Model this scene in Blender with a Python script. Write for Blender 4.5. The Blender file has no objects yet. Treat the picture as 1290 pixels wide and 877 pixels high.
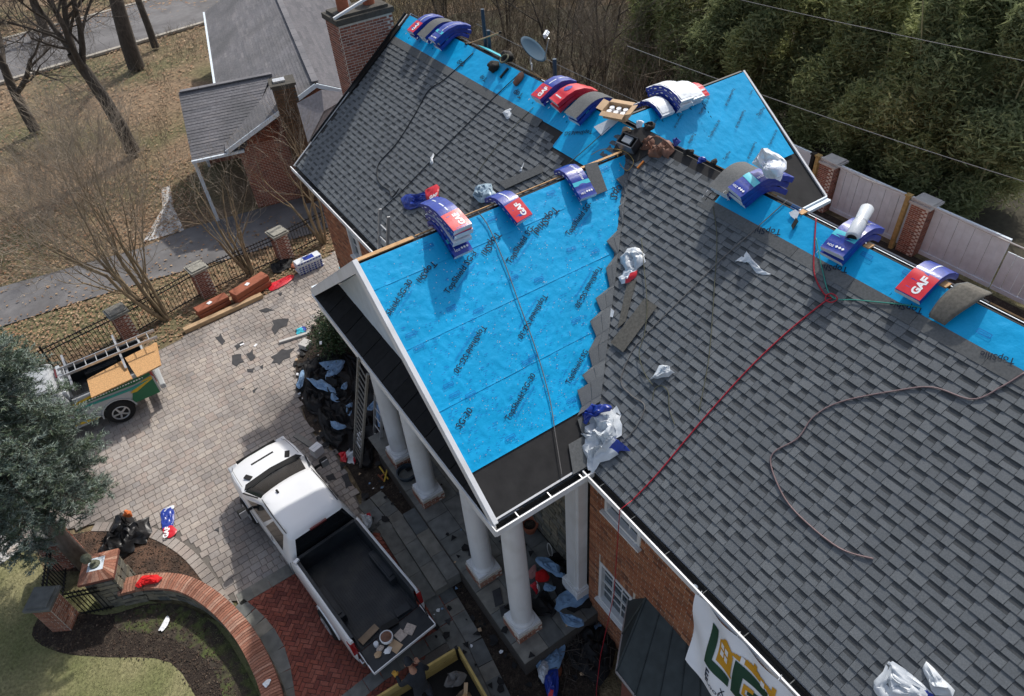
import bpy, bmesh, math, random
from mathutils import Vector as V, Matrix, noise
random.seed(11)
R_ = random.Random(5)
sc = bpy.context.scene
PI = math.pi
# ------------------------------------------------------------------ camera, light, sky
CAM = V((-4.5436, -9.3091, 15.3120))
RT = V((0.8284, -0.5563, -0.0661)); UP = V((0.4186, 0.5350, 0.7340))
RT.normalize(); UP = (UP - RT * UP.dot(RT)).normalized(); FW = UP.cross(RT)
FPX = 890.14
cam_d = bpy.data.cameras.new("camera"); cam = bpy.data.objects.new("camera", cam_d)
sc.collection.objects.link(cam); sc.camera = cam
cam_d.sensor_width = 36; cam_d.sensor_fit = 'HORIZONTAL'; cam_d.lens = FPX / 1290 * 36
cam_d.clip_start = 0.1; cam_d.clip_end = 2000
M3 = Matrix((RT, UP, -FW)).transposed()
cam.matrix_world = Matrix.Translation(CAM) @ M3.to_4x4()
SUN_AZ, SUN_EL = math.radians(33), math.radians(49)
sun_d = bpy.data.lights.new("sun", 'SUN'); sun = bpy.data.objects.new("sun", sun_d)
sun_d.energy = 3.05; sun_d.angle = math.radians(1.2); sun_d.color = (1.0, 0.955, 0.89)
sc.collection.objects.link(sun)
SD = V((math.cos(SUN_EL) * math.cos(SUN_AZ), math.cos(SUN_EL) * math.sin(SUN_AZ), math.sin(SUN_EL)))
sun.rotation_euler = SD.to_track_quat('Z', 'Y').to_euler(); sun.location = SD * 50
w = bpy.data.worlds.new("World"); sc.world = w; w.use_nodes = True
nt = w.node_tree; bg = nt.nodes['Background']; sky = nt.nodes.new('ShaderNodeTexSky')
sky.sky_type = 'NISHITA'; sky.sun_disc = False; sky.sun_elevation = SUN_EL; sky.sun_rotation = PI / 2 - SUN_AZ
sky.air_density = 1.0; sky.dust_density = 3.0; sky.ozone_density = 1.0
hs = nt.nodes.new('ShaderNodeHueSaturation'); hs.inputs['Saturation'].default_value = 0.7
nt.links.new(sky.outputs[0], hs.inputs['Color']); nt.links.new(hs.outputs[0], bg.inputs[0]); bg.inputs[1].default_value = 0.15
sc.view_settings.view_transform = 'Standard'; sc.view_settings.look = 'None'
sc.view_settings.exposure = 0.10; sc.view_settings.gamma = 1.0; sc.view_settings.use_curve_mapping = False
sc.render.engine = 'CYCLES'
# ------------------------------------------------------------------ geometry of the place (metres)
ZE, ZR, XR = 6.032, 9.126, 4.21          # main eave height, ridge height, ridge x
SLM = (ZR - ZE) / XR
XP, ZP, WP = -1.825, 8.842, 3.702        # portico front, ridge height, half width
SLP = (ZP - ZE) / WP
YL, YRT = 9.55, -15.0
XQ, YQ = 7.61, 0.69                       # rear cross gable
def ray(px, py): return FW + RT * ((px - 645) / FPX) - UP * ((py - 438.5) / FPX)
def onp(px, py, n, p0):
    r = ray(px, py); n = V(n); return CAM + r * ((V(p0) - CAM).dot(n) / r.dot(n))
def at(px, py, z=0.0): return onp(px, py, (0, 0, 1), (0, 0, z))
NM = V((-SLM, 0, 1)).normalized(); NP = V((0, -SLP, 1)).normalized()
def onM(px, py, h=0.0): return onp(px, py, NM, V((0, 0, ZE)) + NM * h)
def onP(px, py, h=0.0): return onp(px, py, NP, V((0, -WP, ZE)) + NP * h)
SLQ = SLP
NQ = V((0, -SLQ, 1)).normalized()
def onQ(px, py, h=0.0): return onp(px, py, NQ, V((0, YQ, ZR)) + NQ * h)
def onX(px, py, x): return onp(px, py, (1, 0, 0), (x, 0, 0))
# ------------------------------------------------------------------ helpers
def hexc(s):
    s = s.lstrip('#'); o = []
    for i in (0, 2, 4):
        v = int(s[i:i + 2], 16) / 255; o.append(v / 12.92 if v <= .04045 else ((v + .055) / 1.055) ** 2.4)
    return (o[0], o[1], o[2], 1)
MATS = {}
def mat(name, col, rough=.7, var=.2, scale=6, bump=0.0, bscale=40, metal=0, pal=None, rnd=0.0, spec=.4,
        detail=4, stretch=None, alpha=None, coat=0, blot=None, bdist=.01):
    """col/pal: linear rgb tuples; pal gives per-piece colours; var: noise value variation"""
    m = bpy.data.materials.new(name); m.use_nodes = True; N = m.node_tree.nodes; L = m.node_tree.links
    b = N['Principled BSDF']; b.inputs['Roughness'].default_value = rough; b.inputs['Metallic'].default_value = metal
    b.inputs['Specular IOR Level'].default_value = spec
    if coat: b.inputs['Coat Weight'].default_value = coat
    geo = N.new('ShaderNodeNewGeometry'); pos = geo.outputs['Position']
    if stretch:
        mp = N.new('ShaderNodeMapping'); mp.inputs['Scale'].default_value = stretch[:3]
        if len(stretch) > 3: mp.inputs['Rotation'].default_value = (0, 0, stretch[3])
        L.new(pos, mp.inputs[0]); pos = mp.outputs[0]
    nz = N.new('ShaderNodeTexNoise'); nz.inputs['Scale'].default_value = scale; nz.inputs['Detail'].default_value = detail
    L.new(pos, nz.inputs['Vector'])
    if pal or rnd:
        oi = N.new('ShaderNodeObjectInfo'); ad = N.new('ShaderNodeMath'); ad.operation = 'ADD'
        L.new(oi.outputs['Random'], ad.inputs[0]); L.new(geo.outputs['Random Per Island'], ad.inputs[1])
        fr = N.new('ShaderNodeMath'); fr.operation = 'FRACT'; L.new(ad.outputs[0], fr.inputs[0]); rv = fr.outputs[0]
    if pal:
        cr = N.new('ShaderNodeValToRGB'); e = cr.color_ramp.elements
        n = len(pal)
        while len(e) < n: e.new(.5)
        for i, c in enumerate(pal): e[i].position = i / (n - 1); e[i].color = tuple(c[:3]) + (1,)
        L.new(rv, cr.inputs[0]); base = cr.outputs[0]
    else:
        rg = N.new('ShaderNodeRGB'); rg.outputs[0].default_value = tuple(col[:3]) + (1,); base = rg.outputs[0]
    if blot:    # second colour in broad blotches (dirt, moss, leaf litter)
        c2, bs, lo, hi = blot
        n2 = N.new('ShaderNodeTexNoise'); n2.inputs['Scale'].default_value = bs; n2.inputs['Detail'].default_value = 6
        L.new(geo.outputs['Position'], n2.inputs['Vector'])
        r2 = N.new('ShaderNodeMapRange'); r2.inputs['From Min'].default_value = lo; r2.inputs['From Max'].default_value = hi
        L.new(n2.outputs['Fac'], r2.inputs['Value'])
        mx = N.new('ShaderNodeMix'); mx.data_type = 'RGBA'; L.new(r2.outputs[0], mx.inputs['Factor'])
        L.new(base, mx.inputs['A']); mx.inputs['B'].default_value = tuple(c2[:3]) + (1,); base = mx.outputs['Result']
    hsv = N.new('ShaderNodeHueSaturation'); L.new(base, hsv.inputs['Color'])
    mr = N.new('ShaderNodeMapRange'); mr.inputs['From Min'].default_value = .25; mr.inputs['From Max'].default_value = .75
    mr.inputs['To Min'].default_value = 1 - var; mr.inputs['To Max'].default_value = 1 + var
    L.new(nz.outputs['Fac'], mr.inputs['Value']); val = mr.outputs[0]
    if rnd:
        ml = N.new('ShaderNodeMapRange'); ml.inputs['To Min'].default_value = 1 - rnd; ml.inputs['To Max'].default_value = 1 + rnd
        L.new(rv, ml.inputs['Value']); mm = N.new('ShaderNodeMath'); mm.operation = 'MULTIPLY'
        L.new(val, mm.inputs[0]); L.new(ml.outputs[0], mm.inputs[1]); val = mm.outputs[0]
    L.new(val, hsv.inputs['Value']); L.new(hsv.outputs[0], b.inputs['Base Color'])
    if bump:
        nb = N.new('ShaderNodeTexNoise'); nb.inputs['Scale'].default_value = bscale; nb.inputs['Detail'].default_value = 5
        L.new(pos, nb.inputs['Vector']); bp = N.new('ShaderNodeBump'); bp.inputs['Strength'].default_value = bump
        bp.inputs['Distance'].default_value = bdist; L.new(nb.outputs['Fac'], bp.inputs['Height']); L.new(bp.outputs[0], b.inputs['Normal'])
    MATS[name] = m; return m

def tag(o, label=None, cat=None, group=None, kind=None):
    if label: o['label'] = label
    if cat: o['category'] = cat
    if group: o['group'] = group
    if kind: o['kind'] = kind
    return o
def link(o): sc.collection.objects.link(o); return o
def thing(name, label, cat, loc=(0, 0, 0), rz=0, group=None):
    o = bpy.data.objects.new(name, None); link(o); o.location = loc; o.rotation_euler = (0, 0, rz)
    o.empty_display_size = .1
    return tag(o, label, cat, group)
def wloc(o):
    p = V(o.location)
    while o.parent: o = o.parent; p = p + V(o.location)
    return p
class MB:
    def __init__(s): s.v = []; s.f = []; s.m = []; s.mi = 0
    def add(s, vs, fs, mi=None):
        n = len(s.v); s.v.extend([tuple(p) for p in vs]); mi = s.mi if mi is None else mi
        for f in fs: s.f.append(tuple(i + n for i in f)); s.m.append(mi)
        return s
    def box(s, c, size, rot=None, mi=None, bottom=True):
        c = V(c); hx, hy, hz = size[0] / 2, size[1] / 2, size[2] / 2
        P = [V((x * hx, y * hy, z * hz)) for z in (-1, 1) for x, y in ((-1, -1), (1, -1), (1, 1), (-1, 1))]
        if rot is not None:
            if not isinstance(rot, Matrix): rot = Matrix.Rotation(rot, 3, 'Z')
            P = [rot @ p for p in P]
        fs = [(4, 5, 6, 7), (0, 1, 5, 4), (1, 2, 6, 5), (2, 3, 7, 6), (3, 0, 4, 7)] + ([(3, 2, 1, 0)] if bottom else [])
        return s.add([c + p for p in P], fs, mi)
    def bar(s, a, b, w, h, mi=None, up=V((0, 0, 1))):
        a, b = V(a), V(b); d = b - a; L = d.length; d.normalize(); sd = d.cross(up)
        if sd.length < 1e-4: sd = d.cross(V((1, 0, 0)))
        sd.normalize(); u = sd.cross(d).normalized()
        return s.box((a + b) / 2, (L, w, h), Matrix((d, -sd, u)).transposed(), mi)
    def prism(s, pts, vec, mi=None, side=None):
        pts = [V(p) for p in pts]; vec = V(vec); n = len(pts)
        nrm = V((0, 0, 0))
        for i in range(n): nrm += pts[i].cross(pts[(i + 1) % n])
        if nrm.dot(vec) < 0: pts.reverse()
        s.add(pts + [p + vec for p in pts], [tuple(range(n - 1, -1, -1)), tuple(range(n, 2 * n))], mi)
        k = len(s.v) - 2 * n
        for i in range(n):
            j = (i + 1) % n; s.f.append((k + i, k + j, k + n + j, k + n + i)); s.m.append(s.mi if (side is None and mi is None) else (side if side is not None else mi))
        return s
    def tube(s, path, r, n=6, r1=None, mi=None, cap=True):
        path = [V(p) for p in path]; k = len(path)
        if k < 2: return s
        vs = []; fs = []; ref = None
        for i, p in enumerate(path):
            d = (path[min(i + 1, k - 1)] - path[max(i - 1, 0)])
            if d.length < 1e-9: d = V((0, 0, 1))
            d.normalize()
            if ref is None: ref = d.orthogonal().normalized()
            ref = (ref - d * ref.dot(d))
            if ref.length < 1e-5: ref = d.orthogonal()
            ref.normalize(); bi = d.cross(ref)
            rr = (r[i] if isinstance(r, (list, tuple)) else (r if r1 is None else r + (r1 - r) * i / (k - 1)))
            for j in range(n):
                a = 2 * PI * j / n; vs.append(p + ref * (math.cos(a) * rr) + bi * (math.sin(a) * rr))
        for i in range(k - 1):
            for j in range(n):
                q = (j + 1) % n; fs.append((i * n + j, i * n + q, (i + 1) * n + q, (i + 1) * n + j))
        if cap: fs += [tuple(range(n - 1, -1, -1)), tuple(range((k - 1) * n, k * n))]
        return s.add(vs, fs, mi)
    def lathe(s, c, prof, n=20, mi=None, axis=None):
        c = V(c); vs = []; fs = []; k = len(prof)
        A = axis if axis is not None else Matrix.Identity(3)
        for r, z in prof:
            for j in range(n):
                a = 2 * PI * j / n; vs.append(c + A @ V((math.cos(a) * r, math.sin(a) * r, z)))
        for i in range(k - 1):
            for j in range(n):
                q = (j + 1) % n; fs.append((i * n + j, i * n + q, (i + 1) * n + q, (i + 1) * n + j))
        fs += [tuple(range(n - 1, -1, -1)), tuple(range((k - 1) * n, k * n))]
        return s.add(vs, fs, mi)
    def grid(s, fn, nu, nv, mi=None):
        vs = [fn(i / nu, j / nv) for j in range(nv + 1) for i in range(nu + 1)]
        fs = [(j * (nu + 1) + i, j * (nu + 1) + i + 1, (j + 1) * (nu + 1) + i + 1, (j + 1) * (nu + 1) + i) for j in range(nv) for i in range(nu)]
        return s.add(vs, fs, mi)
    def mesh(s, name, mats, smooth=False):
        me = bpy.data.meshes.new(name); me.from_pydata(s.v, [], s.f)
        for m in (mats if isinstance(mats, (list, tuple)) else [mats]): me.materials.append(m)
        me.polygons.foreach_set('material_index', s.m)
        if smooth: me.polygons.foreach_set('use_smooth', [True] * len(s.f))
        me.update(); return me
    def build(s, name, mats, parent=None, smooth=False, world=True, bevel=0, solid=0, auto=None, **kw):
        me = s.mesh(name, mats, smooth)
        o = bpy.data.objects.new(name, me); link(o)
        if parent is not None:
            o.parent = parent
            if world: o.location = -wloc(parent)
        if solid:
            md = o.modifiers.new('solid', 'SOLIDIFY'); md.thickness = solid; md.offset = 1
        if bevel:
            md = o.modifiers.new('bevel', 'BEVEL'); md.width = bevel; md.segments = 2; md.limit_method = 'ANGLE'; md.angle_limit = .6
        if auto:
            me.polygons.foreach_set('use_smooth', [True] * len(s.f)); me.set_sharp_from_angle(angle=auto)
        tag(o, **kw); return o
def piece(me, M, parent, name):
    o = bpy.data.objects.new(name, me); link(o); o.parent = parent
    o.matrix_local = Matrix.Translation(-wloc(parent)) @ M
    return o
def fro(x, y, z, o):
    return Matrix(((x[0], y[0], z[0], o[0]), (x[1], y[1], z[1], o[1]), (x[2], y[2], z[2], o[2]), (0, 0, 0, 1)))
_T = {}
def text_geo(s, bold=0.0):
    k = (s, bold)
    if k in _T: return _T[k]
    c = bpy.data.curves.new('t', 'FONT'); c.body = s; c.size = 1; c.offset = bold; c.resolution_u = 3; c.space_character = 1.02
    o = bpy.data.objects.new('t', c); link(o); dg = bpy.context.evaluated_depsgraph_get(); dg.update()
    me = bpy.data.meshes.new_from_object(o.evaluated_get(dg)); vs = [(v.co.x, v.co.y) for v in me.vertices]; fs = [tuple(p.vertices) for p in me.polygons]
    bpy.data.objects.remove(o); bpy.data.curves.remove(c); bpy.data.meshes.remove(me)
    w_ = max(v[0] for v in vs); x0 = min(v[0] for v in vs); vs = [((a - x0) / (w_ - x0), b / (w_ - x0)) for a, b in vs]
    _T[k] = (vs, fs); return _T[k]
def put_text(mb, s, o, ux, uy, bold=.02, mi=None, hs=1.0):
    """text from point o along ux (full length = |ux|), letters upright toward uy (unit)"""
    vs, fs = text_geo(s, bold); L = V(ux).length
    mb.add([V(o) + V(ux) * a + V(uy) * (b * L * hs) for a, b in vs], fs, mi)
def inpoly(x, y, P):
    c = False; n = len(P)
    for i in range(n):
        x1, y1 = P[i][0], P[i][1]; x2, y2 = P[(i + 1) % n][0], P[(i + 1) % n][1]
        if (y1 > y) != (y2 > y) and x < (x2 - x1) * (y - y1) / (y2 - y1) + x1: c = not c
    return c
def smoothpath(pts, n=8):
    pts = [V(p) for p in pts]; out = []
    for i in range(len(pts) - 1):
        p0 = pts[max(i - 1, 0)]; p1 = pts[i]; p2 = pts[i + 1]; p3 = pts[min(i + 2, len(pts) - 1)]
        for k in range(n):
            t = k / n; t2 = t * t; t3 = t2 * t
            out.append(.5 * ((2 * p1) + (p2 - p0) * t + (2 * p0 - 5 * p1 + 4 * p2 - p3) * t2 + (3 * p1 - p0 - 3 * p2 + p3) * t3))
    out.append(pts[-1]); return out
# ------------------------------------------------------------------ materials
def g(v, t=0): return (v, v, v)
shingle_m = mat('shingle_grey', None, .74, .2, 60, .35, 250, pal=[(.102, .113, .122), (.117, .129, .139), (.107, .118, .127), (.144, .157, .166), (.122, .134, .143), (.109, .120, .129)], spec=.45)
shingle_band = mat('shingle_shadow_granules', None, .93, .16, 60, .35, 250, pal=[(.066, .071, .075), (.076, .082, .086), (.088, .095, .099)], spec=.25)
shingle_flat = mat('shingle_plain_grey', (.13, .135, .135), .93, .2, 30, .3, 200, rnd=.12, spec=.25)
shingle_brown = mat('shingle_weathered', (.13, .122, .105), .93, .25, 25, .3, 200, rnd=.12, spec=.2)
pent_m = mat('shingle_black', (.017, .017, .018), .9, .25, 8, .3, 90, rnd=.25, spec=.25)
blue_m = mat('underlayment_blue', (.001, .385, .74), .5, .10, 1.3, .5, 5, spec=.3, stretch=(1, 1.0, 1.0), bdist=.03)
deck_dark = mat('ice_shield_black', (.022, .021, .021), .75, .35, 4, .25, 12, spec=.4)
black_m = mat('black', (.006, .006, .006), .7, .1)
wood_m = mat('plywood', (.50, .30, .14), .75, .25, 12, .1, 60)
osb_m = mat('osb', (.52, .30, .13), .75, .35, 30, .2, 60)
lumber_m = mat('lumber', (.48, .33, .19), .75, .15, 6, .1, 40, stretch=(1, 1, 1))
cedar_m = mat('terracotta_pack', (.33, .105, .055), .7, .15, 10, .15, 60)
white_m = mat('white_paint', (.80, .81, .82), .45, .05, 3, blot=((.62, .62, .60), 1.6, .50, .85), stretch=(2.5, 2.5, .35))
white_w = mat('white_trim_weathered', (.67, .75, .82), .55, .10, 4)
gut_m = mat('gutter_dark', (.016, .017, .018), .5, .3, 8)
brick_pal = [(.36, .14, .07), (.44, .19, .10), (.30, .105, .055), (.50, .25, .14), (.17, .075, .05), (.40, .17, .09)]
brick_m = mat('brick', None, .88, .25, 40, .3, 120, pal=brick_pal)
brick_d = mat('brick_dark_red', None, .88, .3, 30, .3, 120, pal=[(.24, .085, .055), (.32, .12, .075), (.17, .065, .05), (.36, .16, .11), (.27, .09, .06)])
brick_o = mat('brick_orange', None, .88, .3, 30, .3, 120, pal=[(.30, .12, .075), (.38, .18, .12), (.23, .095, .06), (.43, .25, .18), (.33, .14, .09)])
mortar_m = mat('mortar', (.62, .57, .50), .95, .15, 20)
mortar_d = mat('mortar_dark', (.09, .08, .07), .95, .2, 20)
paver_m = mat('paver', None, .9, .14, 25, .25, 80, pal=[(.34, .30, .268), (.40, .36, .325), (.32, .29, .268), (.43, .375, .325), (.375, .335, .30), (.36, .30, .262), (.30, .28, .265)], blot=((.15, .135, .125), .5, .45, .74))
joint_m = mat('paver_joint', (.15, .135, .12), .95, .2, 30)
herr_m = mat('herringbone_brick', None, .9, .25, 25, .25, 80, pal=[(.22, .06, .04), (.29, .085, .055), (.17, .05, .038), (.33, .11, .075), (.25, .07, .05)])
slate_m = mat('flagstone', None, .85, .3, 5, .25, 40, pal=[(.15, .155, .145), (.20, .20, .18), (.12, .13, .13), (.24, .225, .19), (.17, .18, .18)])
stone_m = mat('fieldstone', None, .9, .35, 9, .35, 50, pal=[(.15, .14, .11), (.22, .20, .15), (.10, .105, .095), (.27, .23, .16), (.17, .17, .16)])
mulch_m = mat('mulch', (.035, .025, .019), .97, .7, 30, .8, 60, blot=((.09, .07, .05), 6, .5, .75), bdist=.04)
asphalt_m = mat('asphalt', (.17, .165, .165), .93, .12, 3, .2, 80, blot=((.125, .12, .12), .5, .4, .6))
conc_m = mat('concrete', (.50, .49, .47), .9, .12, 4, .1, 60)
leaf_g = mat('leaf_litter_ground', (.225, .16, .10), .97, .55, 7, .9, 22, blot=((.145, .13, .065), .16, .44, .60), detail=8, bdist=.05)
lawn_m = mat('lawn', (.17, .18, .075), .97, .35, 14, .6, 60, blot=((.27, .25, .13), .8, .40, .68), detail=8, bdist=.03)
moss_m = mat('moss', (.06, .11, .02), .97, .5, 20, .6, 60)
bark_m = mat('bark', (.075, .062, .05), .95, .4, 12, .6, 30, stretch=(1, 1, .3))
bark_l = mat('bark_tan', (.26, .20, .125), .9, .35, 10, .4, 30, stretch=(1, 1, .3))
twig_m = mat('twigs', (.31, .26, .20), .9, .3, 4)
twig_d = mat('twigs_dark', (.085, .07, .058), .9, .3, 4)
iron_m = mat('iron_black', (.012, .012, .013), .45, .2)
plastic_w = mat('white_plastic_film', (.74, .79, .83), .3, .1, 10, .3, 30, spec=.6)
pw_ = plastic_w.node_tree.nodes['Principled BSDF']; pw_.inputs['Transmission Weight'].default_value = .22; pw_.inputs['Roughness'].default_value = .38
glass_m = mat('window_glass', (.05, .075, .09), .08, .3, 2, spec=.8)
carglass_m = mat('car_glass', (.010, .012, .014), .12, .1, spec=.35)
paint_w = mat('truck_white_paint', (.82, .83, .84), .22, .02, 2, coat=.6)
liner_m = mat('bed_liner', (.018, .022, .027), .55, .3, 3, .1, 60, blot=((.06, .06, .058), 2.2, .50, .80))
rubber_m = mat('rubber', (.014, .014, .014), .85, .2)
chrome_m = mat('chrome', (.55, .55, .56), .25, .05, metal=1)
red_l = mat('tail_lamp_red', (.32, .01, .012), .2, .1, spec=.7)
alu_m = mat('aluminium', (.55, .56, .57), .4, .1, metal=.7)
bl_wrap = mat('wrapper_blue', (.012, .04, .30), .32, .25, 18, .2, 25, spec=.6)
wh_wrap = mat('wrapper_white', (.70, .74, .78), .4, .08, 12, .2, 25, spec=.5)
red_wrap = mat('wrapper_red', (.62, .02, .035), .35, .1, 12, .1, 25, spec=.5)
cy_wrap = mat('wrapper_cyan', (.05, .50, .62), .35, .1, 12, spec=.5)
print_d = mat('print_navy', (.004, .014, .035), .6, .1)
print_f = mat('print_faint', (.004, .16, .50), .6, .1)
lt_m = mat('letter_white', (.86, .87, .88), .45, .03)
tan_m = mat('cardboard', (.52, .36, .22), .85, .12, 8)
leather_m = mat('leather_brown', (.20, .095, .06), .6, .35, 9, .3, 30)
green_m = mat('dark_green_print', (.008, .055, .03), .6, .1)
gold_m = mat('gold_print', (.62, .31, .02), .6, .12, 5)
blue_f = mat('tarp_blue_lining', (.20, .33, .50), .6, .25, 6, .3, 20)
tarp_m = mat('torn_felt_black', (.010, .010, .011), .7, .3, 6, .4, 20)
# ------------------------------------------------------------------ projection test for choosing the nearest pieces
def prj(p):
    d = V(p) - CAM; z = d.dot(FW)
    return (645 + FPX * d.dot(RT) / z, 438.5 - FPX * d.dot(UP) / z, z)
def inframe(p, m=4):
    a = prj(p); return a[2] > 0 and -m < a[0] < 1290 + m and -m < a[1] < 877 + m
def lay(parent, name, items, mats, limit=300, variants=None):
    """items: (Matrix, key, centre); variants: key -> MB in local frame. nearest in view become parts, the rest one stuff part"""
    meshes = {k: mb.mesh(name, mats) for k, mb in variants.items()}
    vis = [(prj(c)[2], i) for i, (M, k, c) in enumerate(items) if inframe(c)]
    vis.sort(); near = set(i for _, i in vis[:limit]); rest = MB()
    for i, (M, k, c) in enumerate(items):
        if i in near: piece(meshes[k], M, parent, name)
        else:
            mb = variants[k]; k0 = len(rest.v); rest.v += [tuple(M @ V(v)) for v in mb.v]; rest.f += [tuple(i_ + k0 for i_ in f) for f in mb.f]; rest.m += mb.m
    if rest.v: rest.build(name + '_field', mats, parent, kind='stuff')
# ------------------------------------------------------------------ main house
house = thing('brick_house', 'large red brick house with white columned portico and half finished grey and blue roof', 'house', (2, 0, 0))
def sM(y, s, h=0.0):      # point on the main front slope: y along the ridge, s metres up from the eave
    k = math.hypot(1, SLM); return V((s / k, y, ZE + s / k * SLM)) + NM * h
UM = V((1, 0, SLM)).normalized()
SRG = XR * math.hypot(1, SLM)
k_ = .06
b = MB()       # deck: front slope, rear slope
b.prism([(0, YL, ZE), (0, YRT, ZE), (XR - .03, YRT, ZR - .03 * SLM), (XR - .03, YL, ZR - .03 * SLM)], -NM * .05)
b.prism([(XR + .06, YL, ZR - .04), (XR + .06, YRT, ZR - .04), (2 * XR, YRT, ZE), (2 * XR, YL, ZE)], V((-SLM, 0, -1)).normalized() * .05)
roof = b.build('main_roof', [deck_dark], house)
b = MB(); b.box((XR, (YL + YRT) / 2, ZR - .12), (.10, YL - YRT - .1, .12)); b.build('ridge_gap', [black_m], roof)
# weathered deck boards and rear gutter seen just beyond the ridge
for i in range(14):
    y0 = YL - .4 - i * 1.75
    b = MB(); b.bar((XR + .17, y0, ZR - .075), (XR + .17, y0 - 1.7, ZR - .075), .16, .02, up=V((SLM, 0, 1)))
    b.build('ridge_board', [conc_m if i % 3 else wood_m], roof)
for i in range(9):
    y0 = -2.5 - i * 1.18
    b = MB(); b.box((XR + .005, y0, ZR - .022), (.13, .10, .03)); b.build('rafter_end', [wood_m], roof)
b = MB(); b.box((8.48, (YL + YRT) / 2, ZE - .03), (.16, YL - YRT, .14)); b.build('rear_gutter', [white_w], roof)
# blue underlayment along the ridge
def wrinkle(p, a=.008):
    n1 = noise.noise(V((p[0] * 2.6, p[1] * 2.6, p[2] * 1.4))); n2 = noise.noise(V((p[0] * 9 + 3, p[1] * 6, p[2] * 7)))
    n3 = 1 - abs(noise.noise(V((p[0] * 5.1 + p[1] * 3.0, p[1] * 4.4 - p[0] * 2.4, p[2] * 5 + 7)))) * 2.6
    return a * .7 * (n1 + .55 * n2) + a * max(0, n3) ** 3 * .8
def sheet_main(y0, y1, s0, s1, name='underlayment', lift=.012):
    nu = max(2, int(abs(y1 - y0) / .05)); nv = max(2, int((s1 - s0) / .05))
    def f(u, v):
        y = y0 + (y1 - y0) * u; s = s0 + (s1 - s0) * v; p = sM(y, s)
        e = min(1, min(v, 1 - v) * 6 + .1)
        return p + NM * (lift + wrinkle(p) * e)
    m = MB(); m.grid(f, nu, nv); o = m.build(name, [blue_m], roof, smooth=True); return o
sheet_main(9.42, 1.65, 4.46, SRG - .05)
sheet_main(1.7, .15, 4.1, SRG - .05)
sheet_main(-2.3, YRT, 4.68, SRG - .05)
for (a, c, s0, s1) in [(9.42, 1.9, 4.27, 4.475), (-2.05, YRT, 4.50, 4.70)]:      # untabbed starter band under the blue
    for i in range(int((a - c) / 1.0)):
        ya = a - i * 1.0
        b = MB(); b.prism([sM(ya, s0, .012), sM(ya - .995, s0, .012), sM(ya - .995, s1, .012), sM(ya, s1, .012)], NM * (.009 + .003 * (i % 2)))
        b.build('starter_shingle', [shingle_flat], roof)
# shingles ---------------------------------------------------------------
E_ = .143
WD = [.11, .15, .19, .24]
var_ = {}
for wi, wd in enumerate(WD):
    for th in (0, 1, 2):
        hb = (.017, .023, .020)[th]; ht = (.001, .006, .003)[th]
        m = MB(); a = wd / 2; tp = .008 if th == 1 else 0
        P = [(-a, 0, -.002), (a, 0, -.002), (a, E_ + .012, -.002), (-a, E_ + .012, -.002), (-a + tp, 0, hb), (a - tp, 0, hb), (a - .001, E_ + .012, ht), (-a + .001, E_ + .012, ht)]
        
        if th == 1: m.add(P, [(4, 5, 6, 7), (0, 1, 5, 4), (1, 2, 6, 5), (3, 0, 4, 7)])
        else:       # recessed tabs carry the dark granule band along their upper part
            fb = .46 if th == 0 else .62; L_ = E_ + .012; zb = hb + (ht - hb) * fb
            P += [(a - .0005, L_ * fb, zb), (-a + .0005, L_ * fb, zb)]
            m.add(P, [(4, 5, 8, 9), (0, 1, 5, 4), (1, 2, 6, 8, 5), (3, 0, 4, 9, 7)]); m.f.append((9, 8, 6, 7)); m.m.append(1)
        var_[(wi, th)] = m
def top_s(y):
    if y > 1.75: return 4.30
    if y > 1.25: return 4.02
    if y > .45: return 3.86
    if y > -.12: return 5.05
    if y > -2.25: return 5.12
    return 4.53
items = []
K = int(5.14 / E_)
for k in range(K):
    s = .0 + k * E_; y = YL - .03 - R_.random() * .2; x = s / math.hypot(1, SLM); th = R_.randint(0, 1)
    hw = -WP + x * SLM / SLP              # valley line y at this x (right side)
    while y > -12.2:
        wi = R_.choice([0, 1, 1, 2, 2, 3]) if th != 1 else R_.choice([0, 1, 1, 2]); wd = WD[wi]; yc = y - wd / 2; y -= wd
        if s + E_ > top_s(yc) + .05: th = 1 - min(th, 1); continue
        x2 = (s + E_) / math.hypot(1, SLM)
        if x2 < 3.80 and abs(yc) < WP - x2 * SLM / SLP - .15: th = 1 - min(th, 1); continue
        o = sM(yc, s, .002)
        M = fro(V((0, -1, 0)), UM, NM, o)
        items.append((M, (wi, th if th else R_.choice([0, 0, 2])), o)); th = 1 - min(th, 1)
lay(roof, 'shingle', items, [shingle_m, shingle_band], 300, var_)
# gutter along the front eave
def gutter(y0, y1, par):
    b = MB()
    b.bar((-.07, y0, ZE - .135), (-.07, y1, ZE - .135), .14, .01); b.bar((-.008, y0, ZE - .09), (-.008, y1, ZE - .09), .012, .09)
    g_ = b.build('gutter', [gut_m], par)
    b = MB(); b.bar((-.147, y0, ZE - .075), (-.147, y1, ZE - .075), .014, .13); b.bar((-.152, y0, ZE - .006), (-.152, y1, ZE - .006), .026, .012)
    b.build('gutter_lip', [white_m], g_)
    n = int((y0 - y1) / .75)
    for i in range(n):
        y = y0 - .4 - i * .75; b = MB(); b.box((-.075, y, ZE - .022), (.13, .010, .004)); b.build('hanger', [shingle_flat], g_)
gutter(YL, WP + .02, roof); gutter(-WP - .02, YRT, roof)
b = MB(); b.bar((.02, YL, ZE - .15), (.02, WP, ZE - .15), .03, .19); b.bar((.02, -WP, ZE - .15), (.02, YRT, ZE - .15), .03, .19); b.build('fascia', [white_m], roof)
b = MB(); b.prism([(.03, YL, ZE - .24), (.03, YRT, ZE - .24), (.36, YRT, ZE - .24), (.36, YL, ZE - .24)], (0, 0, .02)); b.build('soffit', [white_m], roof)
b = MB()
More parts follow.
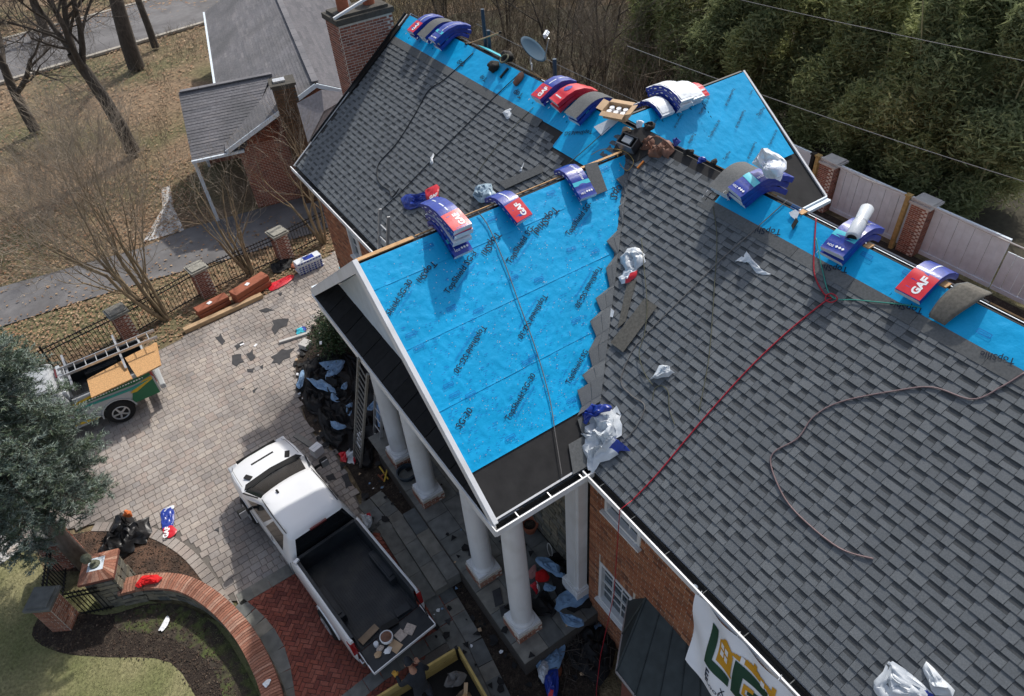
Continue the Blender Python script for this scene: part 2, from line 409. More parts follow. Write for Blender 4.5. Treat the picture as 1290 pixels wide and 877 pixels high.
for xa, za, xb, zb in ((0, ZE, XR, ZR), (2 * XR, ZE, XR, ZR)): b.bar((xa, YL + .015, za - .10), (xb, YL + .015, zb - .10), .03, .2)
b.build('rake_board', [white_m], roof)
b = MB(); b.bar((.6, YL + .02, ZE + .6 * SLM + .06), (XR - .1, YL + .02, ZR + .02), .03, .05, up=NM); b.build('drip_edge', [gut_m], roof)
# ------------------------------------------------------------------ brick walls
def brick_wall(name, o, u, n, wdt, hgt, holes, mats_b, mats_m, limit, top=None, bl=.195, bh=.055, jt=.016, parent=house, soldier=None):
    o, u, n = V(o), V(u), V(n); up = V((0, 0, 1))
    m = MB(); seg = [(0, wdt)]
    xs = sorted(set([0, wdt] + [h[0] for h in holes] + [h[2] for h in holes])); zs = sorted(set([0, hgt] + [h[1] for h in holes] + [h[3] for h in holes]))
    for i in range(len(xs) - 1):
        for j in range(len(zs) - 1):
            cx, cz = (xs[i] + xs[i + 1]) / 2, (zs[j] + zs[j + 1]) / 2
            if any(h[0] < cx < h[2] and h[1] < cz < h[3] for h in holes): continue
            if top:     # clipped by a sloping top: corners follow it
                P = [(x, min(z, top(x))) for x, z in ((xs[i], zs[j]), (xs[i + 1], zs[j]), (xs[i + 1], zs[j + 1]), (xs[i], zs[j + 1]))]
            else: P = [(xs[i], zs[j]), (xs[i + 1], zs[j]), (xs[i + 1], zs[j + 1]), (xs[i], zs[j + 1])]
            m.prism([o + u * x + up * z for x, z in P], -n * .2)
    wall = m.build(name, [mats_m], parent)
    vr = {}
    def bk(L, H):
        q = MB(); a, c = L / 2, H / 2; d = .009
        q.add([(-a, -c, -.01), (a, -c, -.01), (a, c, -.01), (-a, c, -.01), (-a, -c, d), (a, -c, d), (a, c, d), (-a, c, d)], [(4, 5, 6, 7), (0, 1, 5, 4), (1, 2, 6, 5), (2, 3, 7, 6), (3, 0, 4, 7)]); return q
    vr['s'] = bk(bl, bh); vr['h'] = bk(bl / 2 - jt / 2, bh); vr['v'] = bk(.064, .20)
    it = []; r = int(hgt / (bh + jt))
    for i in range(r):
        z = (i + .5) * (bh + jt); x = (0 if i % 2 else -(bl + jt) / 2)
        while x < wdt:
            xc = x + bl / 2; k = 's'
            x += bl + jt
            if xc - bl / 2 < 0 or xc + bl / 2 > wdt:
                xx = bl / 4 if xc < wdt / 2 else wdt - bl / 4
                if not (top and z > top(xx) - .04): p = o + u * xx + up * z; it.append((fro(u, up, n, p), 'h', p))
                continue
            if top and z > top(xc) - .04: continue
            if any(h[0] - .02 < xc + bl / 2 and xc - bl / 2 < h[2] + .02 and h[1] - .01 < z < h[3] + (.22 if len(h) > 4 else .01) for h in holes):
                # try a half brick
                for xx in (xc - bl / 4, xc + bl / 4):
                    if not any(h[0] < xx + bl / 4 and xx - bl / 4 < h[2] and h[1] - .01 < z < h[3] + (.22 if len(h) > 4 else .01) for h in holes):
                        p = o + u * xx + up * z; it.append((fro(u, up, n, p), 'h', p))
                continue
            p = o + u * xc + up * z + n * (R_.random() * .003); it.append((fro(u, up, n, p), k, p))
    for h in holes:
        if len(h) > 4:
            x = h[0] + .02
            while x < h[2]:
                p = o + u * (x + .02) + up * (h[3] + .11); it.append((fro(u, up, n, p), 'v', p)); x += .074
    lay(wall, 'brick', it, [mats_b], limit, vr); return wall
# right hand front wall with two windows (u runs toward -Y, origin at the portico corner)
wy0 = -3.32
holesR = [(.42, 4.52, 1.35, 5.72, 1), (.34, 1.25, 1.30, 2.68, 1), (4.9, 4.5, 5.9, 5.7, 1)]
wallR = brick_wall('front_wall', (.35, wy0, 0), (0, -1, 0), (-1, 0, 0), 9.5, ZE - .24, holesR, brick_m, mortar_m, 300)
def window(wy, z0, wd, ht, x=.35, parent=house, cols=3, rows=2, sgn=-1, fr=.07):
    """sash window in the plane x, width along -Y from wy"""
    f = MB(); y1 = wy - wd
    def bb(ya, yb, za, zb, d0, d1): f.box((x + (d0 + d1) / 2, (ya + yb) / 2, (za + zb) / 2), (abs(d1 - d0), abs(yb - ya), abs(zb - za)))
    bb(wy, wy - fr, z0, z0 + ht, -.02, .10); bb(y1, y1 + fr, z0, z0 + ht, -.02, .10)
    bb(wy - fr, y1 + fr, z0 + ht - fr, z0 + ht, -.02, .10); bb(wy - fr, y1 + fr, z0, z0 + fr, -.03, .10)
    o = f.build('window', [white_m], parent)
    m = MB()
    zm = z0 + ht / 2
    m.box((x + .055, (wy + y1) / 2, zm), (.04, wd - 2 * fr, .045))
    for i in range(1, cols):
        yy = wy - fr - (wd - 2 * fr) * i / cols; m.box((x + .06, yy, zm), (.024, .022, ht - 2 * fr))
    for i in range(1, rows * 2):
        if i == rows: continue
        zz = z0 + fr + (ht - 2 * fr) * i / (rows * 2); m.box((x + .061, (wy + y1) / 2, zz), (.02, wd - 2 * fr, .022))
    m.build('glazing_bars', [white_m], o)
    m = MB(); m.box((x + .085, (wy + y1) / 2, zm), (.01, wd - 2 * fr + .01, ht - 2 * fr + .01)); m.build('pane', [glass_m], o)
    m = MB(); m.box((x - .03, (wy + y1) / 2, z0 - .035), (.12, wd + .1, .05)); m.build('sill', [white_m], o)
    return o
window(wy0 - .42, 4.52, .93, 1.2); window(wy0 - .34, 1.25, .96, 1.43); window(wy0 - 4.9, 4.5, 1.0, 1.2)
# wing wall to the left of the portico
holesL = [(1.85, 3.95, 2.55, 5.35, 1)]
brick_wall('wing_wall', (.35, YL - .25, 0), (0, -1, 0), (-1, 0, 0), YL - .25 - 3.6, ZE - .24, holesL, brick_m, mortar_m, 0)
window(YL - .25 - 1.85, 3.95, .7, 1.4, cols=2)
# left gable end wall and chimney
brick_wall('gable_wall', (.35, YL - .25, 0), (1, 0, 0), (0, 1, 0), 2 * XR - .7, ZR, [], brick_m, mortar_m, 0, top=lambda x: ZE - .25 + (XR - abs(x + .35 - XR)) * SLM)
b = MB(); b.prism([(.36, YRT + .3, 0), (2 * XR - .35, YRT + .3, 0), (2 * XR - .35, YRT + .3, ZE), (XR, YRT + .3, ZR - .15), (.36, YRT + .3, ZE)], (0, -.2, 0)); b.build('right_gable_wall', [brick_d], house)
b = MB(); b.prism([(2 * XR - .35, YL - .3, 0), (2 * XR - .35, YRT + .3, 0), (2 * XR - .35, YRT + .3, ZE - .1), (2 * XR - .35, YL - .3, ZE - .1)], (.2, 0, 0)); b.build('rear_wall', [brick_d], house)
# chimney
ch = MB(); CX0, CX1, CY0, CY1, CH = 2.15, 3.72, YL + .05, YL + .95, 9.28
ch.box(((CX0 + CX1) / 2, (CY0 + CY1) / 2, CH / 2), (CX1 - CX0, CY1 - CY0, CH)); chim = ch.build('chimney', [mortar_m], house)
def face_bricks(parent, faces, mats_b, name='brick', bl=.198, bh=.053, jt=.018, limit=0):
    q = MB(); d = .008; a, c = bl / 2, bh / 2
    def bk(a): return MB().add([(-a, -c, -.01), (a, -c, -.01), (a, c, -.01), (-a, c, -.01), (-a, -c, d), (a, -c, d), (a, c, d), (-a, c, d)], [(4, 5, 6, 7), (0, 1, 5, 4), (1, 2, 6, 5), (2, 3, 7, 6), (3, 0, 4, 7)])
    vr = {'s': bk(a), 'h': bk(a / 2 - .003)}; it = []
    for (o, u, v, n, wd, ht) in faces:
        o, u, v, n = V(o), V(u), V(v), V(n)
        for i in range(int(ht / (bh + jt))):
            z = (i + .5) * (bh + jt); x = jt / 2
            if i % 2: p = o + u * (x + bl / 4) + v * z; it.append((fro(u, v, n, p), 'h', p)); x += bl / 2 + jt * .6
            while x + bl <= wd + .01:
                p = o + u * (x + bl / 2) + v * z + n * (R_.random() * .003); it.append((fro(u, v, n, p), 's', p)); x += bl + jt
            if wd - x > bl * .45: p = o + u * (wd - bl / 4 - .004) + v * z; it.append((fro(u, v, n, p), 'h', p))
    lay(parent, name, it, mats_b, limit, vr)
face_bricks(chim, [((CX0, CY0, 6.5), (1, 0, 0), (0, 0, 1), (0, -1, 0), CX1 - CX0, CH - 6.55), ((CX0, CY1, 0), (0, -1, 0), (0, 0, 1), (-1, 0, 0), CY1 - CY0, CH - .05)], [brick_d])
b = MB(); b.box(((CX0 + CX1) / 2, (CY0 + CY1) / 2, CH + .05), (CX1 - CX0 + .12, CY1 - CY0 + .12, .14)); b.box(((CX0 + CX1) / 2, (CY0 + CY1) / 2, CH + .15), (CX1 - CX0 - .1, CY1 - CY0 - .1, .08))
b.build('chimney_cap', [mat('soot_mortar', (.075, .07, .06), .95, .3, 8)], chim)
for i, x in enumerate((2.55, 3.3)):
    b = MB(); b.lathe((x, (CY0 + CY1) / 2, CH + .18), [(.16, 0), (.16, .34), (.19, .36), (.19, .42), (.12, .42), (.12, .2)], 16); b.build('flue_pot', [cedar_m], chim)
b = MB(); b.bar((CX0 - .1, CY0 - .06, CH + .2), (CX1 + .25, CY0 + .22, CH + .62), .06, .06); b.build('white_pole', [white_m], chim)
b = MB(); b.bar(sM(YL - .06, CX0 * math.hypot(1, SLM) - .15, .04), sM(YL - .06, CX1 * math.hypot(1, SLM) + .15, .04), .20, .05, up=NM); b.build('chimney_flashing', [black_m], chim)
# ------------------------------------------------------------------ portico
port = MB(); XV = lambda y: (SLP / SLM) * (y + WP)       # valley x at y (near slope)
port.prism([(XP, -WP, ZE), (0, -WP, ZE), (3.80, -.03, ZP - .03 * SLP), (XP, -.03, ZP - .03 * SLP)], -NP * .05)
port.prism([(XP, .05, ZP - .04), (3.80, .05, ZP - .04), (0, WP, ZE), (XP, WP, ZE)], V((0, SLP, 1)).normalized() * -.05)
por = port.build('portico_roof', [deck_dark], house)
b = MB(); b.box(((XP + 3.85) / 2 + .03, .01, ZP - .11), (3.8 - XP, .07, .11)); b.build('portico_ridge_gap', [black_m], por)
b = MB(); b.bar((XP + .02, .06, ZP - .015), (-.75, .06, ZP - .015), .09, .02); b.build('ridge_plywood_edge', [wood_m], por)
b = MB(); b.bar((-.7, .10, ZP - .03), (2.7, .10, ZP - .03), .018, .02); b.build('ridge_plywood_edge', [wood_m], por)
b = MB(); b.bar((2.75, .075, ZP - .012), (3.75, .075, ZP - .012), .06, .02); b.build('ridge_plywood_edge', [wood_m], por)
UPt = V((0, 1, SLP)).normalized(); LSP = WP * math.hypot(1, SLP)
def sP(x, s, h=0.0):
    k = math.hypot(1, SLP); return V((x, -WP + s / k, ZE + s / k * SLP)) + NP * h
strips = [(.83, 1.98), (1.90, 3.08), (3.0, 4.18), (4.10, LSP - .05)]
for i, (s0, s1) in enumerate(strips):
    nv = int((s1 - s0) / .04)
    def f(u, v, s0=s0, s1=s1, i=i):
        s = s0 + (s1 - s0) * v; xm = XV(-WP + s / math.hypot(1, SLP)) - .01
        x = XP + .03 + (xm - XP - .03) * u; p = sP(x, s); e = min(1, min(v, 1 - v) * 8 + .15)
        return p + NP * (.010 + .004 * (1 - v) + wrinkle(p, .0085) * e + (.004 if v < .02 else 0))
    m = MB(); m.grid(f, 170, int(nv * 1.3)); o = m.build('underlayment', [blue_m], por, smooth=True)
# white marks, text
def slope_text(a, c, s, fn, hup, par, mt=None, hs=1.0, lift=.034):
    A, B_ = fn(*a, lift), fn(*c, lift); m = MB(); u = (B_ - A); put_text(m, s, A, u, hup(u), .012, hs=hs); return m.build('lettering', [mt or print_d], par)
upP = lambda u: NP.cross(u.normalized())
def boxmark(px, py, fn, u, nrm, par, L=.17, H=.055, lift=.032, cnt=[0]):
    c = fn(px, py, lift); v = nrm.cross(u).normalized(); m = MB(); t = .008
    for k in (-1, 1): m.prism([c + u * (-L / 2) + v * (k * H / 2 - t / 2), c + u * (L / 2) + v * (k * H / 2 - t / 2), c + u * (L / 2) + v * (k * H / 2 + t / 2), c + u * (-L / 2) + v * (k * H / 2 + t / 2)], nrm * .001)
    for k in (-1, 1): m.prism([c + u * (k * L / 2 - t / 2) - v * (H / 2), c + u * (k * L / 2 + t / 2) - v * (H / 2), c + u * (k * L / 2 + t / 2) + v * (H / 2), c + u * (k * L / 2 - t / 2) + v * (H / 2)], nrm * .001)
    put_text(m, 'TopShield', c - u * (L * .42) - v * .012, u * (L * .84), v, 0); m.build('printed_mark', [print_f], par)
PT = [((565, 371), (601, 319), 'TopShield SG-3'), ((643, 333), (674, 286), 'TopShield SG-'), ((717, 298), (746, 257), 'TopShield SG-'), ((641, 531), (675, 473), 'TopShield SG-30'),
      ((580, 541), (596, 517), 'SG-30'), ((717, 485), (741, 443), 'TopShield SG'), ((608, 409), (571, 467), 'TopShield SG-30'), ((545, 328), (524, 352), 'TopShi'), ((491, 398), (520, 355), 'Shield SG-30'),
      ((698, 259), (671, 291), 'TopShiel'), ((685, 370), (652, 424), 'TopShield SG-30'), ((754, 334), (724, 385), 'TopShield SG-30'), ((625, 291), (606, 318), 'TopShi'), ((784, 226), (768, 246), 'TopS')]
for a, c, s in PT: slope_text(a, c, s, onP, upP, por)
for q in [(620, 275.5), (694, 243), (720, 314), (750, 317), (647, 350), (679, 352), (569, 388), (603, 391), (726, 403), (540, 310), (762, 212), (565, 485), (573, 497), (593, 497), (643, 551), (720, 504), (672, 449), (664, 456), (518, 421), (528, 437), (575, 318)]:
    boxmark(q[0], q[1], onP, V((1, 0, 0)), NP, por)
# faint small print lines under the big lettering
m = MB()
for a, c, s in PT:
    if len(s) < 12: continue
    A, B_ = onP(*a, .033), onP(*c, .033); u = (B_ - A); v = upP(u)
    for r in (1,): put_text(m, 'Synthetic Roofing Underlayment', A + u * .12 - v * (.075 * r), u * .70, v, 0)
m.build('small_lettering', [print_f], por)
# fasteners and small print scattered over the sheets
rr_ = random.Random(14); m = MB(); m2 = MB()
for i in range(1100):
    s_ = rr_.uniform(.9, LSP - .1); y_ = -WP + s_ / math.hypot(1, SLP); x_ = rr_.uniform(XP + .1, XV(y_) - .1); c = sP(x_, s_, .03); L = rr_.uniform(.02, .06)
    if i % 2: m.add([c, c + V((L, 0, 0)), c + V((L, 0, 0)) + UPt * .008, c + UPt * .008], [(0, 1, 2, 3)])
    else: m2.add([c, c + V((.012, 0, 0)), c + V((.012, 0, 0)) + UPt * .012, c + UPt * .012], [(0, 1, 2, 3)])
m.build('fine_print', [print_f], por, kind='stuff'); m2.build('staples', [alu_m], por, kind='stuff')
# valley weave: shingle tips lapping over the blue sheet
ZZ = [(791, 201), (801, 216), (776, 226), (795, 243), (779, 261), (787, 283), (764, 304), (776, 321), (763, 338), (768, 362), (750, 376), (757, 392), (743, 405), (751, 424), (741, 443), (746, 462), (733, 473), (744, 488), (727, 492), (733, 512), (727, 524)]
for i in range(0, len(ZZ) - 2, 2):
    m = MB(); ht = .045 + .004 * (i % 4)
    n0, t0, n1 = onP(*ZZ[i + 1], ht), onP(*ZZ[i + 0], ht), onP(*ZZ[i + 2], ht)
    # outer tip t0..n1 with notch n0: a lapping shingle quad reaching the valley
    def val(p):
        q = V(p); q.x = XV(q.y) + .10; q.z = ZE + SLM * q.x + .03; return q
    a = onP(*ZZ[i], ht); c = onP(*ZZ[i + 1], ht); d = onP(*ZZ[i + 2], ht)
    for (p0, p1, th_) in ((a, c, .014), (c, d, .010)):
        v0_, v1_ = val(p0), val(p1); nseg = 2
        for j in range(nseg):
            f0, f1 = j / nseg, (j + 1) / nseg - .02
            q0, q1, r0, r1 = p0.lerp(v0_, f0), p1.lerp(v1_, f0), p0.lerp(v0_, f1), p1.lerp(v1_, f1)
            m.prism([q0, q1, r1, r0], NP * (th_ - .003 * j))
    m.build('valley_shingle', [shingle_m], por)
# eave gutter of portico and trims
b = MB(); gy = -WP - .075
b.bar((XP, gy, ZE - .135), (0, gy, ZE - .135), .13, .01); b.bar((XP, -WP - .008, ZE - .09), (.0, -WP - .008, ZE - .09), .012, .09)
pg = b.build('portico_gutter', [gut_m], por)
b = MB(); b.bar((XP - .08, gy - .072, ZE - .07), (.12, gy - .072, ZE - .07), .016, .14); b.bar((XP - .08, gy - .075, ZE - .002), (.12, gy - .075, ZE - .002), .028, .014); b.box((XP - .08, gy, ZE - .07), (.016, .15, .14)); b.bar((XP, -WP + .02, ZE + .028), (-.02, -WP + .02, ZE + .028), .03, .012, up=NP); b.build('gutter_lip', [white_m], pg)
for i in range(3):
    b = MB(); b.box((XP + .35 + i * .62, gy, ZE - .02), (.018, .13, .005)); b.build('hanger', [alu_m], pg)
for q in [((716, 560), (737, 548), (744, 585), (722, 598)), ((727, 527), (738, 520), (747, 545), (735, 553))]:
    m = MB(); m.prism([onP(a[0], a[1], .03) for a in q], NP * .006); m.build('loose_shingle', [shingle_flat], por)
b = MB()       # rake boards (white) on the gable
for sg in (-1, 1):
    a = V((XP - .02, sg * (WP + .04), ZE - .04)); c = V((XP - .02, 0, ZP)); n = (c - a).normalized()
    b.prism([a + V((0, 0, .03)), c + V((0, 0, .03)), c - V((0, 0, .20)), a - V((0, 0, .17))], (-.035, 0, 0))
    b.prism([a + V((-.03, 0, .035)), c + V((-.03, 0, .035)), c + V((.05, 0, .035)), a + V((.05, 0, .035))], (0, 0, .022))
b.build('rake_board', [white_m], por)
b = MB(); b.bar((XP, WP + .075, ZE - .07), (0, WP + .075, ZE - .07), .13, .13); b.build('far_gutter', [white_w], por)
b = MB()       # soffit under the rake overhang and tympanum wall
XT = -1.38
for sg in (-1, 1): b.prism([(XP, sg * WP, ZE - .09), (XP, 0, ZP - .09), (XT, 0, ZP - .09), (XT, sg * WP, ZE - .09)], (0, 0, -.02))
b.build('rake_soffit', [white_m], por)
b = MB(); b.prism([(XT, -WP + .1, ZE - .1), (XT, WP - .1, ZE - .1), (XT, 0, ZP - .12)], (.1, 0, 0)); b.build('tympanum', [white_w], por)
b = MB(); b.box(((XP + XT) / 2 + .03, 0, ZE - .29), (XT - XP + .1, 2 * WP - .1, .36)); b.build('entablature', [white_m], por)
b = MB(); b.box((-.45, 0, ZE - .26), (1.7, 2 * WP - .1, .05)); b.build('porch_ceiling', [white_w], por)
b = MB()
for sg in (-1, 1): b.box((-.75, sg * (WP - .68), ZE - .40), (1.5, .3, .3))
b.build('side_beam', [white_m], por)
pz_ = lambda y_: min(ZE + .2, ZE + max(0, WP - abs(y_)) * SLP - .10)
N_ = 17; pw = 2 * (WP - .06) / N_
pent = MB(); pent.prism([(XP - .03, -WP + .05, ZE - .09), (XP - .03, WP - .05, ZE - .09), (XT, WP - .42, ZE + .19), (XT, -WP + .42, ZE + .19)], (0, 0, -.03)); pe = pent.build('pent_roof', [black_m], por)
for i in range(N_):
    y = -WP + .06 + (i + .5) * pw; m = MB(); h0 = .012 + .010 * (i % 2)
    m.prism([(XP - .05, y - pw / 2 + .008, ZE - .085), (XP - .05, y + pw / 2 - .008, ZE - .085), (XT, y + pw / 2 - .008, pz_(y + pw / 2)), (XT, y - pw / 2 + .008, pz_(y - pw / 2))], (0, 0, h0)); m.build('shingle', [pent_m], pe)
b = MB(); b.bar((XP - .06, -WP, ZE - .12), (XP - .06, WP, ZE - .12), .03, .05); b.build('pent_edge', [white_m], pe)
# columns
colb = []
def column(x, y, par):
    zf = .55
    b = MB(); b.box((x, y, zf + .14), (.60, .60, .28)); c = b.build('column', [mortar_m], par)
    face_bricks(c, [((x - .30, y - .30, zf), (1, 0, 0), (0, 0, 1), (0, -1, 0), .60, .28), ((x - .30, y + .30, zf), (0, -1, 0), (0, 0, 1), (-1, 0, 0), .60, .28)], [brick_o], limit=24)
    b = MB(); b.box((x, y, zf + .325), (.56, .56, .09))
    b.lathe((x, y, zf + .37), [(.265, 0), (.275, .03), (.265, .07), (.245, .09), (.24, .12)], 32); b.build('base', [white_m], c, auto=.6)
    b = MB(); pr = [(.232, 0), (.234, .7)] + [(.234 - .042 * ((k / 8) ** 1.6), .7 + 3.7 * k / 8) for k in range(1, 9)] + [(.188, 4.45), (.215, 4.47), (.215, 4.5), (.195, 4.52), (.22, 4.56)]
    b.lathe((x, y, zf + .47), pr, 40); b.build('shaft', [white_m], c, auto=.6)
    b = MB(); b.box((x, y, zf + 5.07), (.48, .48, .09)); b.build('capital', [white_m], c)
for y in (2.80, 1.28, -1.36, -2.93): column(-1.15, y, por)
# pilaster at the wall and fieldstone wall behind the porch
b = MB(); b.box((.25, -3.02, 3.05), (.22, .42, 5.0)); b.box((.12, -3.02, 3.05), (.04, .30, 4.7)); b.box((.22, -3.02, .80), (.34, .54, .5)); b.box((.22, -3.02, 1.08), (.30, .49, .08)); b.build('pilaster', [white_m], house)
b = MB(); b.box((.62, .2, 2.9), (.2, 6.6, 5.8)); sw = b.build('stone_wall', [mortar_d], house)
it = []; vr = {}
for a_ in range(10):
    L = .18 + .05 * (a_ % 5); H = .09 + .035 * (a_ % 3); q = MB(); rr = random.Random(a_)
    P = [(-L / 2, -H / 2), (L / 2, -H / 2 * rr.uniform(.7, 1)), (L / 2 * rr.uniform(.8, 1), H / 2), (-L / 2 * rr.uniform(.8, 1), H / 2 * rr.uniform(.8, 1))]
    q.prism([(p[0], p[1], -.01) for p in P], (0, 0, .035)); vr[a_] = q
z = .6
while z < 5.4:
    y = -2.9; h = R_.choice([0, 1, 2]); hh = .10 + .035 * h
    while y < 3.4:
        k = R_.choice([a for a in range(10) if a % 3 == h]); L = .18 + .05 * (k % 5)
        p = V((.52, y + L / 2, z + hh / 2)); it.append((fro(V((0, -1, 0)), V((0, 0, 1)), V((-1, 0, 0)), p), k, p)); y += L + .012
    z += hh + .005
it = [i for i in it if not (-.2 < i[2].y < 1.5 and i[2].z < 3.2)]
lay(sw, 'stone', it, [stone_m], 120, vr)
b = MB(); b.box((.51, .65, 1.85), (.06, 1.1, 2.5)); dr = b.build('front_door', [mat('door_dark', (.05, .02, .015), .4, .1)], house)
b = MB(); b.lathe((.46, .25, 1.6), [(.03, 0), (.04, .03), (.02, .05)], 12); b.build('handle', [chrome_m], dr)
# porch floor, steps
por_fl = MB(); por_fl.box((-.55, -.15, .27), (2.10, 7.0, .50)); pf = por_fl.build('porch_floor', [mortar_d], house)
y = -3.64; it = []; vr = {}
for a_ in range(6):
    L = (.5, .62, .8)[a_ % 3]; Wd = (.42, .60)[a_ // 3]; q = MB(); q.prism([(-L / 2, -Wd / 2, 0), (L / 2, -Wd / 2, 0), (L / 2, Wd / 2, 0), (-L / 2, Wd / 2, 0)], (0, 0, .03)); vr[a_] = q
x = -1.59
for (wd, row) in ((.60, 1), (.42, 0), (.60, 1), (.42, 0)):
    y = -3.64
    while y < 3.2:
        c = R_.randint(0, 2); L = (.5, .62, .8)[c]; p = V((x + wd / 2, y + L / 2, .523 + R_.random() * .003))
        it.append((fro(V((0, 1, 0)), V((1, 0, 0)), V((0, 0, 1)), p) if False else fro(V((0, 1, 0)), V((-1, 0, 0)), V((0, 0, 1)), p), c + 3 * row, p)); y += L + .012
    x += wd + .012
lay(pf, 'flagstone', it, [slate_m], 120, vr)
for k in range(3):
    for j in range(3):
        m = MB(); y0 = -.95 + j * .75
        m.box((-1.60 - .17 - k * .34, y0 + .37, (.40 - k * .135) / 2), (.335, .742, .40 - k * .135)); m.build('step', [slate_m], pf)
# rear cross gable -------------------------------------------------------
b = MB(); WQn = 2.55; zq = ZR - SLQ * WQn
b.prism([(XR + .1, YQ - .02, ZR - .02), (XQ, YQ - .02, ZR - .02), (XQ + .15, YQ - WQn, zq), (XR + .1 + WQn, YQ - WQn, zq)], -NQ * .05) if False else b.prism([(XR + .05, YQ - .02, ZR - .02), (XR + .05 + WQn * SLQ / SLM * 1.0, YQ - WQn, zq), (XQ + .12, YQ - WQn, zq), (XQ, YQ - .02, ZR - .02)], -NQ * .05)
b.prism([(XR + .05, YQ + .02, ZR - .02), (XR + .05 + WQn * SLQ / SLM, YQ + WQn, zq), (XQ, YQ + WQn, zq), (XQ, YQ + .02, ZR - .02)], V((0, SLQ, 1)).normalized() * -.05)
rg = b.build('rear_gable_roof', [deck_dark], house)
kq = math.hypot(1, SLQ); LQ = 1.98 * kq - 0.0
def fq(u, v):
    s = v * 2.05; yy = YQ - .04 - s / kq; x0 = XR + .06 + (YQ - yy) * SLQ / SLM; x = x0 + (XQ - .02 - x0) * u
    p = V((x, yy, ZR - s / kq * SLQ)); return p + NQ * (.012 + wrinkle(p, .008))
m = MB(); m.grid(lambda u, v: fq(u, 1 - v), 60, 36); m.build('underlayment', [blue_m], rg, smooth=True)
b = MB(); b.bar((XQ + .02, YQ, ZR + .01), (XQ + .14, YQ - WQn, zq + .01), .05, .05, up=NQ); b.build('rake_board', [white_m], rg)
b = MB(); b.bar((XR + .3, YQ + .03, ZR - .01), (XQ, YQ + .03, ZR - .01), .05, .03); b.build('ridge_edge', [gut_m], rg)
b = MB(); b.prism([(XQ - .25, YQ - WQn + .2, 0), (XQ - .25, YQ + WQn - .2, 0), (XQ - .25, YQ + WQn - .2, zq), (XQ - .25, YQ, ZR - .2), (XQ - .25, YQ - WQn + .2, zq)], (-.2, 0, 0)); b.build('rear_gable_wall', [brick_d], rg)
b = MB(); b.bar((XR + 2.2, YQ - WQn - .03, zq), (XQ + .12, YQ - WQn - .03, zq), .03, .09); b.bar((XR + 2.2, YQ - WQn - .10, zq - .03), (XQ + .12, YQ - WQn - .10, zq - .03), .10, .07); b.build('rear_gable_gutter', [white_w], rg)
QT = [((755, 140), (706, 240)), ((620, 200), (565, 300)), ((815, 265), (765, 370)), ((680, 335), (620, 435)), ((880, 450), (835, 550)), ((1012, 390), (967, 480)), ((525, 400), (490, 460)), ((740, 515), (705, 565)), ((455, 290), (410, 370)), ((940, 260), (900, 310)), ((865, 150), (848, 180)), ((318, 325), (290, 365))]
upQ = lambda u: NQ.cross(u.normalized())
for i, (a, c) in enumerate(QT):
    a = (760 + .217 * a[0], 80 + .2168 * a[1]); c = (760 + .217 * c[0], 80 + .2168 * c[1])
    s = 'TopShield SG-30' if math.dist(a, c) > 19 else 'TopShie'
    if i % 2: a, c = c, a
    slope_text(a, c, s, onQ, upQ, rg, lift=.075)
# printed words on the ridge strip of the main slope (they read upside down)
upM = lambda u: NM.cross(u.normalized())
for a, c, s in [((985, 289), (952, 287), 'TopShi'), ((1069, 337), (1036, 333), 'TopShi'), ((1164, 389), (1122, 379), 'TopShie'), ((1280, 452), (1236, 442), 'TopShie'), ((747, 164), (712, 166), 'TopShield SG'), ((587, 78), (577, 76), 'Top'), ((614, 98), (606, 95), 'Top'), ((660, 118), (649, 113), 'Top')]:
    slope_text(a, c, s, onM, upM, roof)
for q in [(1092, 322), (1003, 262), (1240, 420), (1200, 385), (1145, 345)]: boxmark(q[0], q[1], onM, V((0, 1, 0)), NM, roof)
# ------------------------------------------------------------------ bay window roof under the banner
ya, za = -4.95, 3.2
P0 = V((.34, ya, za)); E0 = V((.34, -4.50, 2.42)); E1 = V((-.72, -5.42, 2.42)); E2 = V((-.76, -9.0, 2.42)); P1 = V((.34, -9.4, za))
m = MB(); m.prism([P0, E0, E1], (0, 0, -.04)); m.prism([P0, E1, E2, P1], (0, 0, -.04)); bay = m.build('bay_window_roof', [mat('standing_seam_dark', (.045, .055, .055), .45, .3, 5, .1, 20, metal=.3)], house)
for t in (0, .14, .28, .42, .56, .7, .84):
    a = P0.lerp(P1, t * .55) if t > .01 else P0; c = E1.lerp(E2, t)
    m = MB(); m.bar(a + V((0, 0, .012)), c + V((0, 0, .012)), .022, .025); m.build('standing_seam', [MATS['standing_seam_dark']], bay)
for t in (.5,):
    m = MB(); m.bar(P0 + V((0, 0, .012)), E0.lerp(E1, t) + V((0, 0, .012)), .022, .025); m.build('standing_seam', [MATS['standing_seam_dark']], bay)
m = MB(); m.bar(E0, E1, .03, .05); m.bar(E1, E2, .03, .05); m.build('drip_edge', [alu_m], bay)
m = MB(); m.prism([E0 + V((.0, -.1, -.05)), E1 + V((.12, -.05, -.05)), E2 + V((.12, 0, -.05)), V((.34, -9, 2.37))], (0, 0, -2.35)); m.build('bay_wall', [brick_d], bay)
# ------------------------------------------------------------------ ground and paving
def sheet(name, pts, z, m, kind='structure', smooth=0, parent=None, **kw):
    P = [V((p[0], p[1], z)) for p in pts]
    if smooth: P = smoothpath(P + [P[0]], smooth)[:-1]
    b = MB(); b.add(P, [tuple(range(len(P)))] if sum((P[i].x * P[(i + 1) % len(P)].y - P[(i + 1) % len(P)].x * P[i].y) for i in range(len(P))) > 0 else [tuple(range(len(P) - 1, -1, -1))])
    return b.build(name, [m], parent, kind=kind, **kw)
def G(*q): return [tuple(at(a, b, 0)[:2]) for a, b in q]
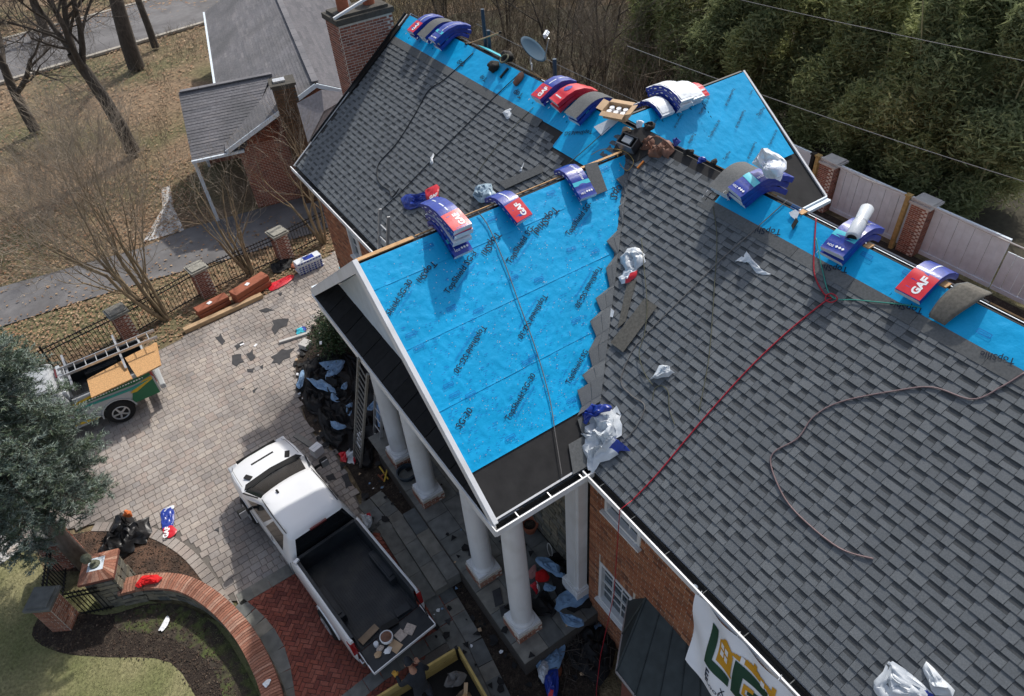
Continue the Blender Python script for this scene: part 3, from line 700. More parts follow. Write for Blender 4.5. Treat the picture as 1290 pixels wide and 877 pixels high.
# terrain with gentle unevenness away from the drive
def terr(u, v):
    x = -140 + 330 * u; y = -90 + 330 * v
    d = max(0, y - 16) / 60 + max(0, x - 20) / 60 + max(0, -12 - x) / 60
    return V((x, y, -.02 + min(1, d) * (.25 + .16 * noise.noise(V((x * .05, y * .05, 0)))) - .02))
b = MB(); b.grid(terr, 120, 120); b.build('ground', [leaf_g], None, smooth=True, kind='structure')
sheet('lawn', G((-200, 700), (0, 705), (40, 690), (70, 745), (150, 745), (300, 790), (345, 900), (300, 1100), (-300, 1100)), -.004, lawn_m)
sheet('fence_verge', G((-60, 500), (-20, 470), (150, 425), (400, 305), (440, 300), (430, 330), (255, 420), (150, 470), (60, 520)), -.006, mat('verge_grass', (.16, .14, .075), .97, .4, 12, .6, 40, blot=((.22, .15, .09), .7, .4, .6)))
sheet('mulch_bed', G((60, 760), (130, 775), (200, 760), (262, 790), (308, 900), (262, 900), (215, 835), (130, 828), (75, 822), (40, 800)), 0.0, mulch_m, smooth=4)
sheet('mossy_strip', G((145, 776), (215, 760), (272, 788), (318, 860), (326, 890), (288, 890), (272, 850), (248, 822), (200, 800), (150, 795)), .004, mat('moss_edge', (.075, .09, .03), .97, .5, 10, .7, 50, blot=((.05, .04, .03), 3, .40, .55)), smooth=3)
drv = G((-250, 372), (0, 362), (60, 345), (180, 312), (236, 288), (330, 262), (430, 235), (430, 280), (400, 292), (310, 320), (200, 350), (100, 380), (0, 412), (-250, 480))
sheet('asphalt_drive', drv, .006, asphalt_m)
sheet('concrete_ramp', G((180, 306), (205, 262), (203, 238), (214, 234), (219, 262), (232, 290)), .012, conc_m)
# street far up the slope
s1, s2 = at(-60, 125, 0), at(335, 8, 0)
dv = (s2 - s1).normalized(); nv_ = V((-dv.y, dv.x, 0)); s1 = s1 - dv * 60; s2 = s2 + dv * 120
if nv_.y < 0: nv_ = -nv_
b = MB()
N = 60
def stf(u, v): p = s1.lerp(s2, u) + nv_ * (v * 8.5); return V((p.x, p.y, .22))
b.grid(stf, 40, 2); b.build('street', [asphalt_m], None, kind='structure')
for k, off in ((0, -.25), (1, 8.75)):
    b = MB(); b.bar(s1 + nv_ * off + V((0, 0, .19)), s2 + nv_ * off + V((0, 0, .19)), .35, .14); b.build('kerb', [mat('kerb_stone_%d' % k, (.36, .33, .28), .9, .2)], None, kind='structure')
# paver drive
drive_px = [(455, 300), (400, 330), (330, 375), (232, 425), (160, 462), (60, 540), (20, 700), (0, 690), (-60, 640), (-60, 720), (60, 672), (118, 660), (190, 668), (240, 705), (282, 757), (318, 757), (402, 696), (470, 690), (455, 640), (425, 575), (388, 540), (375, 500), (372, 455), (400, 400), (460, 380)]
DP = G(*drive_px)
sheet('paver_drive', DP, .0, joint_m); pd = bpy.data.objects['paver_drive']
it = []; vr = {}
PWD = [.15, .20, .26]
for i, wd in enumerate(PWD):
    q = MB(); a, c = wd / 2 - .005, .095; q.add([(-a, -c, -.01), (a, -c, -.01), (a, c, -.01), (-a, c, -.01), (-a + .006, -c + .006, .02), (a - .006, -c + .006, .02), (a - .006, c - .006, .02), (-a + .006, c - .006, .02), (-a, -c, .014), (a, -c, .014), (a, c, .014), (-a, c, .014)],
        [(4, 5, 6, 7), (8, 9, 5, 4), (9, 10, 6, 5), (10, 11, 7, 6), (11, 8, 4, 7), (0, 1, 9, 8), (1, 2, 10, 9), (2, 3, 11, 10), (3, 0, 8, 11)]); vr[i] = q
rang = math.radians(3.5); ux = V((math.cos(rang), math.sin(rang), 0)); uy = V((-math.sin(rang), math.cos(rang), 0)); Z1 = V((0, 0, 1))
def rowfill(poly, rw, wds, z, holes=[]):
    out = []
    xs = [V((p[0], p[1], 0)).dot(ux) for p in poly]; ys = [V((p[0], p[1], 0)).dot(uy) for p in poly]
    y = min(ys)
    while y < max(ys):
        x = min(xs) - R_.random() * .2
        while x < max(xs):
            k = R_.randrange(len(wds)); p = ux * (x + wds[k] / 2) + uy * y
            if inpoly(p.x, p.y, poly) and not any(inpoly(p.x, p.y, h) for h in holes):
                t = R_.uniform(-.003, .003)
                out.append((fro(ux, uy, Z1, V((p.x, p.y, z + t))), k, V((p.x, p.y, z))))
            x += wds[k]
        y += rw
    return out
it = rowfill(DP, .2, PWD, 0)
# a curved soldier border along the planting bed
arc = smoothpath([at(*q, 0) for q in [(118, 664), (180, 668), (235, 697), (280, 755), (300, 790)]], 12)
it2 = []; d_ = 0; acc = 0
barc = [V(p) for p in arc]
it = [i for i in it if min((V((i[2].x, i[2].y, 0)) - p).length for p in barc) > .22]
vr['b'] = MB(); a, c = .095, .14
vr['b'].add([(-a, -c, -.01), (a, -c, -.01), (a, c, -.01), (-a, c, -.01), (-a + .005, -c + .005, .022), (a - .005, -c + .005, .022), (a - .005, c - .005, .022), (-a + .005, c - .005, .022)], [(4, 5, 6, 7), (0, 1, 5, 4), (1, 2, 6, 5), (2, 3, 7, 6), (3, 0, 4, 7)])
def along(path, step):
    out = []; acc = step / 2
    for i in range(len(path) - 1):
        a, b_ = path[i], path[i + 1]; L = (b_ - a).length; d = (b_ - a).normalized() if L > 1e-9 else V((1, 0, 0))
        while acc <= L: out.append((a + d * acc, d)); acc += step
        acc -= L
    return out
for p, d in along(barc, .2): it.append((fro(d, V((-d.y, d.x, 0)), Z1, V((p.x, p.y, .004))), 'b', V(p)))
lay(pd, 'paver', it, [paver_m], 300, vr)
# herringbone landing under the tail of the white truck
HP = G((300, 752), (402, 694), (480, 672), (560, 735), (590, 770), (555, 800), (430, 960), (378, 960), (374, 877), (345, 800))
sheet('brick_landing', HP, .004, joint_m); hl = bpy.data.objects['brick_landing']
it = []; q = MB(); a, c = .0975, .0465
q.add([(-a, -c, -.01), (a, -c, -.01), (a, c, -.01), (-a, c, -.01), (-a + .004, -c + .004, .018), (a - .004, -c + .004, .018), (a - .004, c - .004, .018), (-a + .004, c - .004, .018)], [(4, 5, 6, 7), (0, 1, 5, 4), (1, 2, 6, 5), (2, 3, 7, 6), (3, 0, 4, 7)])
c45 = math.cos(PI / 4); hx = V((c45, c45, 0)); hy = V((-c45, c45, 0)); o0 = V((-4, -3, 0))
for j in range(-60, 60):
    for i in range(-40, 40):          # classic herringbone: steps of one brick width
        for kk in (0, 1):
            cx_, cy_ = j * .1 + i * .4, j * .1 * 1.0
            cx_, cy_ = (i * .4 + j * .1, j * .1)
            if kk == 0: lx_, ly_ = cx_ + .1, cy_ + .05; M = fro(hx, hy, Z1, V((0, 0, 0)))
            else: lx_, ly_ = cx_ + .25, cy_ + .0 ; M = fro(hy, -hx, Z1, V((0, 0, 0)))
            p = o0 + hx * lx_ + hy * ly_
            M = Matrix.Translation(V((p.x, p.y, .004 + R_.uniform(-.002, .002)))) @ M
            if inpoly(p.x, p.y, HP): it.append((M, 0, p))
lay(hl, 'brick', it, [herr_m], 300, {0: q})
# flagstone bands round the landing and walk to the steps
fl = MB(); band1 = smoothpath([at(*q, 0) for q in [(300, 762), (330, 790), (352, 830), (365, 900)]], 8)
walkP = G((402, 700), (470, 690), (455, 640), (470, 615), (500, 660), (560, 742), (600, 790), (640, 877), (560, 900), (500, 700), (470, 690))
flag = sheet('flagstone_walk', G((456, 622), (500, 650), (560, 742), (640, 880), (660, 960), (560, 960), (530, 850), (500, 740), (455, 640)), -.001, joint_m)
it = []; vr = {}
for k, (L, Wd) in enumerate([(.42, .36), (.55, .36), (.36, .36)]):
    q = MB(); a, c = L / 2 - .006, Wd / 2 - .006; q.prism([(-a, -c, -.01), (a, -c, -.01), (a, c, -.01), (-a, c, -.01)], (0, 0, .036)); vr[k] = q
def band(path, par_it, off=0):
    acc = 0; i = 0; L_ = [(.42), (.55), (.36)]
    tot = along(path, .02); n = 0
    while n < len(tot):
        k = R_.randrange(3); m_ = n + int(L_[k] / .04)
        if m_ >= len(tot): break
        p, d = tot[m_]; sd = V((-d.y, d.x, 0)); pp = p + sd * off
        par_it.append((fro(d, sd, Z1, V((pp.x, pp.y, .006))), k, V(pp))); n += int(L_[k] / .02)
band(band1, it)
band([at(300, 757, 0), at(402, 697, 0), at(470, 660, 0)], it)
wk = [at(466, 628, 0), at(500, 668, 0), at(548, 742, 0), at(590, 815, 0), at(625, 890, 0)]
for o_ in (-.19, .18): band(wk, it, o_)
band([at(560, 800, 0), at(480, 850, 0), at(430, 890, 0)], it)
lay(flag, 'flagstone', it, [slate_m], 200, vr)
# planting beds by the house
sheet('planting_bed', G((372, 455), (400, 400), (480, 400), (700, 600), (760, 900), (640, 960), (640, 877), (590, 790), (560, 742), (500, 680), (462, 632), (440, 592), (425, 572), (388, 535), (376, 500)), .008, mulch_m)
sheet('planting_bed', G((190, 672), (235, 705), (280, 760), (262, 758), (200, 735), (150, 740), (110, 720), (60, 720), (60, 680), (118, 668)), .008, mat('leaf_mulch', (.13, .075, .05), .97, .5, 25, .8, 60, blot=((.06, .04, .03), 2, .4, .6), bdist=.03))
# stucco path corner at far left
sheet('concrete_path', G((-30, 650), (0, 655), (30, 690), (0, 712), (-60, 740)), .006, conc_m)
# ------------------------------------------------------------------ curved garden wall, pillars, gate
gw = thing('garden_wall', 'low curved stone garden wall with orange brick cap, sweeping round the lawn at bottom left', 'wall', at(230, 745, 0))
wp = smoothpath([at(*q, .55) for q in [(150, 740), (190, 732), (232, 736), (270, 758), (305, 795), (330, 840), (345, 885), (350, 930)]], 10)
b = MB()
for i in range(len(wp) - 1):
    a, c = wp[i], wp[i + 1]; d = (c - a).normalized(); a2, c2 = V((a.x, a.y, .25)), V((c.x, c.y, .25)) + d * .02; b.bar(a2, c2, .34, .5)
core = b.build('stone_core', [mortar_d], gw)
it = []; vr = {}
for a_ in range(8):
    L = .2 + .05 * (a_ % 4); H = .10 + .05 * (a_ % 3); rr = random.Random(a_ + 50); q = MB()
    q.prism([(-L / 2, -H / 2 * rr.uniform(.6, 1), -.02), (L / 2, -H / 2, -.02), (L / 2 * rr.uniform(.8, 1), H / 2, -.02), (-L / 2 * rr.uniform(.8, 1), H / 2 * rr.uniform(.7, 1), -.02)], (0, 0, .045)); vr[a_] = q
for sd_ in (-1, 1):
    for z in (.08, .22, .36):
        for p, d in along(wp, .27):
            n = V((-d.y, d.x, 0)) * sd_; k = R_.randrange(8); pp = V((p.x, p.y, z + R_.uniform(-.02, .02))) + n * .17; it.append((fro(V((0, 0, 1)).cross(n), V((0, 0, 1)), n, pp), k, pp))
lay(core, 'stone', it, [stone_m], 120, vr)
q = MB(); a, c = .031, .21
q.add([(-a, -c, 0), (a, -c, 0), (a, c, 0), (-a, c, 0), (-a + .003, -c + .01, .075), (a - .003, -c + .01, .075), (a - .003, c - .01, .075), (-a + .003, c - .01, .075), (-a + .003, 0, .105), (a - .003, 0, .105)], [(4, 5, 9, 8), (8, 9, 6, 7), (0, 1, 5, 4), (2, 3, 7, 6), (0, 4, 8, 7, 3), (1, 2, 6, 9, 5), (3, 2, 1, 0)])
it = [(fro(d, V((-d.y, d.x, 0)), Z1, V((p.x, p.y, .50 + R_.uniform(0, .006)))), 0, V((p.x, p.y, .55))) for p, d in along(wp, .068)]
lay(gw, 'cap_brick', it, [brick_o], 200, {0: q})
def pillar(name, label, c, w, h, capm, body, rz, lamp=False, cap='pyramid'):
    t = thing(name, label, 'pillar', (c[0], c[1], 0)); Rz = Matrix.Rotation(rz, 3, 'Z')
    b = MB(); b.box((c[0], c[1], h / 2), (w, w, h), Rz)
    bd = b.build('body', [mortar_d if body == 'stone' else mortar_m], t)
    fs = []
    for k in range(4):
        n = Rz @ V((math.cos(k * PI / 2), math.sin(k * PI / 2), 0)); u = Z1.cross(n); fs.append((V((c[0], c[1], 0)) + n * (w / 2) - u * (w / 2), u, Z1, n, w, h - .02))
    if body == 'stone':
        it = []; vr = {}
        for a_ in range(6):
            L = .17 + .04 * (a_ % 3); H = .12 + .05 * (a_ // 3); q = MB(); q.prism([(-L / 2, -H / 2, -.02), (L / 2, -H / 2 * .8, -.02), (L / 2 * .9, H / 2, -.02), (-L / 2, H / 2 * .9, -.02)], (0, 0, .05)); vr[a_] = q
        for o, u, v, n, wd, ht in fs:
            z = .08
            while z < ht - .05:
                x = .09
                while x < wd - .05: k = R_.randrange(6); p = o + u * x + v * z; it.append((fro(u, v, n, p), k, p)); x += .2
                z += .15
        lay(bd, 'stone', it, [stone_m], 60, vr)
    else: face_bricks(bd, fs, [body], limit=60)
    wc = w + .16
    if cap == 'pyramid':       # brick cap: sloped bricks rising to a flat square
        b = MB(); b.box((c[0], c[1], h + .035), (wc, wc, .07), Rz); cp = b.build('cap', [brick_d], t)
        for k in range(4):
            A = Rz @ Matrix.Rotation(k * PI / 2, 3, 'Z'); nb = 8
            for i in range(nb):
                f0, f1 = -wc / 2 + wc * i / nb + .004, -wc / 2 + wc * (i + 1) / nb - .004; r = .45
                q = MB(); q.prism([V((c[0], c[1], h + .07)) + A @ V((wc / 2, f0, 0)), V((c[0], c[1], h + .07)) + A @ V((wc / 2, f1, 0)), V((c[0], c[1], h + .19)) + A @ V((wc / 2 * r, f1 * r, 0)), V((c[0], c[1], h + .19)) + A @ V((wc / 2 * r, f0 * r, 0))], (0, 0, .012)); q.build('cap_brick', [brick_o], cp)
        b = MB(); b.box((c[0], c[1], h + .15), (wc * .46, wc * .46, .10), Rz); b.build('cap_plate', [white_w], cp)
    else:
        b = MB(); b.box((c[0], c[1], h + .04), (wc, wc, .08), Rz); b.box((c[0], c[1], h + .10), (wc - .12, wc - .12, .06), Rz); b.build('cap', [capm], t)
    return t
pc = at(122, 712, 1.3)
pA = pillar('gate_pillar', 'stone gate pillar with orange brick cap and a lamp mount on a white plate', (pc.x, pc.y), .62, 1.15, None, 'stone', -.35)
lf = thing('pillar_lamp', 'weathered greenish lantern fitting sitting on the white plate of the stone pillar', 'lamp', (pc.x, pc.y, 1.36))
b = MB(); b.lathe((pc.x - .02, pc.y, 1.355), [(.12, 0), (.11, .03), (.05, .05), (.045, .12)], 14); b.build('lamp_base', [mat('verdigris', (.12, .13, .09), .7, .4, 20)], lf)
b = MB(); b.lathe((pc.x - .1, pc.y + .06, 1.46), [(.05, 0), (.10, .05), (.12, .16), (.08, .22), (.03, .25)], 8); b.build('lamp_cage', [MATS['verdigris']], lf)
pc2 = at(60, 752, 1.2)
pB = pillar('gate_pillar', 'orange brown brick gate pillar with dark slate cap, lowest at the left edge', (at(50, 752, 1.2).x, at(50, 752, 1.2).y), .44, 1.05, slate_m, brick_o, -.55, cap='flat')
pc3 = at(66, 668, 1.2)
pC = pillar('gate_pillar', 'brick gate pillar with pale ledge half hidden behind the cedar trunk', (at(58, 672, 1.2).x, at(58, 672, 1.2).y), .55, 1.1, slate_m, brick_d, -.35, cap='flat')
def rail_panel(name, label, a, c, h, cat, grp=None, dens=.11, par=None, rail2=True, spike=False):
    a, c = V((a[0], a[1], 0)), V((c[0], c[1], 0)); t = thing(name, label, cat, tuple((a + c) / 2), group=grp) if par is None else par
    d = (c - a).normalized(); L = (c - a).length
    for z in ((.12, h - .05) + ((h - .2,) if rail2 else ())):
        b = MB(); b.bar(a + Z1 * z, c + Z1 * z, .03, .03); b.build('rail', [iron_m], t)
    q = MB(); q.box((0, 0, h / 2 + .03), (.018, .018, h - .02)); me = q.mesh('picket', [iron_m]); n = int(L / dens)
    for i in range(1, n): p = a + d * (L * i / n); piece(me, Matrix.Translation(p), t, 'picket')
    return t
pb, pcc = at(52, 748, 1.3), at(58, 672, 1.2)
rail_panel('iron_gate', 'black iron gate leaf between the slate capped pillar and the stone pillar', (pb.x + .3, pb.y - .05), (pc.x - .2, pc.y - .35), 1.05, 'gate', dens=.09)
rail_panel('iron_gate', 'black iron railing panel running back towards the pillar behind the cedar', (pb.x - .1, pb.y + .3), (pcc.x - .1, pcc.y - .32), 1.05, 'gate', dens=.10)
# ------------------------------------------------------------------ front fence with brick piers
FB = [(-40, 462), (165, 425), (262, 370), (360, 325), (432, 292)]
FW_ = [at(*q, 0) for q in FB]
fdir = (FW_[3] - FW_[1]).normalized()
pts = [FW_[1] - fdir * 3.6, FW_[1], FW_[2], FW_[3], FW_[3] + fdir * 2.6]
names = ['brick fence pier nearest the ladder truck, its slate cap partly chipped', 'brick fence pier with pale cap beside the first orange pack', 'brick fence pier with pale stone cap beside the shingle pallet']
for i, p in enumerate(pts[1:4]):
    pl = pillar('fence_pier', names[i], (p.x, p.y), .50, 1.12, (slate_m, mat('cap_pale_%d' % i, (.30, .29, .25), .9, .3, 9), MATS.get('cap_pale_1', conc_m))[i if i < 2 else 1], brick_d, math.atan2(fdir.y, fdir.x), cap='flat')
    pl['group'] = 'brick piers of the front fence'
fl_ = ['black iron fence panel at the left, running behind the cedar', 'black iron fence panel behind the leaning tree of many stems', 'black iron fence panel between the two pale capped piers', 'black iron fence panel ending at the brick house wall']
for i in range(4):
    a, c = pts[i] + fdir * (.27 if i else 0), pts[i + 1] - fdir * .27
    rail_panel('iron_fence', fl_[i], a, c, 1.15, 'fence', 'iron fence panels', dens=.115)
    if i == 0:
        b = MB(); m_ = a.lerp(c, .35); b.box((m_.x, m_.y, .62), (.06, .06, 1.24)); b.build('post', [iron_m], [o for o in sc.objects if o.name.startswith('iron_fence')][0])
# ------------------------------------------------------------------ back fence: white vinyl panels, brick piers and timber posts
bx = 17.9
ylist = [14.5, 11.2, 7.2, 5.25, 1.95, -.55, -3.6, -7]
bf = []
def vinyl(y0, y1, label, h0=1.85, scoop=False):
    t = thing('white_fence', label, 'fence', (bx, (y0 + y1) / 2, 0), group='white board fence panels behind the house')
    n = max(2, int(abs(y1 - y0) / .26)); w_ = (y0 - y1) / n
    for i in range(n):
        y = y0 - (i + .5) * w_; h = h0
        if scoop: f = (i + .5) / n; h = h0 - .35 - .28 * (2 * f - .3) ** 2 * (1 if f > .15 else 0) 
        m = MB(); m.box((bx + .012 * (i % 2), y, h / 2 + .06), (.03, w_ - .012, h - .1)); m.build('board', [white_w], t)
    m = MB(); m.box((bx, (y0 + y1) / 2, .14), (.08, y0 - y1, .14)); m.build('bottom_rail', [white_w], t)
    if not scoop: m = MB(); m.box((bx, (y0 + y1) / 2, h0 + .02), (.09, y0 - y1, .12)); m.build('top_rail', [white_w], t)
segs = [(13.2, 10.2, 'white board fence panel farthest left behind the rear gable'), (9.9, 7.0, 'white board fence panel just behind the rear gable'), (6.7, 4.75, 'short white board fence panel beside the rear gable gutter, before the first brick pier'), (4.0, 1.05, 'white board fence panel between the two timber posts'), (.30, -2.2, 'white board fence panel with a level top, right of the second brick pier'), (-6.2, -9.5, 'white board fence panel beyond the right edge')]
for a, c, l in segs: vinyl(a, c, l)
vinyl(-2.25, -3.9, 'lower white fence panel with curved top at the right edge', scoop=True)
for y, l in ((4.38, 'brick pier in the white fence beside the dark post'), (.66, 'brick pier in the white fence beside the timber post with a yellowish top'), (-4.3, 'brick pier in the white fence at the right edge of the picture')):
    p_ = pillar('fence_pier', l, (bx, y), .62, 1.9, conc_m, brick_d, 0, cap='flat'); p_['group'] = 'brick piers of the white fence'
post_m = mat('timber_post', (.38, .26, .10), .85, .3, 10)
for y, l, m_ in ((4.78, 'timber post beside the brick pier and the dark post', post_m), (1.12, 'timber post with a rope ring at its foot', post_m), (4.98, 'dark painted post against the white fence', black_m), ):
    t = thing('fence_post', l, 'post', (bx - .35, y, 0))
    b = MB(); b.box((bx - .35, y, 1.05), (.14, .14, 2.1)); b.build('post', [m_], t)
    b = MB(); b.box((bx - .35, y, 2.13), (.2, .2, .06)); b.build('post_cap', [m_], t)
b = MB(); b.tube(smoothpath([(bx - .35, 4.8, 2.12), (bx - .33, 3, 2.02), (bx - .35, 1.12, 2.1), (bx - .3, -2, 2.0), (bx - .35, -6, 2.06), (bx - .3, -12, 2.0)], 6), .028, 5); tag(b.build('rope', [conc_m]), 'pale rope strung along the timber posts above the white fence', 'rope')
# retaining bed in front of the back fence
sheet('rear_path', [(15.9, 14), (17.7, 14), (17.7, -12), (15.9, -12)], .0, mulch_m)
sheet('rear_slab', [(9.2, 9), (15.6, 9), (15.6, -14), (9.2, -14)], .0, conc_m)
b = MB(); b.box((15.75, 0, .15), (.2, 26, .34)); tag(b.build('timber_edging', [lumber_m]), 'long low timber edging board in front of the white fence', 'edging')
# ------------------------------------------------------------------ neighbour house
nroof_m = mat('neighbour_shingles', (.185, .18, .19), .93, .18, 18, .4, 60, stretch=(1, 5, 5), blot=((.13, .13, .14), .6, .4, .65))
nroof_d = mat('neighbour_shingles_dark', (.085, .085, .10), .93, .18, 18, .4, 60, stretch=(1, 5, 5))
nb = thing('neighbour_house', 'neighbouring brick house with faded grey shingle roofs and a square chimney', 'house', (4, 24, 0))
def roofpoly(name, pts, m, th=.1):
    P = [at(a, b_, z) for a, b_, z in pts]; q = MB(); q.prism(P, (0, 0, -th)); return q.build(name, [m], nb)
def NB(px, py, z): return at(px, py, z)
# low wing: front eave and ridge
eA, eB = NB(242, 203, 2.8), NB(306, 189, 2.8)
ud = (eB - eA).normalized(); vd = V((-ud.y, ud.x, 0))
def nbp(a, c, z): p = eA + ud * a + vd * c; return V((p.x, p.y, z))
Lw = (eB - eA).length
def npoly(name, pts, m, th=(0, 0, -.10), par=None): q = MB(); q.prism([nbp(*p) for p in pts], th); return q.build(name, [m], par or nb)
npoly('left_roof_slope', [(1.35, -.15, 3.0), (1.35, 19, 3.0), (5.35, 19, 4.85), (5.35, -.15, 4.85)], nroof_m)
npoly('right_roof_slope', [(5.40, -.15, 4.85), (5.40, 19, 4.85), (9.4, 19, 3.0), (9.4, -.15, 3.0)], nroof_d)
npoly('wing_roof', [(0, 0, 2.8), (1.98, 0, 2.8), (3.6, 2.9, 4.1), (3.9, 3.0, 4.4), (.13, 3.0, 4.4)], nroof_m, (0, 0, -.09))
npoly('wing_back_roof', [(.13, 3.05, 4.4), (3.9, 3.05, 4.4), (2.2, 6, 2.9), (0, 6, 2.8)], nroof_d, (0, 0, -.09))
def courses(name, a, b_, c, d, m, n):      # a-b lower edge, d-c upper edge: overlapping rows of faded shingles
    q = MB(); A, B2, C2, D2 = [nbp(*p) for p in (a, b_, c, d)]; nn = (B2 - A).cross(D2 - A).normalized()
    if nn.z < 0: nn = -nn
    rr = random.Random(n)
    for i in range(n):
        f0, f1 = i / n, (i + 1.15) / n; L0, R0 = A.lerp(D2, f0), B2.lerp(C2, f0); L1, R1 = A.lerp(D2, min(1, f1)), B2.lerp(C2, min(1, f1)); t = 0.0
        while t < 1:
            t2 = min(1, t + rr.uniform(.5, 1.2) / (R0 - L0).length); h = rr.uniform(.012, .02)
            q.add([L0.lerp(R0, t) + nn * h, L0.lerp(R0, t2) + nn * h, L1.lerp(R1, t2) + nn * .003, L1.lerp(R1, t) + nn * .003, L0.lerp(R0, t), L0.lerp(R0, t2)], [(0, 1, 2, 3), (4, 5, 1, 0)]); t = t2
    q.build(name, [m], nb, kind='stuff')
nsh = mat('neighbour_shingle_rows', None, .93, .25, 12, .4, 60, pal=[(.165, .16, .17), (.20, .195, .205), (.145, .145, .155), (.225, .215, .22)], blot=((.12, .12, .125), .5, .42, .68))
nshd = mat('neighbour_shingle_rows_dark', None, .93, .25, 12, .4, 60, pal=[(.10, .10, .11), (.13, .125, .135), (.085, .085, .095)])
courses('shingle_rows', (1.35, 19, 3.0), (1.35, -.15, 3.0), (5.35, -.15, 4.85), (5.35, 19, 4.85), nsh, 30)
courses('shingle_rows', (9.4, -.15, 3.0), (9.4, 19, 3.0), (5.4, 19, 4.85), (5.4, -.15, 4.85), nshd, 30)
courses('shingle_rows', (0, 0, 2.8), (1.98, 0, 2.8), (3.85, 3.0, 4.4), (.13, 3.0, 4.4), nsh, 24)
hp = [at(374, 130, 4.5), at(405, 113, 4.95), at(446, 118, 4.5), at(434, 150, 3.7), at(388, 180, 3.5)]
hpc = at(408, 140, 4.35)
q = MB(); 
for i in range(5): q.prism([hpc, hp[i], hp[(i + 1) % 5]], (0, 0, -.08))
q.build('front_hip_roof', [mat('hip_shingles', (.27, .255, .26), .93, .2, 10, .4, 40)], nb)
for k in range(22):
    q = MB(); v_ = -.1 + k * .85; q.bar(nbp(5.37, v_, 4.90), nbp(5.37, v_ + .83, 4.90), .26, .04); q.build('ridge_cap', [nroof_m], nb)
for k in range(5):
    q = MB(); x_ = .2 + k * .74; q.bar(nbp(x_, 3.0, 4.44), nbp(x_ + .72, 3.0, 4.44), .22, .04); q.build('ridge_cap', [nroof_m], nb)
q = MB(); q.bar(nbp(-.02, -.06, 2.78), nbp(2.0, -.06, 2.78), .10, .10); q.build('gutter', [white_w], nb)
q = MB(); q.bar(nbp(1.30, 3.2, 2.98), nbp(1.30, 19, 2.98), .10, .10); q.build('gutter', [white_w], nb)
q = MB(); q.bar(nbp(1.35, -.2, 2.93), nbp(5.35, -.2, 4.78), .05, .16); q.bar(nbp(5.35, -.2, 4.78), nbp(9.4, -.2, 2.93), .05, .16); q.build('rake_board', [white_w], nb)
def nwall(name, x0, x1, v_, top): 
    o = nbp(x0, v_, 0); return brick_wall(name, (o.x, o.y, 0), tuple(ud), tuple(-vd), x1 - x0, 4.8, [], brick_d, mortar_m, 0, top=top, parent=nb)
nwall('front_wall', 1.75, 9.1, .37, lambda x: 2.85 + (3.55 - abs(x + 1.75 - 5.35)) * .463)
npoly('side_wall', [(1.75, .6, 0), (1.75, 19, 0), (1.75, 19, 3.0), (1.75, .6, 3.0)], brick_d, tuple(ud * .2))
npoly('carport_back_wall', [(-.1, 5.6, 0), (1.8, 5.6, 0), (1.8, 5.6, 2.8), (-.1, 5.6, 2.8)], brick_d, tuple(vd * .2))
for x_, v_ in ((.05, .12), (-.05, 5.4)):
    q = MB(); p = nbp(x_, v_, 0); q.box((p.x, p.y, 1.4), (.12, .12, 2.8)); q.build('post', [white_w], nb)
q = MB(); p = nbp(4.15, .15, 0); q.box((p.x, p.y, 2.5), (.85, .8, 5.0), Matrix.Rotation(math.atan2(ud.y, ud.x), 3, 'Z')); nc = q.build('chimney', [mortar_d], nb)
o = nbp(4.15 - .425, .15 - .4, 0); o2 = nbp(4.15 - .425, .15 + .4, 0)
face_bricks(nc, [((o.x, o.y, 0), tuple(ud), (0, 0, 1), tuple(-vd), .85, 4.95), ((o2.x, o2.y, 0), tuple(-vd), (0, 0, 1), tuple(-ud), .8, 4.95)], [mat('brick_olive', None, .9, .3, 30, .3, 100, pal=[(.10, .06, .03), (.14, .08, .045), (.08, .05, .03), (.17, .10, .06)])])
q = MB(); q.box((p.x, p.y, 5.04), (.98, .92, .09), Matrix.Rotation(math.atan2(ud.y, ud.x), 3, 'Z')); q.build('chimney_cap', [MATS['soot_mortar']], nc)
q = MB(); q.box((p.x - .1, p.y, 5.13), (.45, .35, .07), Matrix.Rotation(math.atan2(ud.y, ud.x), 3, 'Z')); q.build('flue_cover', [alu_m], nc)
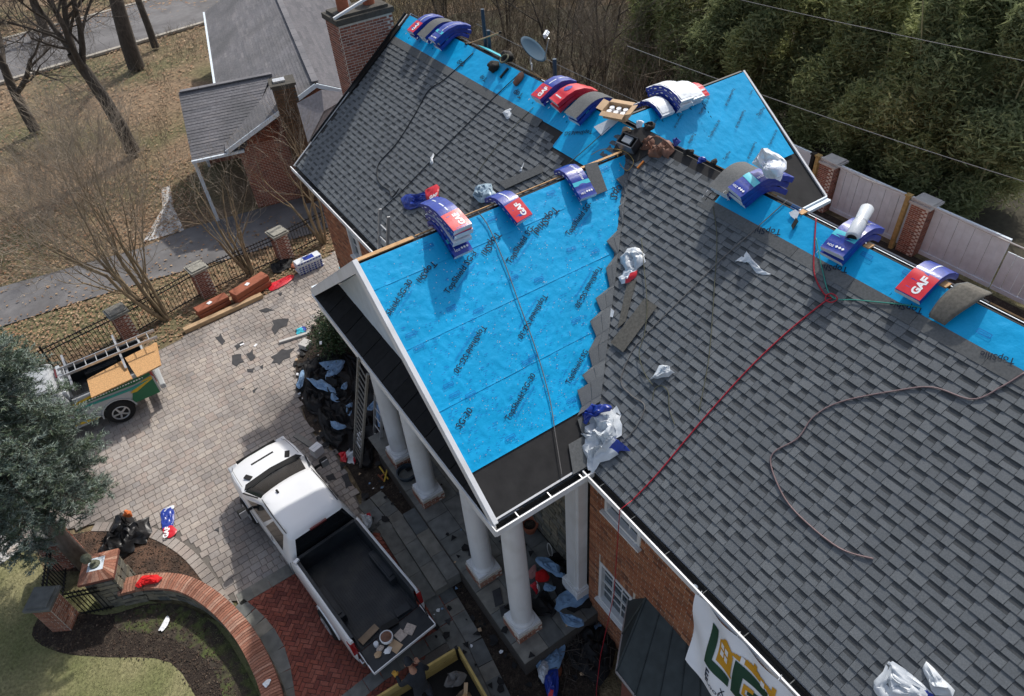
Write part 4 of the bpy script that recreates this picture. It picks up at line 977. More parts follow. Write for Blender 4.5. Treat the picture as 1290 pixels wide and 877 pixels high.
# something parked in the carport shade
# ------------------------------------------------------------------ trees
def bare_tree(name, label, base, h, r0, lean=(0, 0), spread=.55, levels=5, seed=1, m=None, m2=None, stems=1, cat='tree', group=None, first=.35, nb_=3, droop=0, fine=1.0, rot=0):
    rr = random.Random(seed); t = thing(name, label, cat, tuple(base), group=group)
    tk = MB(); tw = MB(); lm = MB()
    def grow(p, d, L, r, lv):
        k = 4 if lv < 2 else 3; pts = [p]; dd = d.normalized()
        for i in range(k):
            dd = (dd + V((rr.uniform(-1, 1), rr.uniform(-1, 1), rr.uniform(-.6, .8))) * (.10 + .05 * lv) + V((0, 0, .05 - droop * lv))).normalized(); pts.append(pts[-1] + dd * (L / k))
        r1 = r * (.62 if lv else .66)
        mb = tk if lv == 0 else (lm if lv < 3 else tw); mb.tube(pts, r, (8, 6, 5, 4, 3, 3, 3)[lv], r1, cap=False)
        if lv >= levels: return
        n = nb_ + (1 if lv in (1, 2, 3) and rr.random() < .6 * fine else 0)
        for i in range(n):
            f = rr.uniform(first if lv == 0 else .25, 1.0) if i else 1.0
            j = f * k; a = int(min(j, k - 1)); q = pts[a].lerp(pts[a + 1], j - a)
            ax = dd.orthogonal().normalized(); ax.rotate(Matrix.Rotation(rr.uniform(0, 2 * PI), 3, dd)); an = rr.uniform(.5, 1.1) * spread * (.5 if i == 0 else 1.1)
            nd = dd.copy(); nd.rotate(Matrix.Rotation(an, 3, ax)); grow(q, nd, L * rr.uniform(.58, .82), max(r1 * rr.uniform(.55, .8), .004), lv + 1)
    for s_ in range(stems):
        a = 2 * PI * s_ / stems + rot + rr.uniform(-.3, .3); e = .0 if stems == 1 else rr.uniform(.14, .34)
        d = V((lean[0] + math.cos(a) * e, lean[1] + math.sin(a) * e, 1)); b0 = V(base) + (V((math.cos(a), math.sin(a), 0)) * .09 if stems > 1 else V((0, 0, 0)))
        grow(b0, d, h * rr.uniform(.36, .42), r0 * (1 if stems == 1 else rr.uniform(.6, 1)), 0)
    m = m or bark_m; tk.build('trunk', [m], t, smooth=True); lm.build('limbs', [m], t, smooth=True)
    if tw.v: tw.build('twigs', [m2 or twig_m], t, kind='stuff')
    return t
bare_tree('crape_myrtle', 'leaning bare tree of many tan stems in the grass beside the orange packs', at(208, 402, 0), 7.6, .08, (-.22, .1), .62, 5, 21, bark_l, twig_m, stems=7, group='bare multi stemmed trees along the front fence', fine=1.5)
bare_tree('crape_myrtle', 'bare tree of many tan stems beside the larger orange pack at the fence', at(316, 345, 0), 4.8, .07, (-.05, .1), .65, 5, 22, bark_l, twig_m, stems=5, nb_=2, group='bare multi stemmed trees along the front fence', fine=.35)
bare_tree('crape_myrtle', 'bare tree of many tan stems against the corner of the brick house', at(408, 306, 0), 5.4, .075, (-.12, .05), .5, 5, 23, bark_l, twig_m, stems=5, nb_=2, group='bare multi stemmed trees along the front fence', fine=.35)
def gz_(px, py): return at(px, py, .2)
bare_tree('oak_tree', 'tall bare dark tree with wide limbs on the leafy slope, left of centre', gz_(168, 192), 13.5, .34, (0, 0), .95, 6, 31, bark_m, twig_d, first=.82, nb_=4, fine=1.2)
bare_tree('oak_tree', 'bare tree with a forked trunk at the left edge of the slope', gz_(45, 165), 9, .28, (0, .1), .9, 6, 32, bark_m, twig_d, first=.5, nb_=4)
bare_tree('oak_tree', 'thick trunked bare tree beside the street, middle of the three', gz_(172, 85), 14, .50, (0, 0), .7, 5, 33, bark_m, twig_d, first=.7)
bare_tree('oak_tree', 'slender bare tree beside the street, right of the thick trunk', gz_(196, 60), 13, .24, (0, 0), .7, 5, 34, bark_m, twig_d, first=.6)
bare_tree('oak_tree', 'bare tree by the street near the top left corner', gz_(60, 45), 13, .30, (0, 0), .8, 5, 35, bark_m, twig_d, first=.5)
# scrub and saplings behind the house
for i, (px, py, h, s_, lab) in enumerate([(560, -15, 8, 41, 'bare sapling behind the top left end of the ridge'), (640, 0, 9, 42, 'bare sapling behind the satellite dish'), (700, 30, 8, 43, 'bare tangled tree behind the ridge bundles'), (760, 40, 9, 44, 'bare pale tree between the dish and the bamboo'), (735, 75, 6, 45, 'bare shrub close behind the red bundle')]):
    bare_tree('bare_tree', lab, at(px, py + 60, 0) , h, .09, (0, 0), .8, 5, s_, bark_m, mat('twig_grey_%d' % i, (.20, .17, .13), .9, .2) , stems=3, group=None, fine=1.3)
# far wood and bamboo: masses nobody could count
def leaf_cloud(name, label, cat, clumps, mats, n_leaf, ls, seed, aspect=3.2, kind='stuff', parent=None, updown=.5, tri=False):
    nv = 3 if tri else 4
    import numpy as np
    rg_ = np.random.default_rng(seed); VS = []; MS = []
    for (c, rx, rz, mi, wgt) in clumps:
        k = max(1, int(n_leaf * wgt))
        p = rg_.normal(0, 1, (k, 3)) * (rx * .62, rx * .62, rz * .62) + np.array(tuple(c))
        d = rg_.uniform(-1, 1, (k, 3)); d[:, 2] = rg_.uniform(-.9, .35, k) * updown * 1.6; d /= np.linalg.norm(d, axis=1)[:, None]
        o = np.cross(d, rg_.uniform(-1, 1, (k, 3))); o /= np.linalg.norm(o, axis=1)[:, None] + 1e-9
        L = ls * rg_.uniform(.5, 1.4, k)[:, None]; w_ = L / aspect
        VS.append((np.stack([p - d * L / 2 + o * w_ / 2, p - d * L / 2 - o * w_ / 2, p + d * L / 2], 1) if tri else np.stack([p - d * L / 2, p + o * w_ / 2, p + d * L / 2, p - o * w_ / 2], 1)).reshape(-1, 3)); MS.append(np.full(k, mi))
    VS = np.concatenate(VS); MS = np.concatenate(MS); n = len(MS); me = bpy.data.meshes.new(name)
    me.vertices.add(nv * n); me.vertices.foreach_set('co', VS.ravel()); me.loops.add(nv * n); me.loops.foreach_set('vertex_index', np.arange(nv * n, dtype=np.int32))
    me.polygons.add(n); me.polygons.foreach_set('loop_start', np.arange(0, nv * n, nv, dtype=np.int32)); me.polygons.foreach_set('material_index', MS.astype(np.int32))
    for m_ in mats: me.materials.append(m_)
    me.update(calc_edges=True); ob = bpy.data.objects.new(name, me); link(ob)
    if parent is not None: ob.parent = parent; ob.location = -wloc(parent)
    tag(ob, label, cat, kind=kind); return ob
bm_ = [mat('bamboo_leaf_%d' % i, None, .9, .3, 3, pal=p, spec=.12) for i, p in enumerate([
    [(.22, .26, .12), (.28, .31, .16), (.18, .22, .10)], [(.33, .37, .16), (.40, .43, .21), (.27, .31, .13)], [(.44, .46, .22), (.53, .52, .28), (.36, .38, .17)], [(.48, .37, .22), (.40, .33, .20), (.54, .43, .27)]])]
for m_ in bm_:      # thin leaves let light through
    N = m_.node_tree.nodes; L = m_.node_tree.links; pb_ = N['Principled BSDF']; tr_ = N.new('ShaderNodeBsdfTranslucent'); mx_ = N.new('ShaderNodeMixShader'); mx_.inputs[0].default_value = .38
    L.new(pb_.inputs['Base Color'].links[0].from_socket, tr_.inputs[0]); L.new(pb_.outputs[0], mx_.inputs[1]); L.new(tr_.outputs[0], mx_.inputs[2]); L.new(mx_.outputs[0], N['Material Output'].inputs[0])
rr = random.Random(3); cl = []; culm = MB()
fence_y0 = 16
def wood_h(x, y): return 8.2 + 2.5 * noise.noise(V((x * .07, y * .07, 3)))
n_c = 0
cells = []
x = 19.0
while x < 78:
    y = -34.0
    st = 1.35 if x < 34 else 2.1
    while y < 62:
        px, py = x + rr.uniform(-.7, .7), y + rr.uniform(-.7, .7)
        y += st
        # boundary: only the grove to the right of the bare scrub
        if py > 13 + (px - 20) * .78 + 5: continue
        if px < 20.6: continue
        h = wood_h(px, py) * rr.uniform(.62, 1.12)
        if px < 23: h *= .85
        a = prj((px, py, h)); 
        if not (-40 < a[0] < 1330 and -60 < a[1] < 560): continue
        cells.append((px, py, h, st))
    x += st
for (px, py, h, st) in cells:
    nz = noise.noise(V((px * .11, py * .11, 9)));
    mi = 0 if nz < -.22 else (1 if nz < .12 else 2)
    if noise.noise(V((px * .16, py * .16, 21))) > .30: mi = 3
    for k in range(7):
        z = h * (1 - .12 * k) - .4 + rr.uniform(-.3, .3); ang = rr.uniform(0, 2 * PI); rad = .15 + .16 * k + rr.uniform(0, .4)
        if k > 3 and px > 24: continue
        cl.append(((px + math.cos(ang) * rad, py + math.sin(ang) * rad, z), st * rr.uniform(.22, .55), rr.uniform(.4, .9), mi if rr.random() < .6 else rr.randint(0, 2), (.8, 1.0, .8, .6, .6, .5, .5)[k] * st / 1.35))
    lx, ly = rr.uniform(-.9, .9), rr.uniform(-.9, .9)
    culm.tube([(px, py, 0), (px + lx * .2, py + ly * .2, h * .5), (px + lx, py + ly, h * 1.02)], .05, 4, .018, cap=False)
N_l = 1350000 / max(1, sum(c[4] for c in cl))
leaf_cloud('bamboo_foliage', 'dense green and brown bamboo thicket filling the slope behind the white fence', 'bamboo', cl, bm_, N_l, .27, 8, 4.2, tri=True)
culm.build('bamboo_culms', [mat('culm', (.34, .33, .18), .7, .3)], None, kind='stuff', label='slender bamboo culms rising through the thicket', cat='bamboo')
# brown scrubby twigs on the leafy slopes
sc_ = MB(); rr = random.Random(77)
for i in range(26000):
    if i % 3 == 1: x, y = rr.uniform(-22, 9), rr.uniform(19, 62)
    else: x, y = rr.uniform(10, 52), rr.uniform(12, 60)
    if -1 > x > -999 and 16.0 < y < 20.5 and i % 3 == 1: continue
    q = nbp(0, 0, 0); lx = (V((x, y, 0)) - q).dot(ud); ly = (V((x, y, 0)) - q).dot(vd)
    if -1.6 < lx < 9.6 and -4 < ly < 20: continue
    if inpoly(x, y, drv): continue
    ds = (V((x, y, 0)) - V((s1.x, s1.y, 0))).dot(nv_)
    if -0.5 < ds < 10 and (i % 3 == 1 or x < 12): continue
    dens = noise.noise(V((x * .12, y * .12, 4)))
    if dens < -.05 and i % 3 == 1: continue
    h = rr.uniform(.25, 1.0) if i % 3 == 1 else rr.uniform(.8, 3.6); p = V((x, y, .0))
    d = V((rr.uniform(-.5, .5), rr.uniform(-.5, .5), 1)) * h
    sc_.tube([p, p + d * .6, p + d + V((rr.uniform(-.2, .2), rr.uniform(-.2, .2), 0)) * h], .008 if i % 3 == 1 else .013, 3, .003, cap=False)
    for _ in range(3): e = p + d * rr.uniform(.4, .9); sc_.tube([e, e + V((rr.uniform(-.4, .4), rr.uniform(-.4, .4), rr.uniform(.1, .5))) * h], .006 if i % 3 == 1 else .010, 3, .002, cap=False)
sc_.build('brush_twigs', [mat('brush', None, .95, .3, 2, pal=[(.20, .155, .105), (.12, .095, .07), (.27, .22, .16), (.15, .13, .08)])], None, kind='stuff', label='tangle of dry bare brush over the leafy slope', cat='brush')
sheet('grove_floor', [(19.3, 13), (19.3, -60), (120, -60), (120, 90), (60, 55)], .35 * 0 + .02, mat('grove_soil', (.05, .045, .03), .97, .4, 4))
sheet('scrub_floor', [(11, 14), (19.3, 12), (34, 24), (70, 58), (60, 100), (22, 80), (11, 40)], .025, mat('scrub_soil', (.12, .095, .065), .97, .5, 5, .8, 20, blot=((.07, .07, .04), .4, .4, .6)))
# cedar in the lower left
def cedar(base, h, R0):
    t = thing('blue_cedar', 'large blue green cedar with a grey trunk, filling the left edge beside the ladder truck', 'tree', tuple(base))
    rr = random.Random(9); tk = MB(); bx_, by_ = base[0], base[1]
    tk.tube([(bx_, by_, 0), (bx_ - .05, by_ + .05, 2), (bx_ + .1, by_, 5), (bx_, by_ + .1, h)], [.2, .17, .11, .02], 12, cap=True); tk.build('trunk', [mat('cedar_bark', (.17, .145, .13), .95, .35, 14, .7, 25, stretch=(1, 1, .4))], t, smooth=True)
    br = MB(); vs = []; fs = []; ms = []
    nbr = 215
    for i in range(nbr):
        f = i / nbr; z = 2.6 + (h - 2.75) * f; L = R0 * (.82 + .5 * math.sin(PI * f)) * (1 - f) ** .5 * rr.uniform(.7, 1.1) + .1; a = i * 2.399 + rr.uniform(-.3, .3)
        d = V((math.cos(a), math.sin(a), 0)); pts = [V((bx_, by_, z)) + d * (L * s) + V((0, 0, .22 * L * s - .42 * L * s * s + rr.uniform(-.03, .03))) for s in (0, .25, .5, .75, 1)]
        br.tube(pts, .035 * (1 - f * .6), 5, .006, cap=False); sd = V((-d.y, d.x, 0))
        nt_ = int(16 + L * 22)
        for j in range(nt_):
            s = rr.uniform(.18, 1.0); k = min(int(s * 4), 3); q = pts[k].lerp(pts[k + 1], s * 4 - k); tl = (.18 + .55 * (1 - s) + .15) * rr.uniform(.6, 1.1); td = (sd * rr.choice((-1, 1)) * rr.uniform(.5, 1) + d * rr.uniform(.3, .9) + V((0, 0, rr.uniform(-.35, .15)))).normalized()
            br.tube([q, q + td * tl], .007, 3, .003, cap=False)
            mi = 0 if rr.random() < .5 else 1
            if rr.random() < .18: mi = 2
            for n in range(int(16 + tl * 46)):
                u_ = rr.random(); c = q + td * (tl * u_) + V((rr.uniform(-.03, .03), rr.uniform(-.03, .03), rr.uniform(-.02, .03))); nd = (td * .7 + V((rr.uniform(-1, 1), rr.uniform(-1, 1), rr.uniform(-.3, .9)))).normalized(); o = nd.orthogonal().normalized(); o.rotate(Matrix.Rotation(rr.uniform(0, PI), 3, nd)); LL = rr.uniform(.06, .12); kk = len(vs)
                vs += [tuple(c - o * .009), tuple(c + o * .009), tuple(c + nd * LL)]; fs.append((kk, kk + 1, kk + 2)); ms.append(mi)
    br.build('branches', [bark_m], t, kind='stuff')
    b = MB(); b.v = vs; b.f = fs; b.m = ms
    b.build('needles', [mat('needle_blue', None, .7, .3, 2, pal=[(.15, .20, .165), (.22, .28, .235), (.10, .14, .11)]), mat('needle_green', None, .7, .3, 2, pal=[(.09, .14, .09), (.15, .19, .12), (.07, .11, .07)]), mat('needle_grey', None, .7, .3, 2, pal=[(.30, .36, .31), (.20, .25, .21)])], t, kind='stuff')
cb = at(122, 705, 0)
cedar((cb.x - .25, cb.y, 0), 9.4, 1.85)
# boxwood by the portico corner
def bush(name, label, c, r, h, seed, pal, n=5200):
    rr = random.Random(seed); t = thing(name, label, 'shrub', (c[0], c[1], 0)); tk = MB()
    for i in range(9): a = rr.uniform(0, 6.28); tk.tube([(c[0], c[1], 0), (c[0] + math.cos(a) * r * .6, c[1] + math.sin(a) * r * .6, h * .8)], .02, 4, .006, cap=False)
    tk.build('stems', [bark_m], t, kind='stuff')
    cl = [((c[0] + rr.uniform(-.5, .5) * r, c[1] + rr.uniform(-.5, .5) * r, h * rr.uniform(.35, .8)), r * .55, h * .32, 0, 1) for _ in range(9)]
    leaf_cloud('leaves', None, None, cl, [mat(name + '_leaf_%d' % seed, None, .5, .3, 3, pal=pal)], n / 9, .07, seed, 1.8, parent=t)
bp = at(415, 425, .6)
bush('boxwood', 'round dark evergreen shrub by the left corner of the portico', (bp.x, bp.y), .75, 1.3, 4, [(.02, .045, .015), (.035, .07, .022), (.05, .09, .03)])
# overhead wires
wire_m = mat('wire_grey', (.20, .20, .20), .7, .1)
def wire(label, a, c, sag, r=.012, m=None):
    r *= .62
    a, c = V(a), V(c); pts = [a.lerp(c, i / 24) - V((0, 0, 4 * sag * (i / 24) * (1 - i / 24))) for i in range(25)]
    b = MB(); b.tube(pts, r, 5); tag(b.build('overhead_wire', [m or wire_m]), label, 'wire', 'overhead wires behind the house')
wire('uppermost overhead wire crossing the bamboo at the top right', at(900, -8, 9), at(1400, 98, 9), .05, .012)
wire('overhead wire from behind the rear gable across the bamboo', at(790, 58, 9.5), at(1400, 262, 6.5), .1, .014)
wire('overhead wire passing behind the satellite dish and cardboard box', at(600, 30, 9.0), at(830, 140, 8.2), .05, .012)
# ------------------------------------------------------------------ shingle bundles draped over the ridges
def bundle(label, ridge, px, style, levels=1, wid=.34, off=0.0, yaw=0.0, grp='shingle bundles laid over the ridges', Rb=.34, names=None, lvl0=0, tilt=0.0, stiff=0.0, lenb=.86):
    """px: pixel of the middle of the near lower edge; the bundle runs up and over the ridge"""
    if ridge == 'M': P = onM(px[0], px[1], .03); n = NM; k = math.hypot(1, SLM); rp = V((XR, P.y, ZR)); cr = V((-1, 0, 0)); ax = V((0, -1, 0)); sl = math.atan(SLM); ve = (V((XR, 0, 0)) - V((P.x, 0, 0))).length * k
    elif ridge == 'P': P = onP(px[0], px[1], .03); n = NP; k = math.hypot(1, SLP); rp = V((P.x, 0, ZP)); cr = V((0, -1, 0)); ax = V((1, 0, 0)); sl = math.atan(SLP); ve = abs(P.y) * k
    else: P = onQ(px[0], px[1], .03); n = NQ; k = math.hypot(1, SLQ); rp = V((P.x, YQ, ZR)); cr = V((0, -1, 0)); ax = V((1, 0, 0)); sl = math.atan(SLQ); ve = abs(P.y - YQ) * k
    ve += .05 + off; sl0 = sl; v0, v1 = ve - lenb, ve; TH = .088
    out = []
    for lv in range(lvl0, lvl0 + levels):
        h0 = .025 + lv * (TH + .004); st = style[min(lv - lvl0, len(style) - 1)]
        jit = random.Random(int(px[0] * 7 + lv)); sv = jit.uniform(-.05, .05) * (lv > 0); sw = jit.uniform(-.02, .02) * (lv > 0); yw = yaw + jit.uniform(-.05, .05) * (lv > 0)
        R0 = Rb + lv * .085; sl = sl0 * (1 - (stiff if stiff else .14) - (.13 if lv > lvl0 else 0))
        def prof(v, h, R0=R0, sl=sl):     # arc over the crown then straight down each side
            lim = R0 * sl
            if abs(v) <= lim: a = v / R0; x = R0 * math.sin(a); z = R0 * math.cos(a)
            else:
                s_ = 1 if v > 0 else -1; a = sl * s_; e = abs(v) - lim; x = s_ * (R0 * math.sin(sl) + e * math.cos(sl)); z = R0 * math.cos(sl) - e * math.sin(sl)
            nx, nz = math.sin(a), math.cos(a)
            # lift so that the straight part rests on the slope
            zc = R0
            return x + nx * h, z - zc + nz * h
        shift = h0 - (lv * .085 if False else 0)
        t = thing('shingle_bundle', label[lv - lvl0] if isinstance(label, list) else label, 'shingle bundle', tuple(rp), group=grp)
        def pt(u, v, h, yw=yw, sv=sv, sw=sw, prof=prof, h0=h0):
            uu = u * math.cos(yw) - (v - (v0 + v1) / 2) * math.sin(yw) + sw; vv = v + sv + u * math.sin(yw)
            x, z = prof(vv, h + h0 + (.007 * noise.noise(V((uu * 9, vv * 7, lv * 3.3 + px[0]))) if h > .03 else 0)); return rp + ax * uu + cr * x + V((0, 0, z)) + n * (tilt * 0)
        b = MB(); NV = 22; hw = wid / 2
        sec = [(-hw, 0), (hw, 0), (hw + .004, TH * .5), (hw - .006, TH), (hw * .5, TH + .006), (-hw * .5, TH + .006), (-hw + .006, TH), (-hw - .004, TH * .5)]
        vs = []; fs = []; ms = []; ns = len(sec)
        for j in range(NV + 1):
            v = v0 + (v1 - v0) * j / NV; wob = .004 * math.sin(j * 1.7 + lv)
            for (u, h) in sec: vs.append(pt(u, v, h + (wob if h > .05 else 0)))
        side = 0; endm = 1; topm = {'gray': 2}.get(st, 0)
        for j in range(NV):
            for i in range(ns):
                q = (i + 1) % ns; fs.append((j * ns + i, j * ns + q, (j + 1) * ns + q, (j + 1) * ns + i))
                ms.append(topm if i in (3, 4, 5) else (3 if (st in ('red', 'allred') and i in (2, 6, 1, 7) and False) else (1 if st == 'white' and i in (3, 4, 5) else side)))
        fs.append(tuple(range(ns - 1, -1, -1))); ms.append(1); fs.append(tuple(range(NV * ns, NV * ns + ns))); ms.append(1)
        if st == 'white': ms = [1 if (i % ns in (3, 4, 5) and i < NV * ns) else m_ for i, m_ in enumerate(ms)]
        b.v = [tuple(p) for p in vs]; b.f = fs; b.m = ms
        base_m = red_wrap if st == 'allred' else bl_wrap
        b.build('wrapper', [base_m, wh_wrap, shingle_flat], t, auto=.7)
        def patch(nm, ua, ub, va, vb, m_, h=TH + .009, nv=8):
            q = MB(); q.grid(lambda a, c: pt(ua + (ub - ua) * a, va + (vb - va) * c, h - (.004 if abs(ua + (ub - ua) * a) > hw * .8 else 0)), 4, nv); return q.build(nm, [m_], t, smooth=True)
        def words(s, u0, v0_, du, dv, m_, h=TH + .013, bold=.03, nm='lettering', hs=1.0):
            V2, F2 = text_geo(s, bold); q = MB(); L = math.hypot(du, dv); eu, ev = du / L, dv / L
            q.add([pt(u0 + eu * a * L + ev * b_ * L * hs, v0_ + ev * a * L - eu * b_ * L * hs, h) for a, b_ in V2], F2); q.build(nm, [m_], t)
        top = (lv == lvl0 + levels - 1)
        if st == 'red':
            patch('red_label', -hw + .004, hw - .004, v1 - .37, v1 - .012, red_wrap)
            if top: words('GAF', -.115, v1 - .10, .25, -.17 * .0 - .0001, lt_m, bold=.05) if False else words('GAF', .085, v1 - .05, 0.0, -.27, lt_m, bold=.055, hs=.95) if False else words('GAF', .095, v1 - .06, 0.0, -.27, lt_m, bold=.05, hs=1.0)
            patch('white_band', -.012, .012, v0 + .1, v1 - .4, wh_wrap, nv=12) if top else None
        if st == 'blue':
            patch('cyan_band', -hw + .004, hw - .004, v1 - .33, v1 - .25, cy_wrap)
            if top:
                for d_ in range(3):
                    q = MB(); cu, cv = .01 + d_ * .05, v1 - .10 ; r_ = .024
                    q.add([pt(cu + a, cv + c, TH + .013) for a, c in ((r_, 0), (0, -r_), (-r_, 0), (0, r_))], [(0, 1, 2, 3)]); q.build('diamond_mark', [lt_m], t)
                words('Timberline', -.13, v1 - .40, .001, -.36, lt_m, bold=.01, nm='lettering') if False else words('Timberline', .04, v0 + .16, -.001, .36, lt_m, bold=.005)
                words('HDZ', -.13, v1 - .07, .10, -.001, lt_m, bold=.02)
        if st == 'allred':
            q = MB(); cu, cv = -.03, v1 - .36; q.add([pt(cu + .07 * math.cos(i * PI / 8), cv + .07 * math.sin(i * PI / 8), TH + .012) for i in range(16)], [tuple(range(16))]); q.build('round_badge', [bl_wrap], t)
            words('StarterMatch', .04, v0 + .2, -.001, .3, lt_m, bold=.005) if False else patch('white_band', -.10, .10, v1 - .16, v1 - .13, wh_wrap)
        if st == 'gray':
            patch('bare_shingle', -hw - .02, hw + .02, v0 + .02, v1 + .02, shingle_flat, h=TH + .016, nv=20)
        # printed side panel dashes
        for sgn in (-1,):
            q = MB()
            for j in range(9):
                va = v0 + .06 + j * .105; z0 = .022 + .02 * (j % 2)
                P4 = [pt(sgn * (hw + .008), va, z0), pt(sgn * (hw + .008), va + .05, z0), pt(sgn * (hw + .008), va + .05, z0 + .018), pt(sgn * (hw + .008), va, z0 + .018)]; q.add(P4, [(0, 1, 2, 3), (3, 2, 1, 0)])
            q.build('side_print', [lt_m if st not in ('allred',) else wh_wrap], t, kind='stuff')
        if st == 'white' and top: patch('pale_panel', -hw * .8, hw * .8, v0 + .1, v1 - .05, wh_wrap, h=TH + .010)
        out.append(t)
    return out
bundle(['shingle bundle with red label at the far top end of the ridge, lower one', 'shingle bundle with red label at the far top end of the ridge, upper one'], 'M', (527, 49), ['blue', 'red'], 2, off=.02)
bundle(['grey topped shingle bundle second from the far top end of the ridge, lower one', 'grey topped opened shingle bundle second from the far top end of the ridge, upper one'], 'M', (541, 54), ['white', 'gray'], 2)
bundle(['blue shingle bundle third along the top end of the ridge, bottom of its stack', 'blue shingle bundle third along the top end of the ridge, middle of its stack', 'blue shingle bundle third along the top end of the ridge, top of its stack'], 'M', (557, 63), ['blue', 'blue', 'blue'], 3)
bundle(['blue shingle bundle below the red labelled one, right of the satellite dish', 'shingle bundle with bold red label, right of the satellite dish'], 'M', (686, 131), ['blue', 'red'], 2, off=.02)
bundle(['all red shingle bundle with a round blue badge on the ridge, lower of two', 'all red shingle bundle with a round blue badge on the ridge, upper of two'], 'M', (707, 140), ['allred', 'allred'], 2, yaw=.12)
bundle(['blue and white shingle bundle under the grey topped one beside the cardboard box', 'grey topped opened shingle bundle beside the cardboard box'], 'M', (729, 156), ['blue', 'gray'], 2)
bundle('pale single shingle bundle at the left end of the rear gable ridge', 'Q', (836, 147), ['white'], 1)
bundle(['pale shingle bundle on the rear gable ridge, bottom of the middle stack', 'pale shingle bundle on the rear gable ridge, centre of the middle stack', 'pale shingle bundle on the rear gable ridge, top of the middle stack'], 'Q', (855, 140), ['white', 'white', 'white'], 3)
bundle(['pale shingle bundle on the rear gable ridge beside the small red one, lower', 'pale shingle bundle on the rear gable ridge beside the small red one, upper'], 'Q', (871, 132), ['white', 'white'], 2)
bundle('small faded red bundle right of the pale stacks on the rear gable', 'Q', (882, 125), ['allred'], 1, wid=.26, lenb=.5)
bundle('blue shingle bundle with white diamonds, bottom of the tall stack on the portico ridge', 'P', (580, 321), ['blue'], 1, wid=.36, stiff=.1)
bundle(['white shingle bundle, second from the bottom of the tall stack on portico ridge', 'red labelled shingle bundle, second from the top of the tall stack on portico ridge', 'shingle bundle with glossy red label, top of the tall stack on the portico ridge'], 'P', (579, 313), ['white', 'red', 'red'], 3, wid=.36, stiff=.42, lvl0=1, off=-.04)
bundle('single shingle bundle with red label draped over the middle of the portico ridge', 'P', (653, 280), ['red'], 1, wid=.36, yaw=-.12)
bundle('single blue shingle bundle with white diamonds near the upper end of the portico ridge', 'P', (737, 250), ['blue'], 1, wid=.36, yaw=.06)
bundle(['white shingle bundle under the grey sheets beside the rear gable, lower one', 'opened grey topped shingle bundle beside the rear gable, upper one'], 'M', (914, 247), ['white', 'gray'], 2, wid=.35, stiff=.1, lenb=.74)
bundle(['blue shingle bundle in the stack under the white plastic sack, bottom', 'blue shingle bundle in the stack under the white sack, middle', 'blue shingle bundle in the stack under the white plastic sack, top'], 'M', (939, 258), ['blue', 'blue', 'blue'], 3, yaw=.15, stiff=.15)
bundle(['blue shingle bundle under another, beneath the white plastic roll', 'blue shingle bundle with white diamonds right beneath the white plastic roll'], 'M', (1052, 327), ['blue', 'blue'], 2, wid=.38, stiff=.08)
bundle('single shingle bundle with the largest red label, on the right hand ridge', 'M', (1147, 375), ['red'], 1, wid=.37)
# flap of loose shingles curling over the ridge
t = thing('shingle_sheet', 'loose grey brown shingle sheets curling over the ridge right of the large red label', 'shingle sheet', tuple(onM(1195, 380)))
for k in range(2):
    A, B_ = onM(1172, 394, .05 + .03 * k), onM(1200, 398, .05 + .03 * k)
    def f(u, v, k=k, A=A):
        s = v * .70 - .35; y = A.y - .02 * k - u * .27 + .05 * math.sin(v * 3 + u * 2) - v * .08 
        s0 = (V((XR, 0, 0)) - V((A.x, 0, 0))).length * math.hypot(1, SLM); d = s0 - v * .70
        x = XR - d / math.hypot(1, SLM); z = (ZR - abs(d) / math.hypot(1, SLM) * SLM if d > 0 else ZR + .03); return V((x, y, z)) + NM * (.05 + .03 * k + .05 * math.sin(PI * min(1, v * 1.1)) + .05 * u * v)
    q = MB(); q.grid(f, 6, 14); q.build('sheet', [shingle_brown if k else shingle_flat], t, smooth=True, solid=.006)
